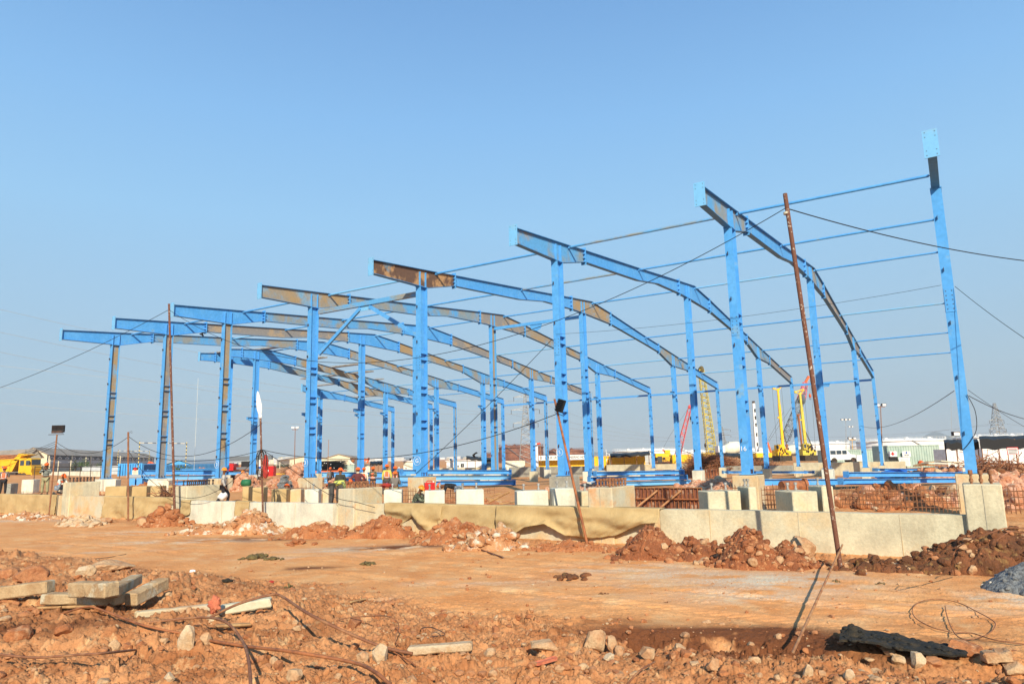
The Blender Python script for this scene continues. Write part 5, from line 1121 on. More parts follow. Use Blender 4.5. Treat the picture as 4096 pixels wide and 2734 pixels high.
    for s in (-1, 1): a0 = v(sh[s]-V3(s*.005, 0, 0), .08*kv, b2); a1 = v(A[s][1], .062, a0); v(A[s][1].lerp(A[s][2], .88), .05, a1)
    mesh_part(skinmesh(vs, ed, rd, 1), 'shirt', shirt, t)
    vs, ed, rd = [], [], []
    b0 = v(P['pel'], (.165, .135))
    for s in (-1, 1): l0 = v(leg[s][0], .108, b0); l1 = v(leg[s][1], .085, l0); v(leg[s][2]+V3(0, 0, .03), .066, l1)
    mesh_part(skinmesh(vs, ed, rd, 1), 'trousers', trousers, t)
    for s in (-1, 1):
        vs, ed, rd = [], [], []; b0 = v(leg[s][2]-V3(0, .03, .02), .05); v(leg[s][3], .045, b0); mesh_part(skinmesh(vs, ed, rd, 1), 'shoe', 'trouser_dark', t)
    if vest:
        vs, ed, rd = [], [], []; b0 = v(P['pel']*.8+P['spn']*.2, (.19, .155)); b1 = v(P['spn'], (.185, .15), b0); b2 = v(P['chs'], (.215, .155), b1); v(P['nck']-ax*.045, .09, b2)
        mesh_part(skinmesh(vs, ed, rd, 1), 'vest', vest, t)
    if scarf: vs, ed, rd = [], [], []; b0 = v(P['hd0'], (.105, .1)); v(P['nck']-ax*.02, (.12, .1), b0); mesh_part(skinmesh(vs, ed, rd, 1), 'scarf', scarf, t)
    if helmet:
        M = Matrix((V3(1, 0, 0), hfw, hf)).transposed(); c = (P['hd1']*.35+P['hd2']*.65)*k; mb = MB()
        mb.lathe([(.0001, .115), (.05, .11), (.09, .085), (.118, .045), (.128, 0), (.15, -.012), (.152, -.02), (.12, -.012)], 20, c, helmet, M=M); pts = []
        vv = [M @ Vector((x, y, z))+c for x, y, z in ((-.09, .10, -.012), (.09, .10, -.012), (.06, .19, -.03), (-.06, .19, -.03))]; mb.add(vv+[q-M @ Vector((0, 0, .012)) for q in vv], [(0, 1, 2, 3), (7, 6, 5, 4), (0, 4, 5, 1), (1, 5, 6, 2), (2, 6, 7, 3), (3, 7, 4, 0)], helmet)
        mb.tube([c+M @ Vector((0, .12*math.cos(a), .118*math.sin(a)+.004)) for a in np.linspace(.25, 2.9, 9)], .012, 5, helmet)
        mb.build('helmet', t, local=True)
    mb = MB(); e = (P['hd0']*.35+P['hd1']*.65)*k
    for s in (-1, 1): mb.blob(e+V3(s*.032, 0, 0)*k+hfw*.088*k, (.013, .010, .009), 1, 1, 0, mname='black')
    mb.build('eyes', t, local=True)
    return t
def pz(px, pyhead, s, H, pose_h): p = SP(px, pyhead, s); return Vector((p.x, p.y, p.z-pose_h*H/1.72-.08))
AW = 0.0          # facing away from the camera (+y)
def P_(px, py, s, H=1.72, ph=1.72, **k): return pz(px, py, s, H, ph)
person(P_(20, 1863, -7.75, 1.74), R(20), 'worker at the left edge with orange vest, seen from behind', shirt='shirt_grey', vest='vest_orange', H=1.74, arms='front')
person(P_(188, 1848, -7.75, 1.82), R(200), 'worker in striped shirt and black scarf standing on the left wall', shirt='shirt_striped', trousers='khaki', arms='face', H=1.82, scarf='black')
person(P_(240, 1888, -7.7, 1.72, 1.09), R(250), 'squatting worker in orange vest and jeans on the left wall', 'squat', 'white_warm', 'jeans', 'vest_orange', arms='knees')
W1 = person(P_(897, 1868, -6.7, 1.78), R(-70), 'walking man in beige shirt carrying a white bucket', 'walk', 'shirt_beige', 'trouser_dark', helmet='helmet_amber', H=1.78, arms='carry')
person(P_(972, 1880, 6, 1.72), R(170), 'distant worker in orange vest before the sixth column', shirt='white_warm', vest='vest_orange', helmet='helmet_amber')
person(P_(1362, 1868, -3, 1.74), R(20), 'man in dark olive shirt with blue-brimmed orange helmet', shirt='shirt_dark', trousers='trouser_grey', H=1.74)
person(P_(1330, 1922, -6.4, 1.72, 1.0), R(-80), 'worker bending forward in yellow patterned shirt', 'bend', 'shirt_pattern', 'trouser_grey', arms='reach')
person(P_(1432, 1866, -1.5, 1.74), R(12), 'man in maroon jacket with hands on hips', shirt='maroon', H=1.74, arms='hips', scarf='white_warm')
person(P_(1456, 1867, 6, 1.72), R(10), 'worker in striped orange vest right of the maroon jacket', shirt='white_warm', vest='vest_orange')
person(P_(1492, 1864, 6, 1.72), R(180), 'worker facing the camera in patterned shirt and orange vest', shirt='camo', vest='vest_orange', arms='cross')
person(P_(1548, 1854, 2.5, 1.76), R(5), 'worker with yellow sleeves and orange reflective vest standing legs apart', 'apart', 'lime', 'trouser_grey', 'vest_orange', H=1.76, arms='down')
person(P_(1581, 1862, 6, 1.74), R(-5), 'dark-sleeved worker in orange vest behind the grey-shirted man', shirt='shirt_dark', vest='vest_orange', H=1.74)
person(P_(1580, 1882, -2, 1.66), R(0), 'man in dark grey shirt seen from behind', shirt='shirt_grey', trousers='khaki', H=1.66, arms='front')
person(P_(1652, 1932, -6.9, 1.72, 1.09), R(-100), 'crouching worker in dark camouflage jacket between concrete blocks', 'squat', 'camo', 'trouser_dark', helmet='helmet_amber', arms='knees')
person(P_(1830, 1933, -4.8, 1.72, 1.0), R(95), 'worker in black shirt and pale jeans bending over starter bars', 'bend', 'shirt_black', 'jeans', arms='reach')
person(P_(1596, 1867, 46, 1.7), R(0), 'far worker in lime vest and white helmet', shirt='lime', helmet='white'); person(P_(1624, 1866, 46, 1.7), R(0), 'far worker in white shirt and white helmet', shirt='white', helmet='white')
person(P_(1139, 1937, -4.6, 1.6, 1.05), R(0), 'worker crouching behind blocks at the brick heap, only helmet showing', 'squat', 'shirt_grey', arms='knees'); person(P_(1308, 1936, -4.6, 1.6, 1.05), R(0), 'worker crouching behind blocks left of the patterned shirt, helmet showing', 'squat', 'shirt_grey', arms='knees')
person(P_(1322, 1886, 10, 1.66, 1.4), R(0), 'worker low behind the blue beams with orange helmet', shirt='shirt_grey')
# things held or set down
c = SP(888, 1985, -6.8); mb = MB(); Mx = Matrix.Rotation(R(-55), 3, 'X') @ Matrix.Rotation(R(20), 3, 'Y'); mb.lathe([(.001, -.17), (.15, -.17), (.20, .17), (.19, .18), (.001, .15)], 20, c, 'white', M=Mx); single(mb, 'bucket', 'white plastic bucket carried by the walking man', 'bucket')
c = SP(1718, 1950, -6.2); t = thing('jerrycan', 'red plastic jerrycan standing behind the narrow concrete block', 'jerrycan', tuple(c)); mb = MB(); mb.box((0, 0, -.02), (.40, .2, .46), .3, 'red'); mb.build('body', t, local=True); mb = MB(); mb.tube([V3(-.12, 0, .2), V3(-.1, 0, .28), V3(.08, 0, .28), V3(.12, 0, .2)], .02, 6, 'red'); mb.build('handle', t, local=True); mb = MB(); mb.tube([V3(.15, 0, .2), V3(.17, 0, .26)], .03, 8, 'white'); mb.build('cap', t, local=True)
c = GP(1000, 1950); c = SP(985, 1930, -1); mb = MB(); mb.lathe([(.001, -.25), (.2, -.25), (.22, .0), (.2, .25), (.001, .25)], 16, c, 'green_can', M=Matrix.Rotation(R(90), 3, 'Y')); single(mb, 'drum', 'small green drum lying at the brick heap', 'drum')
c = SP(3578, 1900, 24); mb = MB(); mb.blob(c, (1.2, .6, .38), 3, 8, .5, 1.4, rot=(0, 0, 0), mname='tarp_blue', smooth=False, facet=6); single(mb, 'tarpaulin', 'crumpled bright blue tarpaulin on the pink rubble', 'tarpaulin')
mb = MB(); c = SP(1165, 1897, 8); mb.blob(c, (.32, .2, .5), 3, 9, .4, 1.5, rot=(0, 0, 0), mname='white', smooth=False, facet=5); single(mb, 'sack', 'white sack on top of the pink brick heap', 'sack')
c = SP(3180, 1945, -1); mb = MB(); mb.tube([c+V3(-.5, 0, 0), c+V3(.4, .2, 0)], .22, 14, 'rust_pipe'); mb.tube([c+V3(.4, .2, 0), c+V3(.5, .2, 0)], .28, 14, 'rust_pipe'); single(mb, 'rusty_pipe', 'short rusty flanged pipe behind the dark sided block', 'pipe')
for k, (a, b, s) in enumerate([((1940, 1990), (2010, 2000), -3), ((1960, 1985), (2000, 1972), -2.5), ((1955, 2008), (2040, 1965), -3.5), ((2000, 2012), (2060, 2008), -4.5)]):
    p0 = SP(*a, s); p1 = SP(*b, s); mb = MB(); mb.bar(p0, p1, .12, .05, 'wood'); single(mb, 'board', 'old board %s on the spoil patch right of the whitish blocks' % ['lying flat', 'small and raised', 'leaning slantwise', 'lowest and farthest right'][k], 'board', 'old boards on the spoil patch')
for k, (px, py, wq) in enumerate([(806, 1336, 26), (1893, 1819, 12)]):
    c = W(px, py, 70); sc = MPP(70); mb = MB(); mb.blob(c, (wq*sc*.35, .08, .09), 2, k, .1, 1, rot=(0, .2, 0), mname='black'); mb.add([c+V3(-.1, 0, .03), c+V3(.14, 0, .03), c+V3(.22, .3, -.28), c+V3(-.02, .3, -.2)], [(0, 1, 2, 3)], 'black'); mb.add([c+V3(-.1, 0, .03), c+V3(.14, 0, .03), c+V3(.5, -.2, .22), c+V3(.3, -.3, .3)], [(0, 1, 2, 3)], 'black')
    single(mb, 'bird', ['black bird flying below the seventh frame', 'small dark bird flying above the white cabin'][k], 'bird', origin=1)
#@@BACK
# ---------------------------------------------------------------- background: vehicles, containers, halls, tanks, cranes
def pxof(p):
    v = Vector(p)-Vector((0, 0, CZ)); return 2048+F*v.dot(right)/v.dot(fwd)
def zat(px, py, d): return W(px, py, d).z
def local_builder(px, py, d): p = W(px, py, d); return p
def hall(label, Apx, Ad, Bpx, Bd, Cpx, ze, zr, wm='cream', gm='cream', rm='roof_grey', zb=-.6, band=True, cat='warehouse', name='warehouse', truss=0):
    A = W(Apx, 1800, Ad); B = W(Bpx, 1800, Bd); A.z = B.z = 0; d = (B-A).normalized(); n = Vector((-d.y, d.x, 0))
    best = None
    for w_ in np.arange(-90, 90, .5):
        C = A+n*w_
        if abs(w_) < 4 or C.y < 10: continue
        e = abs(pxof((C.x, C.y, 3))-Cpx)
        if best is None or e < best[0]: best = (e, w_)
    w_ = best[1]; C = A+n*w_; D = B+n*w_; m0 = (A+C)/2; m1 = (B+D)/2; t = thing(name, label, cat, (A.x, A.y, zb))
    Z = lambda p, z: Vector((p.x, p.y, z))
    mb = MB(); mb.add([Z(A, zb), Z(B, zb), Z(B, ze), Z(A, ze)], [(0, 1, 2, 3)], wm); mb.add([Z(C, zb), Z(D, zb), Z(D, ze), Z(C, ze)], [(0, 1, 2, 3)], wm)
    for p, q, r_ in ((A, C, m0), (B, D, m1)): mb.add([Z(p, zb), Z(q, zb), Z(q, ze), Z(r_, zr), Z(p, ze)], [(0, 1, 2, 3, 4)], gm)
    mb.build('wall', t); mb = MB(); o = n*(.8 if w_ > 0 else -.8); e = d*.6
    for p, q, r0_, r1_, sg in ((A, B, m0, m1, -1), (C, D, m0, m1, 1)):
        a_ = Z(p, ze-.15)+o*sg-e; b_ = Z(q, ze-.15)+o*sg+e; c_ = Z(r1_, zr+.15)+e; d_ = Z(r0_, zr+.15)-e; th = Vector((0, 0, -.2)); mb.add([a_, b_, c_, d_, a_+th, b_+th, c_+th, d_+th], [(0, 1, 2, 3), (7, 6, 5, 4), (0, 4, 5, 1), (1, 5, 6, 2), (2, 6, 7, 3), (3, 7, 4, 0)], rm)
    mb.build('roof', t)
    if band:
        mb = MB(); f = o.normalized()*-.15; mb.bar(Z(A, ze-1.3)+f, Z(B, ze-1.3)+f, .1, 2.0, 'wall_band'); mb.bar(Z(A, ze-3.4)+f, Z(B, ze-3.4)+f, .08, 1.6, 'pipe_grey'); mb.build('dark_band', t)
        if truss:
            mb = MB(); f2 = f*2.2
            for k in range(truss):
                q = A.lerp(B, (k+.5)/truss); w2 = (B-A).length/truss*.3
                for s in (-1, 1): mb.bar(Z(q, ze-.9)+f2, Z(q, ze-1.9)+f2+d*s*w2, .12, .16, 'white')
                mb.bar(Z(q, ze-1.9)+f2-d*w2, Z(q, ze-1.9)+f2+d*w2, .12, .16, 'white')
            mb.build('truss', t)
            mb = MB()
            for k in range(0, truss+1, 3): q = A.lerp(B, k/truss); mb.bar(Z(q, zb)+f*6, Z(q, ze-.6)+f*6, .4, .5, 'cream')
            tag(mb.build('row_of_posts', t), kind='stuff')
    return t
hall('long cream warehouse with grey roof and dark truss band at the left', 191, 334, 618, 575, 68, 9.0, 12.3, 'wall_grey', 'cream', truss=22)
hall('lower grey-roofed warehouse cut by the left edge', 118, 250, -260, 290, 150, 6.6, 9.4, 'wall_grey', 'wall_grey', truss=0)
hall('cream warehouse with wide gable behind the fifth and sixth bays', 1308, 330, 1400, 520, 1398, 4.6, 6.0, 'cream', 'cream', band=False)
hall('paler warehouse gable left of the wide one', 1160, 360, 1110, 520, 1306, 4.6, 5.9, 'cream', 'cream', band=False)
hall('blue shed with low gable and grey roof behind the blue fence', 765, 240, 930, 300, 668, 3.2, 4.4, 'blue_sheet_deep', 'blue_sheet', 'pipe_grey', band=False, cat='shed', name='shed')
# blue sheet fences
for (a, da, b, db, yt, m, lab) in [(472, 168, 570, 172, 1853, 'blue_sheet', 'bright blue sheet fence left of the excavator'), (571, 172, 636, 190, 1853, 'blue_sheet_deep', 'deep blue sheet fence right of the bright blue one'), (637, 192, 905, 215, 1858, 'blue_sheet_deep', 'long deep blue sheet fence behind the bush')]:
    A = W(a, yt, da); B = W(b, yt, db); B.z = A.z; mb = MB(); z = A.z; n = int((B-A).length/.5)
    for k in range(n): p = A.lerp(B, (k+.5)/n); mb.box((p.x, p.y+(.04 if k % 2 else 0), (z-1)/2), ((B-A).length/n+.01, .06, z+1), 0, m)
    single(mb, 'sheet_fence', lab, 'fence', 'blue sheet fences')
def container(px0, px1, ytop, ybot, d, m, label, parts=True, rz=0, roof=None, D=2.4, hid=1, cat='container', name='shipping_container'):
    a = W(px0, ytop, d); b = W(px1, ytop, d); zt_ = (a.z+b.z)/2; zb = min(W((px0+px1)/2, ybot, d).z-.3, gz(a.x, d)-.2); L = b.x-a.x; t = thing(name, label, cat, ((a.x+b.x)/2, d, zb), 0, 'containers and cabins'); h = zt_-zb
    mb = MB(); mb.box((0, D/2, h/2), (L, D, h), 0, m); mb.build('body', t, local=True)
    if parts:
        mb = MB(); n = max(6, int(L/.28))
        for k in range(n): mb.box((-L/2+(k+.5)*L/n, -.02, h/2), (L/n*.55, .05, h-.25), 0, m)
        tag(mb.build('corrugated_sheet', t, local=True))
        mb = MB(); mb.box((0, -.03, h-.06), (L+.05, .1, .12), 0, m); mb.box((0, -.03, .06), (L+.05, .1, .12), 0, m)
        for s in (-1, 1): mb.box((s*L/2, -.03, h/2), (.12, .1, h-.24), 0, m)
        mb.build('frame', t, local=True)
    return t, L, h
container(331, 472, 1863, 1899, 190, 'box_grey', 'white and grey container left of the bright blue fence')
container(2156, 2342, 1839, 1880, 113, 'yellow_box', 'yellow container under the long white sign'); T1, L1, H1 = container(2378, 2443, 1824, 1880, 106, 'yellow_box', 'yellow office container with white door'); mb = MB(); mb.box((-.35, -.1, 1.2), (.5, .06, 1.7), 0, 'white'); mb.build('door', T1, local=True)
container(2441, 2578, 1823, 1872, 104, 'yellow_box', 'long yellow container under the black roof sheet'); container(2690, 2764, 1817, 1862, 110, 'yellow_box', 'yellow container with blue edges left of the scrap heap')
container(2578, 2604, 1815, 1860, 105, 'box_grey', 'grey sheet cabin right of the long yellow container', cat='cabin', name='cabin')
container(3300, 3496, 1797, 1850, 92, 'box_green', 'long pale green container behind the white jeep'); T2, L2_, H2 = container(3528, 3752, 1779, 1870, 82, 'box_green', 'pale green container with red cross sign')
container(3785, 3872, 1795, 1842, 76, 'white', 'white corrugated container under the left dark canopy'); container(3925, 4180, 1791, 1842, 80, 'white', 'white corrugated container under the right dark canopy')
container(1371, 1416, 1858, 1890, 135, 'box_green', 'pale green container behind the rebar trailer'); container(1450, 1482, 1856, 1890, 120, 'white_warm', 'cream container under the orange machine arm')
def cabin(px0, px1, ytop, ybot, d, m, label, ac=None, win=()):
    t, L, h = container(px0, px1, ytop, ybot, d, m, label, False, cat='cabin', name='cabin'); x0 = t.location.x
    mb = MB(); mb.box((0, 1.2, h+.05), (L+.3, 2.8, .1), 0, 'white'); mb.build('roof', t, local=True)
    for (a, b, ya, yb) in win:
        p = W(a, ya, d); q = W(b, yb, d); mb = MB(); mb.box(((p.x+q.x)/2-x0, -.02, (p.z+q.z)/2-t.location.z), (q.x-p.x, .06, p.z-q.z), 0, 'black'); mb.build('window', t, local=True)
    if ac:
        p = W(ac[0], ac[1], d); u = thing('air_conditioner', 'white air conditioner box on '+ac[2], 'air conditioner', (p.x, p.y+.4, p.z)); mb = MB(); mb.box((0, 0, .25), (.5, .3, .34), 0, 'white'); mb.build('casing', u, local=True); mb = MB(); mb.lathe([(.001, 0), (.12, 0), (.13, .02)], 14, (-.08, -.16, .25), 'black', M=Matrix.Rotation(R(90), 3, 'X')); mb.build('fan', u, local=True)
    return t
cabin(1614, 1670, 1845, 1890, 110, 'white_warm', 'cream cabin behind the fourth column', (1642, 1843, 'the cream cabin'))
ct = cabin(1786, 1925, 1842, 1880, 114, 'white', 'long white cabin with black panel lettered Z', (1802, 1843, 'the long white cabin'), [(1843, 1856, 1853, 1867), (1830, 1835, 1860, 1867)])
p = W(1849.5, 1860, 113.7); text_part('Z', .30, (p.x, p.y, p.z), 0, 'white', None) if False else None
tt = text_mb('Z', .32, .01); mb = MB().add([Vector((x+p.x, p.y+.2-z, y+p.z)) for x, y, z in tt[0]], tt[1], 'white'); o = mb.build('lettering', ct)
container(2016, 2098, 1842, 1880, 112, 'white_warm', 'cream corrugated cabin below the rusty tank', cat='cabin', name='cabin')
def canopy(px0, px1, ya, yb, d, m, label, dep=4, posts=4, zb=0, tilt=.3, fas=.22):
    a = W(px0, ya, d); b = W(px1, yb, d); t = thing('canopy', label, 'canopy', (a.x, d, 0), 0, 'dark shade canopies'); mb = MB(); n = 10; vs = []
    for i in range(n+1):
        q = a.lerp(b, i/n); 
        for (yy, zz) in ((0, 0), (0, -fas-.12*vnoise3(np.array([[i*.9, d, 0]]))[0]), (dep, tilt), (dep, tilt-.1)): vs.append((q.x+yy*a.x/a.y, d+yy, q.z+zz+.08*math.sin(i*2.1)*(1 if yy == 0 else .3)))
    fs = []
    for i in range(n):
        k = i*4
        fs += [(k, k+4, k+6, k+2), (k, k+1, k+5, k+4), (k+1, k+3, k+7, k+5)]
    mb.add(vs, fs, m).build('roof_sheet', t)
    for i in range(posts):
        q = a.lerp(b, (i+.1)/(posts-.8)); mb = MB(); mb.tube([V3(q.x, d+.05, zb-1), V3(q.x, d+.05, q.z)], .045, 6, 'rust_bar'); mb.build('post', t)
    return t
canopy(1865, 1968, 1830, 1838, 103, 'black', 'black canopy on thin posts right of the white cabin'); canopy(2441, 2600, 1822, 1812, 100, 'black', 'long black roof sheet over the yellow container', 3)
canopy(3776, 3915, 1771, 1768, 60, 'black', 'left dark canopy behind the first column', 2.5, 4, fas=.5); canopy(3917, 4200, 1756, 1752, 58, 'black', 'right dark canopy reaching the picture edge', 3, 5, fas=.75); canopy(1480, 1530, 1853, 1850, 100, 'black', 'small black shelter behind the worker group'); canopy(2862, 2990, 1817, 1822, 100, 'black', 'black roof sheet behind the rusty scrap heap', 3)
p = W(1954, 1852, 104); mb = MB()
for k in range(7): mb.box((p.x, p.y+1.5+.03*(k % 2), 2.2-k*.25+0), (.75, .05, .25), 0, ['white_warm', 'box_grey', 'blue_sheet', 'box_grey'][k % 4])
mb.box((p.x, p.y+1.6, .1), (.8, .05, .9), 0, 'black'); single(mb, 'sheet_screen', 'screen of cream and blue sheets under the black canopy', 'screen')
# the long sign
a = W(2155, 1831, 111.5); b = W(2348, 1831, 111.5); t = thing('sign_board', 'long white sign with black company lettering on the yellow container', 'sign', ((a.x+b.x)/2, a.y, a.z)); mb = MB(); mb.box((0, 0, 0), (b.x-a.x, .08, .76), 0, 'white'); mb.build('board', t, local=True)
tv, tf_ = text_mb('KELLER GROUND ENGINEERING INDIA', .56, .01); tx = np.array(tv); sx = (b.x-a.x)*.86/(tx[:, 0].max()-tx[:, 0].min()); MB().add([(x*sx+.45, -.06-z, y) for x, y, z in tv], tf_, 'black').build('lettering', t, local=True)
mb = MB()
for k in (-1, 0, 1): mb.box((-(b.x-a.x)/2+.35, -.05, k*.16), (.22, .03, .1), 0, 'dark_steel')
mb.build('logo', t, local=True)
# upright white sign
a = W(2139, 1865, 109); top = zat(2139, 1793, 109); t = thing('pylon_sign', 'tall white advertising sign with yellow mark and blue foot', 'sign', (a.x, a.y, 0)); h = top; mb = MB(); mb.prism([(-.55, 0), (.55, 0), (.55, h+.4), (.2, h+.25), (-.55, h)], .3, mname='white'); mb.build('board', t, local=True)
mb = MB(); mb.box((.08, -.17, h*.72), (.40, .04, .40), .0, 'yellow_box'); mb.box((.08, -.17, h*.55), (.3, .04, .16), 0, 'yellow_box'); mb.build('logo', t, local=True); mb = MB(); mb.box((.1, -.17, .75), (.6, .04, 1.1), 0, 'tarp_blue'); mb.build('blue_foot', t, local=True)
# signs at right
def board(px0, px1, y0_, y1_, d, m, label, extra=None, posts=False):
    a = W(px0, y0_, d); b = W(px1, y1_, d); t = thing('sign_board', label, 'sign', ((a.x+b.x)/2, d, b.z), 0); w_ = b.x-a.x; h = a.z-b.z; mb = MB(); mb.box((0, 0, h/2), (w_, .05, h), 0, m); mb.build('board', t, local=True)
    if posts:
        for s in (-.4, .4): mb = MB(); mb.tube([V3(s*w_, .06, -2.0), V3(s*w_, .06, h)], .04, 6, 'rust_tan'); mb.build('post', t, local=True)
    return t, w_, h
t, w_, h = board(3553, 3588, 1804, 1825, 81.6, 'white', 'white sign with red cross on the green container'); mb = MB(); mb.box((0, -.04, h*.55), (.14, .03, .4), 0, 'red'); mb.build('cross_upright', t, local=True); mb = MB(); mb.box((0, -.041, h*.55), (.4, .026, .14), 0, 'red'); mb.build('cross_bar', t, local=True)
t, w_, h = board(3608, 3643, 1804, 1825, 81.6, 'white', 'white sign lettered BGR under a small emblem'); tv, tf_ = text_mb('BGR', .28, .005); MB().add([(x, -.04-z, y+.17) for x, y, z in tv], tf_, 'trouser_grey').build('lettering', t, local=True); mb = MB(); mb.lathe([(.001, 0), (.10, 0), (.10, .02)], 14, (0, -.05, h*.75), 'tarp_blue', M=Matrix.Rotation(R(90), 3, 'X')); mb.build('emblem', t, local=True)
t, w_, h = board(3594, 3642, 1828, 1862, 81.4, 'white', 'large white notice board on the green container'); mb = MB()
for k in range(7): mb.box((0, -.035, h*(.14+.12*k)), (w_*.8*(1-.1*(k % 3)), .01, .02), 0, 'trouser_grey')
tag(mb.build('text_lines', t, local=True), kind='stuff')
board(3425, 3467, 1819, 1843, 91, 'white', 'white notice on the long green container'); board(3557, 3592, 1826, 1840, 81.8, 'black', 'dark shuttered window panel below the red cross sign')
t, w_, h = board(4026, 4073, 1789, 1815, 55, 'white', 'white notice with red border under the right canopy', posts=True); mb = MB()
for k in range(4): mb.box((0, -.035, h*(.2+.2*k)), (w_*.8, .01, .05), 0, 'red' if k == 3 else 'trouser_grey')
mb.build('text_lines', t, local=True); mb = MB()
for s in (-1, 1): mb.box((s*w_/2, -.03, h/2), (.04, .03, h), 0, 'red'); mb.box((0, -.03, h/2+s*h/2), (w_, .03, .04), 0, 'red')
mb.build('border', t, local=True)
t, w_, h = board(531, 551, 1869, 1902, 130, 'white_warm', 'notice board with red oval header in front of the excavator', posts=True); mb = MB(); mb.box((0, -.04, h*.85), (w_, .03, h*.28), 0, 'black'); mb.lathe([(.001, 0), (.3, 0), (.3, .02)], 16, (0, -.08, h*.85), 'red', M=Matrix.Rotation(R(90), 3, 'X')); mb.build('header', t, local=True); mb = MB()
for k in range(4): mb.box((0, -.035, h*(.12+.14*k)), (w_*.75, .01, .05), 0, 'red' if k == 2 else 'trouser_grey')
tag(mb.build('text_lines', t, local=True), kind='stuff')
board(2630, 2649, 1824, 1849, 108, 'trouser_grey', 'dark grey panel right of the small shelter')
# striped height gates
for (xl, xr, yt, d, lab) in [(559, 747, 1768, 150, 'nearer striped height gate at left'), (473, 598, 1800, 235, 'farther striped height gate at left')]:
    a = W(xl, yt, d); b = W(xr, yt+3, d+6); t = thing('height_gate', lab, 'height gate', (a.x, a.y, -.3), 0, 'striped height gates')
    for q in (a, b): mb = MB(); mb.tube([V3(q.x-a.x, q.y-a.y, 0), V3(q.x-a.x, q.y-a.y, q.z+.5)], .09, 6, 'pole_striped'); mb.build('post', t, local=True)
    mb = MB(); mb.tube([V3(0, 0, a.z+.2), V3(b.x-a.x, b.y-a.y, b.z+.2)], .08, 6, 'bar_striped'); mb.build('bar', t, local=True)
# wheels helper
def wheel(parent, x, y, r, w_=.35, nm='wheel'):
    M = Matrix.Rotation(R(90), 3, 'X'); mb = MB(); mb.lathe([(r*.5, -w_/2), (r*.92, -w_/2), (r, -w_*.3), (r, w_*.3), (r*.92, w_/2), (r*.5, w_/2)], 18, (x, y, r), 'rubber', M=M); o = mb.build(nm, parent, local=True); mb = MB(); mb.lathe([(.001, w_*.3), (r*.25, w_*.35), (r*.5, w_*.42), (r*.52, w_*.5)], 14, (x, y, r), 'dark_steel', M=M); mb.build('rim', o, local=True)
# dump truck
p0 = W(46, 1915, 112); t = thing('dump_truck', 'yellow dump truck with empty tipper parked at the left', 'dump truck', (p0.x, p0.y, 1.0))
for x in (2.6, -1.6, -3.0):
    for y in (-1.1, 1.1): wheel(t, x, y, .52)
mb = MB(); mb.box((-.3, 0, .95), (7.4, .9, .3), 0, 'dark_steel'); mb.box((.7, -.9, .85), (1.3, .5, .6), 0, 'dark_steel'); mb.box((2.6, 0, .75), (2.0, 2.1, .3), 0, 'dark_steel'); mb.build('chassis', t, local=True)
mb = MB(); mb.prism([(1.75, 1.05), (3.72, 1.05), (3.8, 1.7), (3.65, 2.2), (3.6, 3.15), (3.4, 3.3), (1.75, 3.3)], 2.3, mname='yellow'); mb.box((3.0, 0, .95), (1.55, 2.25, .3), 0, 'yellow'); mb.box((3.82, 0, .85), (.16, 2.3, .5), 0, 'yellow'); mb.build('cab', t, local=True)
for (a, b) in ((2.85, 3.5), (1.95, 2.55)): mb = MB(); mb.box(((a+b)/2, -1.16, 2.55), (b-a, .04, .75), 0, 'glass'); mb.build('window', t, local=True)
mb = MB(); mb.box((3.66, 0, 2.65), (.05, 2.0, .8), 0, 'glass'); mb.build('windscreen', t, local=True); mb = MB(); mb.box((3.6, -1.35, 2.5), (.06, .2, .5), 0, 'black'); mb.build('mirror', t, local=True)
mb = MB(); mb.prism([(-4.3, 1.25), (.75, 1.25), (1.55, 3.1), (1.35, 3.15), (.55, 3.15), (-4.6, 3.15)], 2.35, mname='yellow')
mb.prism([(1.2, 2.9), (1.7, 3.1), (2.0, 3.65), (3.0, 3.78), (3.0, 3.85), (1.6, 4.05), (1.2, 3.5), (.75, 3.15)], 2.35, mname='yellow'); mb.box((-1.2, .9, 3.5), (3.6, .1, .8), 0, 'rust_pipe')
for x in (-3.4, -1.6, .15): mb.prism([(x, 1.3), (x+.25, 1.3), (x+.4, 3.12), (x+.15, 3.12)], .14, o=(0, -1.2, 0), mname='yellow')
mb.box((-1.8, -1.22, 3.12), (5.4, .12, .14), 0, 'yellow'); mb.box((-1.8, -1.22, 2.2), (5.0, .1, .1), 0, 'yellow'); mb.box((-1.8, -1.22, 1.3), (5.0, .1, .1), 0, 'yellow'); mb.build('tipper_body', t, local=True)
tv, tf_ = text_mb('T', .85, .02); MB().add([(x-.55, -1.27-z, y+1.75) for x, y, z in tv], tf_, 'tarp_blue').build('lettering', t, local=True)
# excavator
p0 = W(545, 1897, 190); t = thing('excavator', 'orange excavator with folded boom before the blue fence', 'excavator', (p0.x, p0.y, p0.z))
mb = MB(); mb.box((0, 0, .45), (3.6, 2.6, .8), 0, 'rubber'); mb.build('tracks', t, local=True); mb = MB(); mb.box((-.3, 0, 1.3), (3.4, 2.5, .9), 0, 'orange'); mb.build('body', t, local=True); mb = MB(); mb.box((.7, -.6, 2.2), (1.4, 1.0, 1.5), 0, 'orange'); mb.box((.7, -1.12, 2.3), (1.0, .04, 1.0), 0, 'glass'); mb.build('cab', t, local=True)
mb = MB(); mb.bar((1.4, 0, 1.4), (3.6, 0, 3.2), .4, .5, 'orange'); mb.bar((3.6, 0, 3.2), (5.6, 0, 2.0), .4, .45, 'orange'); mb.build('boom', t, local=True); mb = MB(); mb.bar((5.4, 0, 2.3), (7.2, 0, .6), .3, .4, 'orange'); mb.build('arm', t, local=True); mb = MB(); mb.prism([(6.7, .1), (7.8, .1), (7.6, .9), (7.0, .9)], .9, mname='dark_steel'); mb.build('bucket', t, local=True)
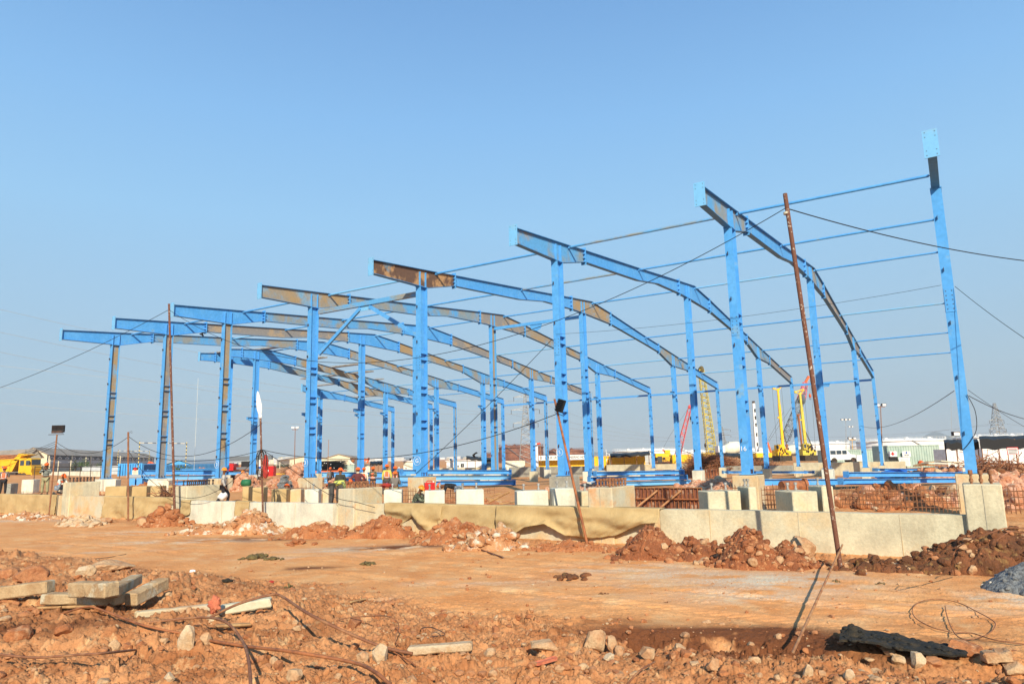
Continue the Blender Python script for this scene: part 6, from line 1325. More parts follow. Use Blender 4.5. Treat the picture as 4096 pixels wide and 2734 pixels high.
mb = MB(); a = W(510, 1906, 120); b = W(600, 1906, 120); mb.tube([a, b], .38, 14, 'pipe_grey'); single(mb, 'large_pipe', 'thick grey pipe lying before the excavator', 'pipe', origin=1)
# red crane truck
p0 = W(990, 1897, 118); t = thing('crane_truck', 'red cabbed crane truck with long grey boom behind the sixth column', 'crane truck', (p0.x, p0.y, .4)); 
for x in (-2.6, .8, 2.2):
    for y in (-1.1, 1.1): wheel(t, x, y, .5)
mb = MB(); mb.box((0, 0, 1.0), (7.2, 2.2, .4), 0, 'dark_steel'); mb.box((.8, 0, 1.55), (4.5, 2.3, .35), 0, 'grey_boom'); mb.build('chassis', t, local=True); mb = MB(); mb.prism([(-3.75, .7), (-1.95, .7), (-1.95, 2.15), (-2.2, 2.35), (-3.5, 2.35), (-3.75, 1.7)], 2.2, mname='red'); mb.build('cab', t, local=True); mb = MB(); mb.box((-3.0, -1.12, 1.8), (.9, .04, .6), 0, 'glass'); mb.build('window', t, local=True)
mb = MB(); mb.bar((-3.7, 0, 3.1), (4.0, 0, 3.2), .6, .7, 'grey_boom'); mb.bar((-3.7, 0, 2.6), (3.4, 0, 2.65), .5, .3, 'pipe_grey'); mb.build('boom', t, local=True); mb = MB(); mb.box((-3.95, 0, 3.2), (.5, .7, .7), 0, 'red'); mb.build('boom_head', t, local=True); mb = MB(); mb.box((-.2, 0, 2.2), (1.3, 1.4, .9), 0, 'black'); mb.build('operator_cab', t, local=True)
p0 = W(1078, 1903, 80); t = thing('generator', 'red generator box with white label by the lamp pole', 'generator', (p0.x, p0.y, p0.z)); mb = MB(); mb.box((0, 0, .55), (1.15, .9, 1.1), 0, 'red'); mb.build('casing', t, local=True); mb = MB(); mb.box((-.1, -.46, .55), (.28, .03, .32), 0, 'white'); mb.build('label_plate', t, local=True); mb = MB(); mb.box((-.1, -.48, .55), (.12, .02, .18), .6, 'black'); mb.build('emblem', t, local=True)
p0 = W(1038, 1905, 82); mb = MB(); mb.tube([p0, p0+V3(0, 0, 1.9)], .13, 8, 'white'); mb.tube([p0+V3(0, 0, .9), p0+V3(0, 0, 1.15)], .17, 8, 'tarp_blue'); single(mb, 'marker_post', 'white marker post with blue band left of the generator', 'post')
# rebar trailer
p0 = W(1290, 1893, 128); t = thing('flatbed_trailer', 'orange flatbed trailer loaded behind the fifth column', 'trailer', (p0.x, p0.y, -.1)); mb = MB(); mb.box((0, 0, 1.1), (8.4, 2.2, .22), 0, 'orange')
for k in range(5): mb.bar((-3.6+k*1.7, -1, 1.0), (-2.9+k*1.7, -1, .55), .1, .12, 'yellow')
mb.build('bed', t, local=True)
for x in (-3.4, -2.3, 2.6, 3.6): wheel(t, x, -1, .48)
rs = np.random.RandomState(2); mb = MB()
for k in range(170): y = rs.uniform(-1, .9); z = 1.3+rs.rand()*1.5; x = rs.uniform(-.5, .5); mb.tube([V3(-3.6+x, y, z), V3(0, y, z+rs.normal()*.08), V3(3.8+x*1.5, y, z+rs.normal()*.12)], .03, 3, 'black', cap=False)
for k in range(14): x = rs.uniform(-3.6, 3.8); z = rs.uniform(1.4, 2.7); mb.box((x, -1.05, z), (.12, .04, .10), 0, 'white')
mb.v = [(a+p0.x, b+p0.y, c-.1) for a, b, c in mb.v]; single(mb, 'rebar_bundle', 'black rebar bundles with white tags on the orange trailer', 'rebar bundle')
p0 = W(1115, 1887, 120); t = thing('flatbed_trailer', 'yellow low trailer right of the generator', 'trailer', (p0.x, p0.y, -.2)); mb = MB(); mb.box((0, 0, 1.05), (4.5, 2, .18), 0, 'yellow'); mb.build('bed', t, local=True); wheel(t, 1.4, -1, .5); wheel(t, 2.3, -1, .5)
p0 = W(1464, 1855, 122); mb = MB(); mb.bar(p0+V3(-.6, 0, .2), p0+V3(-.5, 0, .9), .3, .3, 'orange'); mb.bar(p0+V3(-.6, 0, .6), p0+V3(.6, 0, .9), .3, .35, 'orange'); mb.bar(p0+V3(.2, 0, .2), p0+V3(.5, 0, .9), .25, .25, 'orange'); mb.blob(p0+V3(.45, 0, .85), (.25, .2, .25), 2, 1, .2, mname='dark_steel'); single(mb, 'drill_arm', 'small orange machine arm above the cream container', 'machine')
p0 = W(1408, 1850, 128); mb = MB(); mb.prism([(-.6, .7), (-.2, -.2), (.5, -.3), (.1, .1)], .8, o=p0, mname='white_warm'); mb.blob(p0+V3(.15, 0, .35), (.35, .4, .35), 2, 2, .3, mname='rust_pipe'); single(mb, 'chute', 'raised white chute with rusty drum left of the sixth column foot', 'chute')
# jeep
p0 = W(3362, 1846, 88); t = thing('jeep', 'white jeep station wagon parked before the long green container', 'car', (p0.x, p0.y, p0.z-.2)); mb = MB(); mb.prism([(-1.7, .45), (1.9, .45), (1.95, .85), (1.7, 1.0), (.95, 1.12), (.5, 1.68), (-1.6, 1.75), (-1.75, 1.1)], 1.6, mname='white'); mb.build('body', t, local=True)
for (a, b) in ((-1.5, -.85), (-.75, -.15), (-.05, .5)): mb = MB(); mb.box(((a+b)/2, -.81, 1.36), (b-a, .03, .45), 0, 'glass'); mb.build('window', t, local=True)
for x in (-1.1, 1.25):
    for y in (-.75, .75): wheel(t, x, y, .36, .22)
# rust tanks and white tanks
def tank(cpx, rpx, ytop, d, m, label, rim=True, z0=-.5, stair=True):
    c = W(cpx, ytop, d); r = rpx*MPP(d)*1.02; h = c.z-z0; t = thing('storage_tank', label, 'storage tank', (c.x, c.y+r, z0), 0, 'storage tanks'); mb = MB(); mb.lathe([(r, 0), (r, h*.5), (r, h), (r*.7, h+.5), (.001, h+.9)], 56, (0, 0, 0), m); mb.build('shell', t, local=True)
    mb = MB(); mb.lathe([(r+.1, h-.5), (r+.35, h-.5), (r+.35, h-.3), (r+.1, h-.3)], 56, (0, 0, 0), m)
    for zf in (.35, .65): mb.lathe([(r+.02, h*zf), (r+.12, h*zf), (r+.12, h*zf+.15), (r+.02, h*zf+.15)], 56, (0, 0, 0), m)
    mb.build('ring_girder', t, local=True)
    if rim:
        mb = MB()
        for k in range(48): a = 2*math.pi*k/48; mb.tube([V3(r*math.cos(a), r*math.sin(a), h), V3(r*math.cos(a), r*math.sin(a), h+1.0)], .04, 3, m, cap=False)
        for z in (.5, 1.0): mb.tube([V3(r*math.cos(a), r*math.sin(a), h+z) for a in np.linspace(0, 2*math.pi, 49)], .035, 3, m, cap=False)
        tag(mb.build('railing', t, local=True))
    for k, a in enumerate((-1.3, -1.9, -2.4)):
        mb = MB(); mb.lathe([(.9, 0), (.8, .5), (.5, .85), (.001, 1.0)], 12, (r*.9*math.cos(a), r*.9*math.sin(a), h), m); mb.build('roof_vent', t, local=True)
    if stair:
        mb = MB()
        for k in range(24): a = -1.2-k*.02*20/r; mb.box(((r+.4)*math.cos(a), (r+.4)*math.sin(a), h*k/24), (.5, .5, .1), a, 'pipe_grey')
        mb.build('stair', t, local=True)
    return t
tank(2085, 90, 1784, 300, 'tank_rust', 'large rust brown tank behind the lattice pylon'); tank(1985, 62, 1815, 340, 'tank_rust', 'smaller rust brown tank left of the large one'); tank(2268, 76, 1800, 310, 'tank_rust', 'rust brown tank right of the sign mast')
tank(2620, 145, 1798, 330, 'tank_white', 'wide white tank behind the yellow containers'); tank(2790, 60, 1803, 420, 'tank_white', 'white tank right of the wide white one'); tank(3330, 105, 1770, 300, 'tank_white', 'white tank behind the jeep'); tank(3490, 62, 1778, 380, 'tank_white', 'white tank between jeep and green container'); tank(3690, 165, 1756, 260, 'tank_white', 'white tank with red rails above the green container'); tank(4030, 120, 1742, 300, 'tank_white', 'white tank at the right edge behind the canopy'); tank(3030, 70, 1795, 450, 'tank_white', 'far white tank behind the white drilling mast')
# lattice members
def lattice(mb, p0, p1, w0, w1, n, r, m, side=None, k4=True):
    p0 = Vector(p0); p1 = Vector(p1); d = (p1-p0).normalized(); s = Vector((1, 0, 0)) if abs(d.x) < .9 else Vector((0, 0, 1)); s = (s-d*s.dot(d)).normalized(); q = d.cross(s); L = (p1-p0).length; C = []
    for i in range(n+1):
        t = i/n; c = p0.lerp(p1, t); w_ = (w0+(w1-w0)*t)/2; C.append([c+s*w_+q*w_, c-s*w_+q*w_, c-s*w_-q*w_, c+s*w_-q*w_])
    for j in range(4): mb.tube([C[0][j], C[-1][j]], r*1.5, 4, m, cap=False)
    for i in range(n):
        for j in range(4):
            a = C[i][j]; b = C[i+1][(j+1) % 4]
            if i % 2: a, b = C[i][(j+1) % 4], C[i+1][j]
            mb.tube([a, b], r, 3, m, cap=False)
            if i % 2 == 0: mb.tube([C[i][j], C[i][(j+1) % 4]], r, 3, m, cap=False)
    return mb
def pylon(cpx, ytop, ybot, d, label, wb, arms, r=.07, wt=1.0):
    b = W(cpx, ybot, d); tp = W(cpx, ytop, d); t = thing('transmission_pylon', label, 'pylon', (b.x, b.y, 0), 0, 'transmission pylons'); H = tp.z; mb = MB(); lattice(mb, (0, 0, 0), (0, 0, H*.62), wb, wt*1.4, 9, r, 'galvanised'); lattice(mb, (0, 0, H*.62), (0, 0, H), wt*1.4, wt*.3, 9, r*.9, 'galvanised'); mb.build('tower', t, local=True); ends = []
    for (z, l) in arms:
        mb = MB()
        for s in (-1, 1):
            for y in (-.3, .3): mb.tube([V3(0, y, z+.9), V3(s*l, 0, z)], r, 3, 'galvanised', cap=False); mb.tube([V3(0, y, z), V3(s*l, 0, z)], r, 3, 'galvanised', cap=False)
            for f in (.3, .6): mb.tube([V3(s*l*f, 0, z), V3(s*l*f, 0, z+.9*(1-f))], r*.8, 3, 'galvanised', cap=False)
            mb.tube([V3(s*l, 0, z), V3(s*l, 0, z-1.5)], r, 4, 'dark_steel'); ends.append(Vector((b.x+s*l, b.y, z-1.5)))
        mb.build('crossarm', t, local=True)
    return ends
Hn = W(2105, 1567, 250).z
e1 = pylon(2107, 1567, 1865, 250, 'tall lattice pylon between third and fourth front columns', 5.2, [(Hn-1.8, 4), (Hn-6.3, 5), (Hn-11, 4.4)], .08, 1.5)
e2 = pylon(2896, 1705, 1815, 520, 'far small lattice pylon right of the yellow lattice crane', 6, [(15, 6), (19, 6), (10, 6)], .11, 1.6)
e3 = pylon(3998, 1611, 1770, 330, 'lattice pylon at the far right beyond the canopies', 6.2, [(14.5, 3.4), (10.5, 4)], .10, 2.2)
for k, (ee, px, py, d) in enumerate([(e1[0], -300, 1165, 150), (e1[2], -300, 1262, 150), (e1[4], -300, 1345, 150), (e1[1], -300, 1425, 190), (e1[3], -300, 1515, 190), (e1[5], -300, 1580, 190)]):
    cable(W(px, py, d), ee, 3.0, .035, '%s power line from the top, running from the left edge to the pylon' % ORD[k], 'galvanised', 30, 'overhead power lines', 'power_line')
for k in range(4): cable(e1[k+1], e2[k], 6, .04, '%s power line between the tall pylon and the far pylon' % ORD[k], 'galvanised', 20, 'overhead power lines', 'power_line')
for k in range(4): cable(e2[k+1], e3[k], 5, .04, '%s power line between far pylon and right pylon' % ORD[k], 'galvanised', 20, 'overhead power lines', 'power_line')
for k in range(2): cable(e3[k*2+1], W(4400, 1690+k*40, 300), 2, .04, '%s power line leaving the right pylon' % ['upper', 'lower'][k], 'galvanised', 12, 'overhead power lines', 'power_line')
# cranes
def boomcrane(label, name, base, tip, d, w0, w1, n, m, r=.05, body=None, top=None, extra=None):
    a = W(base[0], base[1], d); b = W(tip[0], tip[1], d+2); t = thing(name, label, 'crane', (a.x, a.y, 0), 0, 'cranes and drilling rigs'); mb = MB(); lattice(mb, (0, 0, a.z), tuple(b-Vector((a.x, a.y, 0))), w0, w1, n, r, m)
    bo = mb.build('boom', t, local=True); mb = MB(); q = b-Vector((a.x, a.y, 0)); mb.blob(q, (w1*.9, .5, w1*.9), 2, 3, .2, mname=top or m); mb.build('boom_head', bo, local=True)
    if body:
        bz = W(base[0], 1826, d).z; mb = MB(); mb.box((body[0], 0, bz+.5), (body[1], 3, 1.0), 0, body[2]); mb.box((body[0]+body[1]*.3, -.8, bz+1.4), (1.3, 1.4, .9), 0, body[2]); mb.build('body', t, local=True); mb = MB(); mb.box((body[0], 0, bz-.5), (body[1]*.9, 3.4, 1.0), 0, 'rubber'); mb.build('tracks', t, local=True)
    def line(p, q2, nm='rope', rr=.035):
        mb = MB(); mb.tube([W(*p, d)-Vector((a.x, a.y, 0)), W(*q2, d)-Vector((a.x, a.y, 0))], rr, 4, 'grey_boom'); mb.build(nm, t, local=True)
    for e in (extra or []):
        if e[0] == 'line': line(e[1], e[2])
        if e[0] == 'bar':
            mb = MB(); mb.bar(W(*e[1], d)-Vector((a.x, a.y, 0)), W(*e[2], d)-Vector((a.x, a.y, 0)), .35, .35, e[3]); mb.build('mast', t, local=True)
        if e[0] == 'hook':
            c = W(*e[1], d)-Vector((a.x, a.y, 0)); mb = MB(); mb.blob(c, (.35, .25, .55), 2, 1, .05, mname=e[2]); mb.tube([c+V3(.12*math.cos(q), 0, -.75+.16*math.sin(q)) for q in np.linspace(2, 6.5, 9)], .05, 5, 'dark_steel'); mb.build('hook_block', t, local=True)
    return t
boomcrane('red lattice boom crane with hanging hook behind the yellow containers', 'lattice_crane', (2703, 1850), (2760, 1626), 190, 1.5, .7, 16, 'red_boom', .05, (-3.5, 4, 'yellow_box'), extra=[('line', (2650, 1797), (2680, 1740)), ('line', (2680, 1740), (2755, 1630)), ('bar', (2651, 1797), (2680, 1830), 'red_boom'), ('line', (2763, 1620), (2763, 1665)), ('hook', (2763, 1672), 'black')])
boomcrane('tall yellow lattice boom crane rising behind the third bay', 'lattice_crane', (2848, 1818), (2804, 1478), 170, 2.0, 1.1, 30, 'yellow_crane', .06, (0, 5, 'yellow_crane'), 'olive_muck', [('line', (2821, 1778), (2806, 1490)), ('hook', (2821, 1780), 'dark_steel')])
boomcrane('grey lattice crane with red upper boom behind the drilling rigs', 'lattice_crane', (3140, 1758), (3205, 1595), 165, 1.7, 1.5, 14, 'grey_boom', .06, (-4, 7, 'yellow_box'), extra=[('line', (3070, 1762), (3135, 1645)), ('line', (3074, 1766), (3210, 1560)), ('bar', (3070, 1768), (3085, 1812), 'orange'), ('line', (3240, 1520), (3240, 1572)), ('hook', (3240, 1582), 'orange'), ('line', (3243, 1520), (3262, 1800))])
a = W(3205, 1595, 167); b = W(3222, 1528, 167); mb = MB(); lattice(mb, a, b, 1.5, .8, 6, .05, 'red_boom'); mb.bar(b, b+V3(.9, 0, 1.4), .5, .5, 'orange'); single(mb, 'boom_extension', 'red lattice top section ending the grey crane boom', 'crane boom')
def drillrig(label, d, foot, head, body_px, m='yellow_crane', kelly=None, hm=None):
    a = W(foot[0], foot[1], d); b = W(head[0], head[1], d); c0 = W(body_px[0], body_px[3], d); c1 = W(body_px[1], body_px[2], d); t = thing('drilling_rig', label, 'drilling rig', (a.x, a.y, 0), 0, 'cranes and drilling rigs'); o = Vector((a.x, a.y, 0)); mb = MB(); mb.bar(a-o, (a-o).lerp(b-o, .75), .5, .42, m); mb.bar((a-o).lerp(b-o, .75), b-o, .36, .32, m); mb.box((a-o).lerp(b-o, .55)+V3(-.35, 0, 0), (.5, .4, .3), 0, m); mb.build('mast', t, local=True)
    mb = MB(); d2 = (b-a).normalized(); M = Matrix.Rotation(-.35, 3, 'Y'); q = b-o; mb.bar(q+V3(-.95, 0, .1), q+V3(.75, 0, .55), .3, .22, m); mb.bar(q+V3(-.95, 0, .0), q+V3(.1, 0, -.45), .3, .16, m); mb.bar(q+V3(.75, 0, .5), q+V3(.1, 0, -.45), .3, .2, m); mb.bar(q+V3(-1.05, 0, .2), q+V3(-.75, 0, -.05), .4, .34, m); mb.bar(q+V3(.6, 0, .6), q+V3(.8, 0, .2), .4, .3, m); mb.build('mast_head', t, local=True)
    cx = (c0.x+c1.x)/2-a.x; w_ = c1.x-c0.x; zb_ = c0.z; hh_ = c1.z-c0.z; mb = MB(); mb.prism([(cx-w_/2, zb_), (cx+w_*.45, zb_), (cx+w_*.5, zb_+hh_*.35), (cx+w_*.2, zb_+hh_*.5), (cx+w_*.1, zb_+hh_*.9), (cx-w_*.15, zb_+hh_), (cx-w_*.2, zb_+hh_*.55), (cx-w_/2, zb_+hh_*.5)], 1.8, mname=m); mb.build('body', t, local=True); mb = MB(); mb.box((cx-w_*.36, -.8, zb_+hh_*.72), (w_*.22, 1, hh_*.45), 0, m); mb.box((cx-w_*.36, -1.32, zb_+hh_*.75), (w_*.15, .04, hh_*.3), 0, 'glass'); mb.build('cab', t, local=True); mb = MB(); mb.box((cx, 0, zb_-.55), (w_*.9, 3, 1.1), 0, 'rubber'); mb.build('tracks', t, local=True)
    mb = MB(); z = (b-o).z
    for k in range(14): mb.blob(V3(cx+random.uniform(-.3, .4)*w_, -1.0, zb_+random.uniform(0, .8)*hh_), (.18, .12, .28), 1, k, .3, mname='dark_steel', smooth=False)
    tag(mb.build('machinery', t, local=True), kind='stuff')
    for s in (-1, 1): mb = MB(); mb.tube([V3(cx+w_*.4, 0, zb_+hh_*.5), (a-o).lerp(b-o, .38)+V3(.2, 0, 0)], .12, 6, 'white' if s > 0 else m); mb.build('strut', t, local=True)
    for dx in (-1.2, .8): mb = MB(); mb.tube([b-o+V3(dx, 0, .3), V3((b-o).x*.4+dx*1.0, 0, zb_+hh_)], .03, 4, 'grey_boom'); mb.build('rope', t, local=True)
    if kelly: k0 = W(*kelly[0], d); k1 = W(*kelly[1], d); mb = MB(); mb.tube([k0-o, k1-o], .2, 8, 'rust_pipe'); mb.tube([k1-o-V3(0, 0, .3), k1-o+V3(0, 0, .1)], .32, 8, 'rust_pipe'); mb.build('kelly_bar', t, local=True)
drillrig('yellow drilling rig with upright mast, left of the pair', 150, (3134, 1812), (3111, 1553), (3095, 1162+1995, 1775, 1822), 'yellow_box', ((3148, 1825), (3147, 1778)))
drillrig('yellow drilling rig leaning slightly, right of the pair', 138, (3226, 1815), (3199, 1568), (3205, 3256, 1770, 1820), 'yellow_crane', ((3212, 1822), (3193, 1657)))
a = W(3028, 1805, 190); b = W(3014, 1612, 190); t = thing('drilling_rig', 'white telescopic drilling mast on a teal truck', 'drilling rig', (a.x, a.y, 0), 0, 'cranes and drilling rigs'); o = Vector((a.x, a.y, 0)); mb = MB(); mb.bar(a-o, (a-o).lerp(b-o, .55), .85, .7, 'white'); mb.bar((a-o).lerp(b-o, .55), b-o, .65, .5, 'white'); mb.build('mast', t, local=True)
mb = MB()
for f in (.15, .35, .55, .7, .85): q = (a-o).lerp(b-o, f); mb.box(q+V3(.1, -.45, 0), (.3, .1, .9), 0, 'black')
mb.box(b-o+V3(0, 0, .3), (.6, .5, .6), 0, 'dark_steel'); mb.build('mast_fittings', t, local=True); mb = MB(); mb.box((-.3, 0, 1.2), (4.4, 2.4, 1.6), 0, 'white'); mb.box((-1.8, 0, 2.2), (1.2, 2.2, .8), 0, 'box_green'); mb.build('truck_body', t, local=True)
for x in (-1.6, 1.2): wheel(t, x, -1.1, .5)
for (px, d, lab, s) in [(2935, 130, 'cream mixer drum truck behind the scrap heap', 1), (3172, 170, 'cream mixer drum truck between the drilling rigs', 1)]:
    p0 = W(px, 1822, d); t = thing('mixer_truck', lab, 'mixer truck', (p0.x, p0.y, p0.z-.5), 0, 'concrete mixer trucks'); mb = MB(); mb.lathe([(.5, -1.9), (.95, -1.3), (1.2, -.2), (1.05, .9), (.55, 1.8), (.4, 1.9)], 20, (0, 0, 1.9), 'white_warm', M=Matrix.Rotation(R(78), 3, 'Y')); mb.build('drum', t, local=True); mb = MB(); mb.box((0, 0, .75), (4.8, 2, .35), 0, 'dark_steel'); mb.box((-2.4, 0, 1.5), (1.2, 2.1, 1.7), 0, 'white'); mb.build('chassis', t, local=True)
    for x in (-2, .8, 1.7): wheel(t, x, -1, .45)
mb = MB(); p0 = W(2668, 1845, 112); mb.box(p0+V3(0, 0, .4), (1.7, 1.6, .7), 0, 'yellow'); mb.box(p0+V3(-.6, -.1, .5), (.4, 1.5, .3), 0, 'black'); mb.box(p0+V3(0, 0, -.3), (1.6, 1.5, .5), 0, 'dark_steel'); single(mb, 'machine_body', 'yellow machine body with dark underside below the red crane', 'machine')
p0 = W(2600, 1850, 101); t = thing('lean_to', 'small open timber lean-to right of the grey cabin', 'shelter', (p0.x-.6, p0.y, -.2)); mb = MB(); mb.box((0, 0, 1.7), (1.1, 1.2, .06), 0, 'wood'); mb.build('roof', t, local=True)
for s in (-.5, .5): mb = MB(); mb.box((s, -.5, .8), (.06, .06, 1.7), 0, 'wood'); mb.build('post', t, local=True)
# light masts and thin poles
def mast(px, ytop, ybot, d, label, heads=2, r=.08, m='galvanised', px2=None, hm='dark_steel', hs=.5):
    a = W(px2 or px, ybot, d); b = W(px, ytop, d); a.z = min(a.z, gz(a.x, a.y))-.2; t = thing('light_mast', label, 'light mast', tuple(a), 0, 'lamp masts and thin poles'); mb = MB(); mb.tube([a, b], r, 7, m, r2=r*.6); mb.build('pole', t)
    for k in range(heads):
        s = (k-(heads-1)/2)*hs*1.5; mb = MB(); mb.box(b+V3(s, 0, .1), (hs, hs*.5, hs*.6), 0, hm); mb.box(b+V3(s, -hs*.28, .08), (hs*.8, .04, hs*.45), 0, 'white'); mb.build('lamp_head', t)
    if heads: mb = MB(); mb.bar(b+V3(-hs, 0, -.15), b+V3(hs, 0, -.15), .06, .06, m); mb.build('bracket', t)
mast(1181, 1712, 1888, 85, 'floodlight pole with two white lamps left of the fifth column', 2, .06, 'rust_bar', 1177, 'white', .35); mast(3522, 1622, 1850, 82, 'floodlight pole beside the rearmost second frame column', 2, .07, 'rust_bar', 3528)
mast(3383, 1678, 1800, 260, 'tall thin light mast behind the white tank', 3, .12, hs=.9); mast(3403, 1706, 1800, 320, 'second thin light mast right of the tall one', 2, .12, hs=.9); mast(2931, 1768, 1812, 350, 'small light mast right of the far pylon', 3, .1, hs=1.0); mast(3823, 1738, 1790, 62, 'short floodlight stick on the left dark canopy', 1, .04, hs=.6)
mast(1315, 1757, 1892, 70, 'thin bare pole right of the fifth column', 0, .04, 'rust_tan', 1309); mast(2229, 1560, 1870, 160, 'tall red and white striped mast behind the third column', 0, .14, 'mast_striped'); mast(3804, 1600, 1790, 190, 'thin mast behind the first column', 0, .05); mast(3408, 1754, 1795, 110, 'yellow stick with twin lamps behind the jeep', 2, .05, 'yellow', hs=.5)
mast(104, 1797, 1845, 118, 'thin dark stake above the dump truck', 0, .05, 'dark_steel'); mast(3380, 1755, 1790, 200, 'thin post left of the yellow stick', 0, .05)
rs = np.random.RandomState(9)
for k, (px, yt) in enumerate([(201, 1836), (235, 1842), (285, 1840), (345, 1828), (482, 1822), (1105, 1842), (1120, 1845), (1160, 1848)]):
    a = W(px, yt, 230+10*k); t = thing('utility_pole', '%s concrete utility pole from the left, in front of the warehouses' % ORD[k], 'utility pole', (a.x, a.y, -.5), 0, 'concrete utility poles'); mb = MB(); mb.bar((0, 0, 0), (0, 0, a.z+.5), .25, .25, 'cream'); mb.build('pole', t, local=True); mb = MB(); mb.bar((-1, 0, a.z), (1, 0, a.z), .12, .12, 'galvanised'); mb.build('crossarm', t, local=True)
# windsock
a = W(2164, 1868, 109); b = W(2161, 1772, 109); t = thing('windsock', 'red and white windsock on a bent orange pole above the sign', 'windsock', (a.x, a.y, 0)); o = Vector((a.x, a.y, 0)); mb = MB(); mb.tube(spline([V3(0, 0, 0), (a-o).lerp(b-o, .5)+V3(0, 0, 0), b-o], 6), .04, 6, 'rust_tan'); mb.build('pole', t, local=True); mb = MB(); q = b-o; mb.lathe([(.16, 0), (.14, .4), (.1, .75)], 12, q, 'sock_striped', M=Matrix.Rotation(R(-100), 3, 'Y')); mb.build('sock', t, local=True)
# white pipe frame by the yellow office
a = W(2424, 1796, 102); t = thing('handrail', 'white pipe frame rising beside the yellow office container', 'pipe frame', (a.x, a.y, 0)); mb = MB(); z = a.z
for pts in ([V3(0, 0, 0), V3(0, 0, z)], [V3(0, 0, z*.85), V3(.45, 0, z*.80), V3(.55, 0, z*.3)], [V3(.1, 0, z*.6), V3(.5, 0, z*.6)]): mb.tube(pts, .05, 6, 'white')
mb.build('pipes', t, local=True)
# rusty scrap heap
def scrap(px0, px1, ytop, ybot, d, label, n, seed, m='rust_bar', name='scrap_heap', R0=1.0, dep=3):
    a = W(px0, ybot, d); b = W(px1, ybot, d); zt_ = W((px0+px1)/2, ytop, d).z; z0 = gz(a.x, a.y)-.2; rs = np.random.RandomState(seed); mb = MB(); L = b.x-a.x; h = zt_-z0
    mb.blob(((a.x+b.x)/2, d+dep*.6, z0+h*.1), (L*.47, dep*.5, h*.62), 3, seed, .2, 1.2, rot=(0, 0, 0), mname='soil_dark')
    for k in range(n):
        x = a.x+L*rs.rand(); u = (x-a.x)/L; top = z0+h*(4*u*(1-u))**.45; y = d+rs.rand()*dep; z = z0+(top-z0)*rs.rand()**.5; dd = Vector((rs.normal(), rs.normal()*.5, rs.normal()*.35)).normalized()*rs.uniform(.5, 1.3); c = V3(x, y, z); bend = V3(rs.normal(), rs.normal(), rs.normal())*.22
        mb.tube([c-dd, c-dd*.3+bend, c+dd*.3+bend*.8, c+dd], .022*R0, 3, m if rs.rand() < .8 else 'rust_pipe', cap=False)
    single(mb, name, label, 'scrap heap')
scrap(2735, 2968, 1822, 1880, 88, 'brown tangled heap of scrap reinforcing bars', 1300, 1); scrap(2965, 3120, 1848, 1872, 92, 'lower tangle of scrap bars right of the second column', 350, 2); scrap(3900, 4160, 1834, 1862, 50, 'rusty bar heap under the right canopy', 260, 3); scrap(2560, 2740, 1848, 1858, 108, 'dark machinery clutter left of the scrap heap', 120, 5, 'dark_steel', 'clutter_heap')
scrap(1120, 1215, 1862, 1885, 110, 'brown clutter heap left of the fifth column', 200, 6, name='clutter_heap'); scrap(640, 705, 1978, 2000, 37, 'tied bundle of brown bars left of the broad pale pier', 120, 7, R0=.8, dep=.8)
for k, (a, b, d, m) in enumerate([((3668, 1862), (3720, 1846), 52, 'wood'), ((3700, 1850), (3850, 1856), 52, 'white_warm'), ((3690, 1858), (3780, 1862), 50, 'rust_tan'), ((3750, 1842), (3845, 1850), 54, 'cream')]):
    mb = MB(); mb.bar(W(*a, d), W(*b, d+1), .6, .08, m); single(mb, 'loose_sheet', '%s loose sheet in front of the left dark canopy' % ['slanted wooden', 'long whitish', 'rusty tan', 'cream upper'][k], 'sheet', 'loose sheets before the canopies')
mb = MB(); c = W(3684, 1852, 53); mb.blob(c, (.22, .2, .22), 2, 4, .4, mname='orange', smooth=False); single(mb, 'orange_bag', 'orange bag among the loose sheets', 'bag')
# trees and bushes
def tree(px, ytop, ybot, wpx, d, label, m='leaf', seed=1, n=900, name='tree'):
    c = W(px, (ytop+ybot)/2, d); zt_ = W(px, ytop, d).z; z0 = -.4; r = wpx*MPP(d)/2; t = thing(name, label, name, (c.x, c.y, z0), 0, 'trees and bushes'); rs = np.random.RandomState(seed); H = zt_-z0; mb = MB()
    zc = H*(.62 if name == 'tree' else .5)
    for k in range(5): a = rs.rand()*6.28; mb.tube([V3(0, 0, 0), V3(.15*r*math.cos(a), .15*r*math.sin(a), H*.35), V3(.6*r*math.cos(a), .6*r*math.sin(a), H*.7)], .09, 5, 'bark', r2=.03)
    mb.build('trunk', t, local=True); mb = MB(); cl = [(rs.normal(size=3)*np.array([.42, .35, .3])) for _ in range(9)]
    for k in range(n):
        q = cl[rs.randint(9)]+rs.normal(size=3)*.2; p = V3(q[0]*r*1.15, q[1]*r, zc+q[2]*H*.48*1.1); p.z = max(p.z, .2); s = rs.uniform(.12, .3)*(r/3)**.4; u = Vector(rs.normal(size=3)).normalized(); w_ = Vector(rs.normal(size=3)).cross(u).normalized(); v2 = u.cross(w_)
        mb.add([p+w_*s, p+v2*s*.7, p-w_*s, p-v2*s*.7], [(0, 1, 2, 3)], m)
    mb.build('crown', t, local=True)
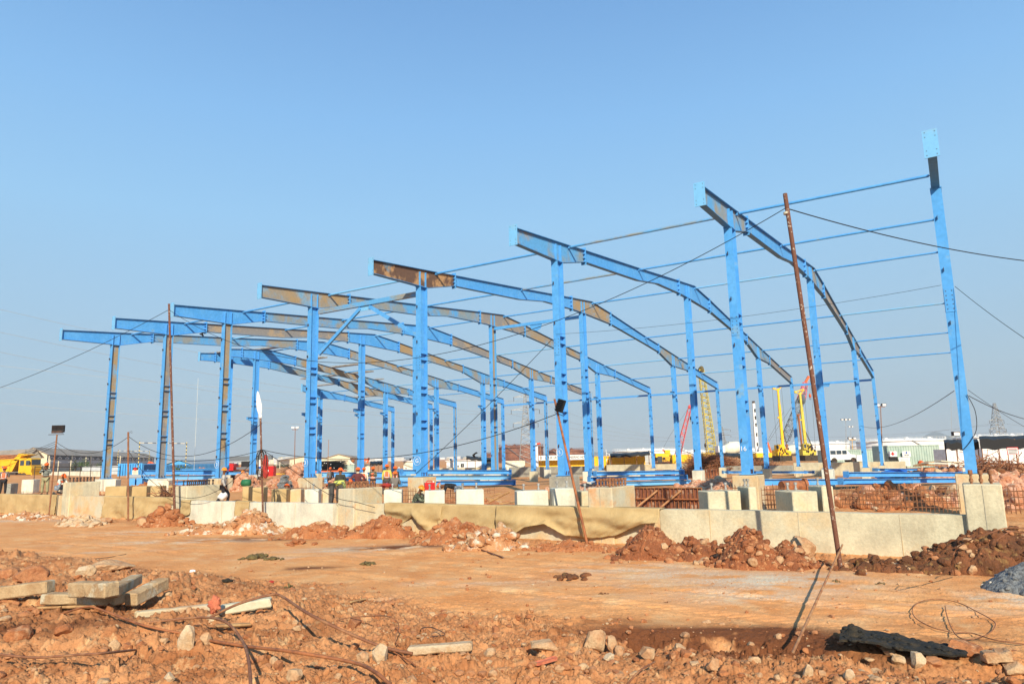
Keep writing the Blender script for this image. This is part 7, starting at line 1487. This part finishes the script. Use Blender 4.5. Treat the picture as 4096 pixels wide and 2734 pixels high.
for k, a in enumerate([(155, 1852, 1878, 40, 190, 'leaf_grey'), (178, 1856, 1880, 26, 195, 'leaf_grey'), (345, 1842, 1866, 60, 240, 'leaf'), (390, 1848, 1866, 60, 235, 'leaf_grey'), (300, 1850, 1868, 34, 240, 'leaf_grey'), (735, 1866, 1890, 68, 150, 'leaf'), (700, 1872, 1890, 40, 150, 'leaf'), (1156, 1863, 1876, 10, 200, 'leaf'), (1110, 1858, 1872, 40, 320, 'leaf_grey'), (1135, 1858, 1870, 40, 350, 'leaf_grey'), (630, 1848, 1862, 30, 300, 'leaf_grey'), (30, 1852, 1875, 40, 200, 'leaf_grey')]):
    tree(a[0], a[1], a[2], a[3], a[4], ['%s beyond the site' % q for q in ['second tree from the left', 'third tree from the left', 'sixth, roundest tree from the left', 'seventh tree from the left', 'fourth tree from the left', 'broad green bush under the striped gate', 'small green bush', 'single bright conical, twelfth tree from the left', 'eleventh hazy tree from the left', 'thirteenth hazy tree from the left', 'eighth tree from the left', 'leftmost grey-green tree']][k], a[5], k+1, 700 if a[3] > 30 else 300, 'tree' if k not in (5, 6) else 'bush')
# far hills and city
def ridge(d, pts, m, name='hills', dep=900):
    mb = MB(); n = len(pts); vs = []
    for (px, py) in pts: p = W(px, py, d); vs += [(p.x, d, -30), (p.x, d+dep*.5, p.z), (p.x*1.2, d+dep*1.3, -30)]
    fs = []
    for i in range(n-1): fs += [(i*3, (i+1)*3, (i+1)*3+1, i*3+1), (i*3+1, (i+1)*3+1, (i+1)*3+2, i*3+2)]
    mb.add(vs, fs, m, True); o = mb.build(name); tag(o, kind='structure')
pts = [(x, 1846-.0231*(x-1000)*.9-18*fbm(np.array([[x*.004, 0, 0]]), 4, 3)[0]+4) for x in range(-900, 2300, 40)]; ridge(4200, pts, 'hill')
pts = [(x, 1808-.0231*(x-2048)-6*fbm(np.array([[x*.004, 3, 0]]), 4, 5)[0]+9 - 62*math.exp(-((x-3905)/75.)**2)*.9) for x in range(2000, 5200, 25)]; ridge(4600, pts, 'hill')
mb = MB(); rs = np.random.RandomState(4)
for k in range(420):
    px = rs.uniform(1000, 1260) if k < 260 else rs.uniform(300, 2000); d = rs.uniform(1500, 3200); c = W(px, 1850-.0231*(px-1000)*.9+rs.uniform(-14, 6)*(1 if k < 260 else .3), d); s = rs.uniform(8, 22); mb.box((c.x, c.y, c.z-20), (s, s, 40+s*.4), rs.rand(), ['city_pale', 'white', 'cream'][rs.randint(3)])
o = mb.build('distant_city'); tag(o, 'hazy distant town of small pale houses on the slope', 'town', kind='stuff')
for k, (px, py, w_, h_) in enumerate([(1150, 1852, 40, 7), (1185, 1848, 20, 4), (1115, 1856, 30, 4)]):
    c = W(px, py, 900); sc = MPP(900); mb = MB(); mb.box((c.x, c.y, c.z-6), (w_*sc, 10, 12+h_*sc), 0, ['tank_white', 'cream', 'box_green'][k]); mb.box((c.x, c.y, c.z+h_*sc*.6+.3), (w_*sc*.8, 8, 1.2), 0, 'white'); single(mb, 'far_building', ['long pale building', 'small pale block', 'low greenish roof'][k]+' in the hazy distance left of the fifth column', 'building')
# mid distance clutter strip behind the site: fence posts
t = thing('pipe_fence', 'low pipe rail fence behind the left pedestals', 'fence', tuple(W(150, 1885, 95))); A0 = W(140, 1866, 95); B0 = W(480, 1866, 110); mb = MB(); mb.tube([A0, B0], .05, 5, 'dark_steel'); mb.tube([A0-V3(0, 0, .6), B0-V3(0, 0, .6)], .03, 5, 'dark_steel'); mb.build('rail', t)
for k in range(9): q = A0.lerp(B0, k/8); mb = MB(); mb.tube([V3(q.x, q.y, -.3), q+V3(0, 0, .1)], .05, 5, 'dark_steel'); mb.build('post', t)
#@@HAZE
hz = MB(); hz.box((0, 2900, 52), (9000, 6200, 172), 0); hz.mats = ['white']; hz.mi = [0]*6
hm = bpy.data.materials.new('haze'); hm.use_nodes = True; N = hm.node_tree.nodes; N.remove(N['Principled BSDF']); pv = N.new('ShaderNodeVolumePrincipled'); pv.inputs['Color'].default_value = (.80, .86, .92, 1); pv.inputs['Density'].default_value = .00021; pv.inputs['Anisotropy'].default_value = 0
hm.node_tree.links.new(pv.outputs[0], N['Material Output'].inputs['Volume']); MT['haze'] = hm; hz.mats = ['haze']; o = hz.build('haze'); tag(o, kind='stuff')
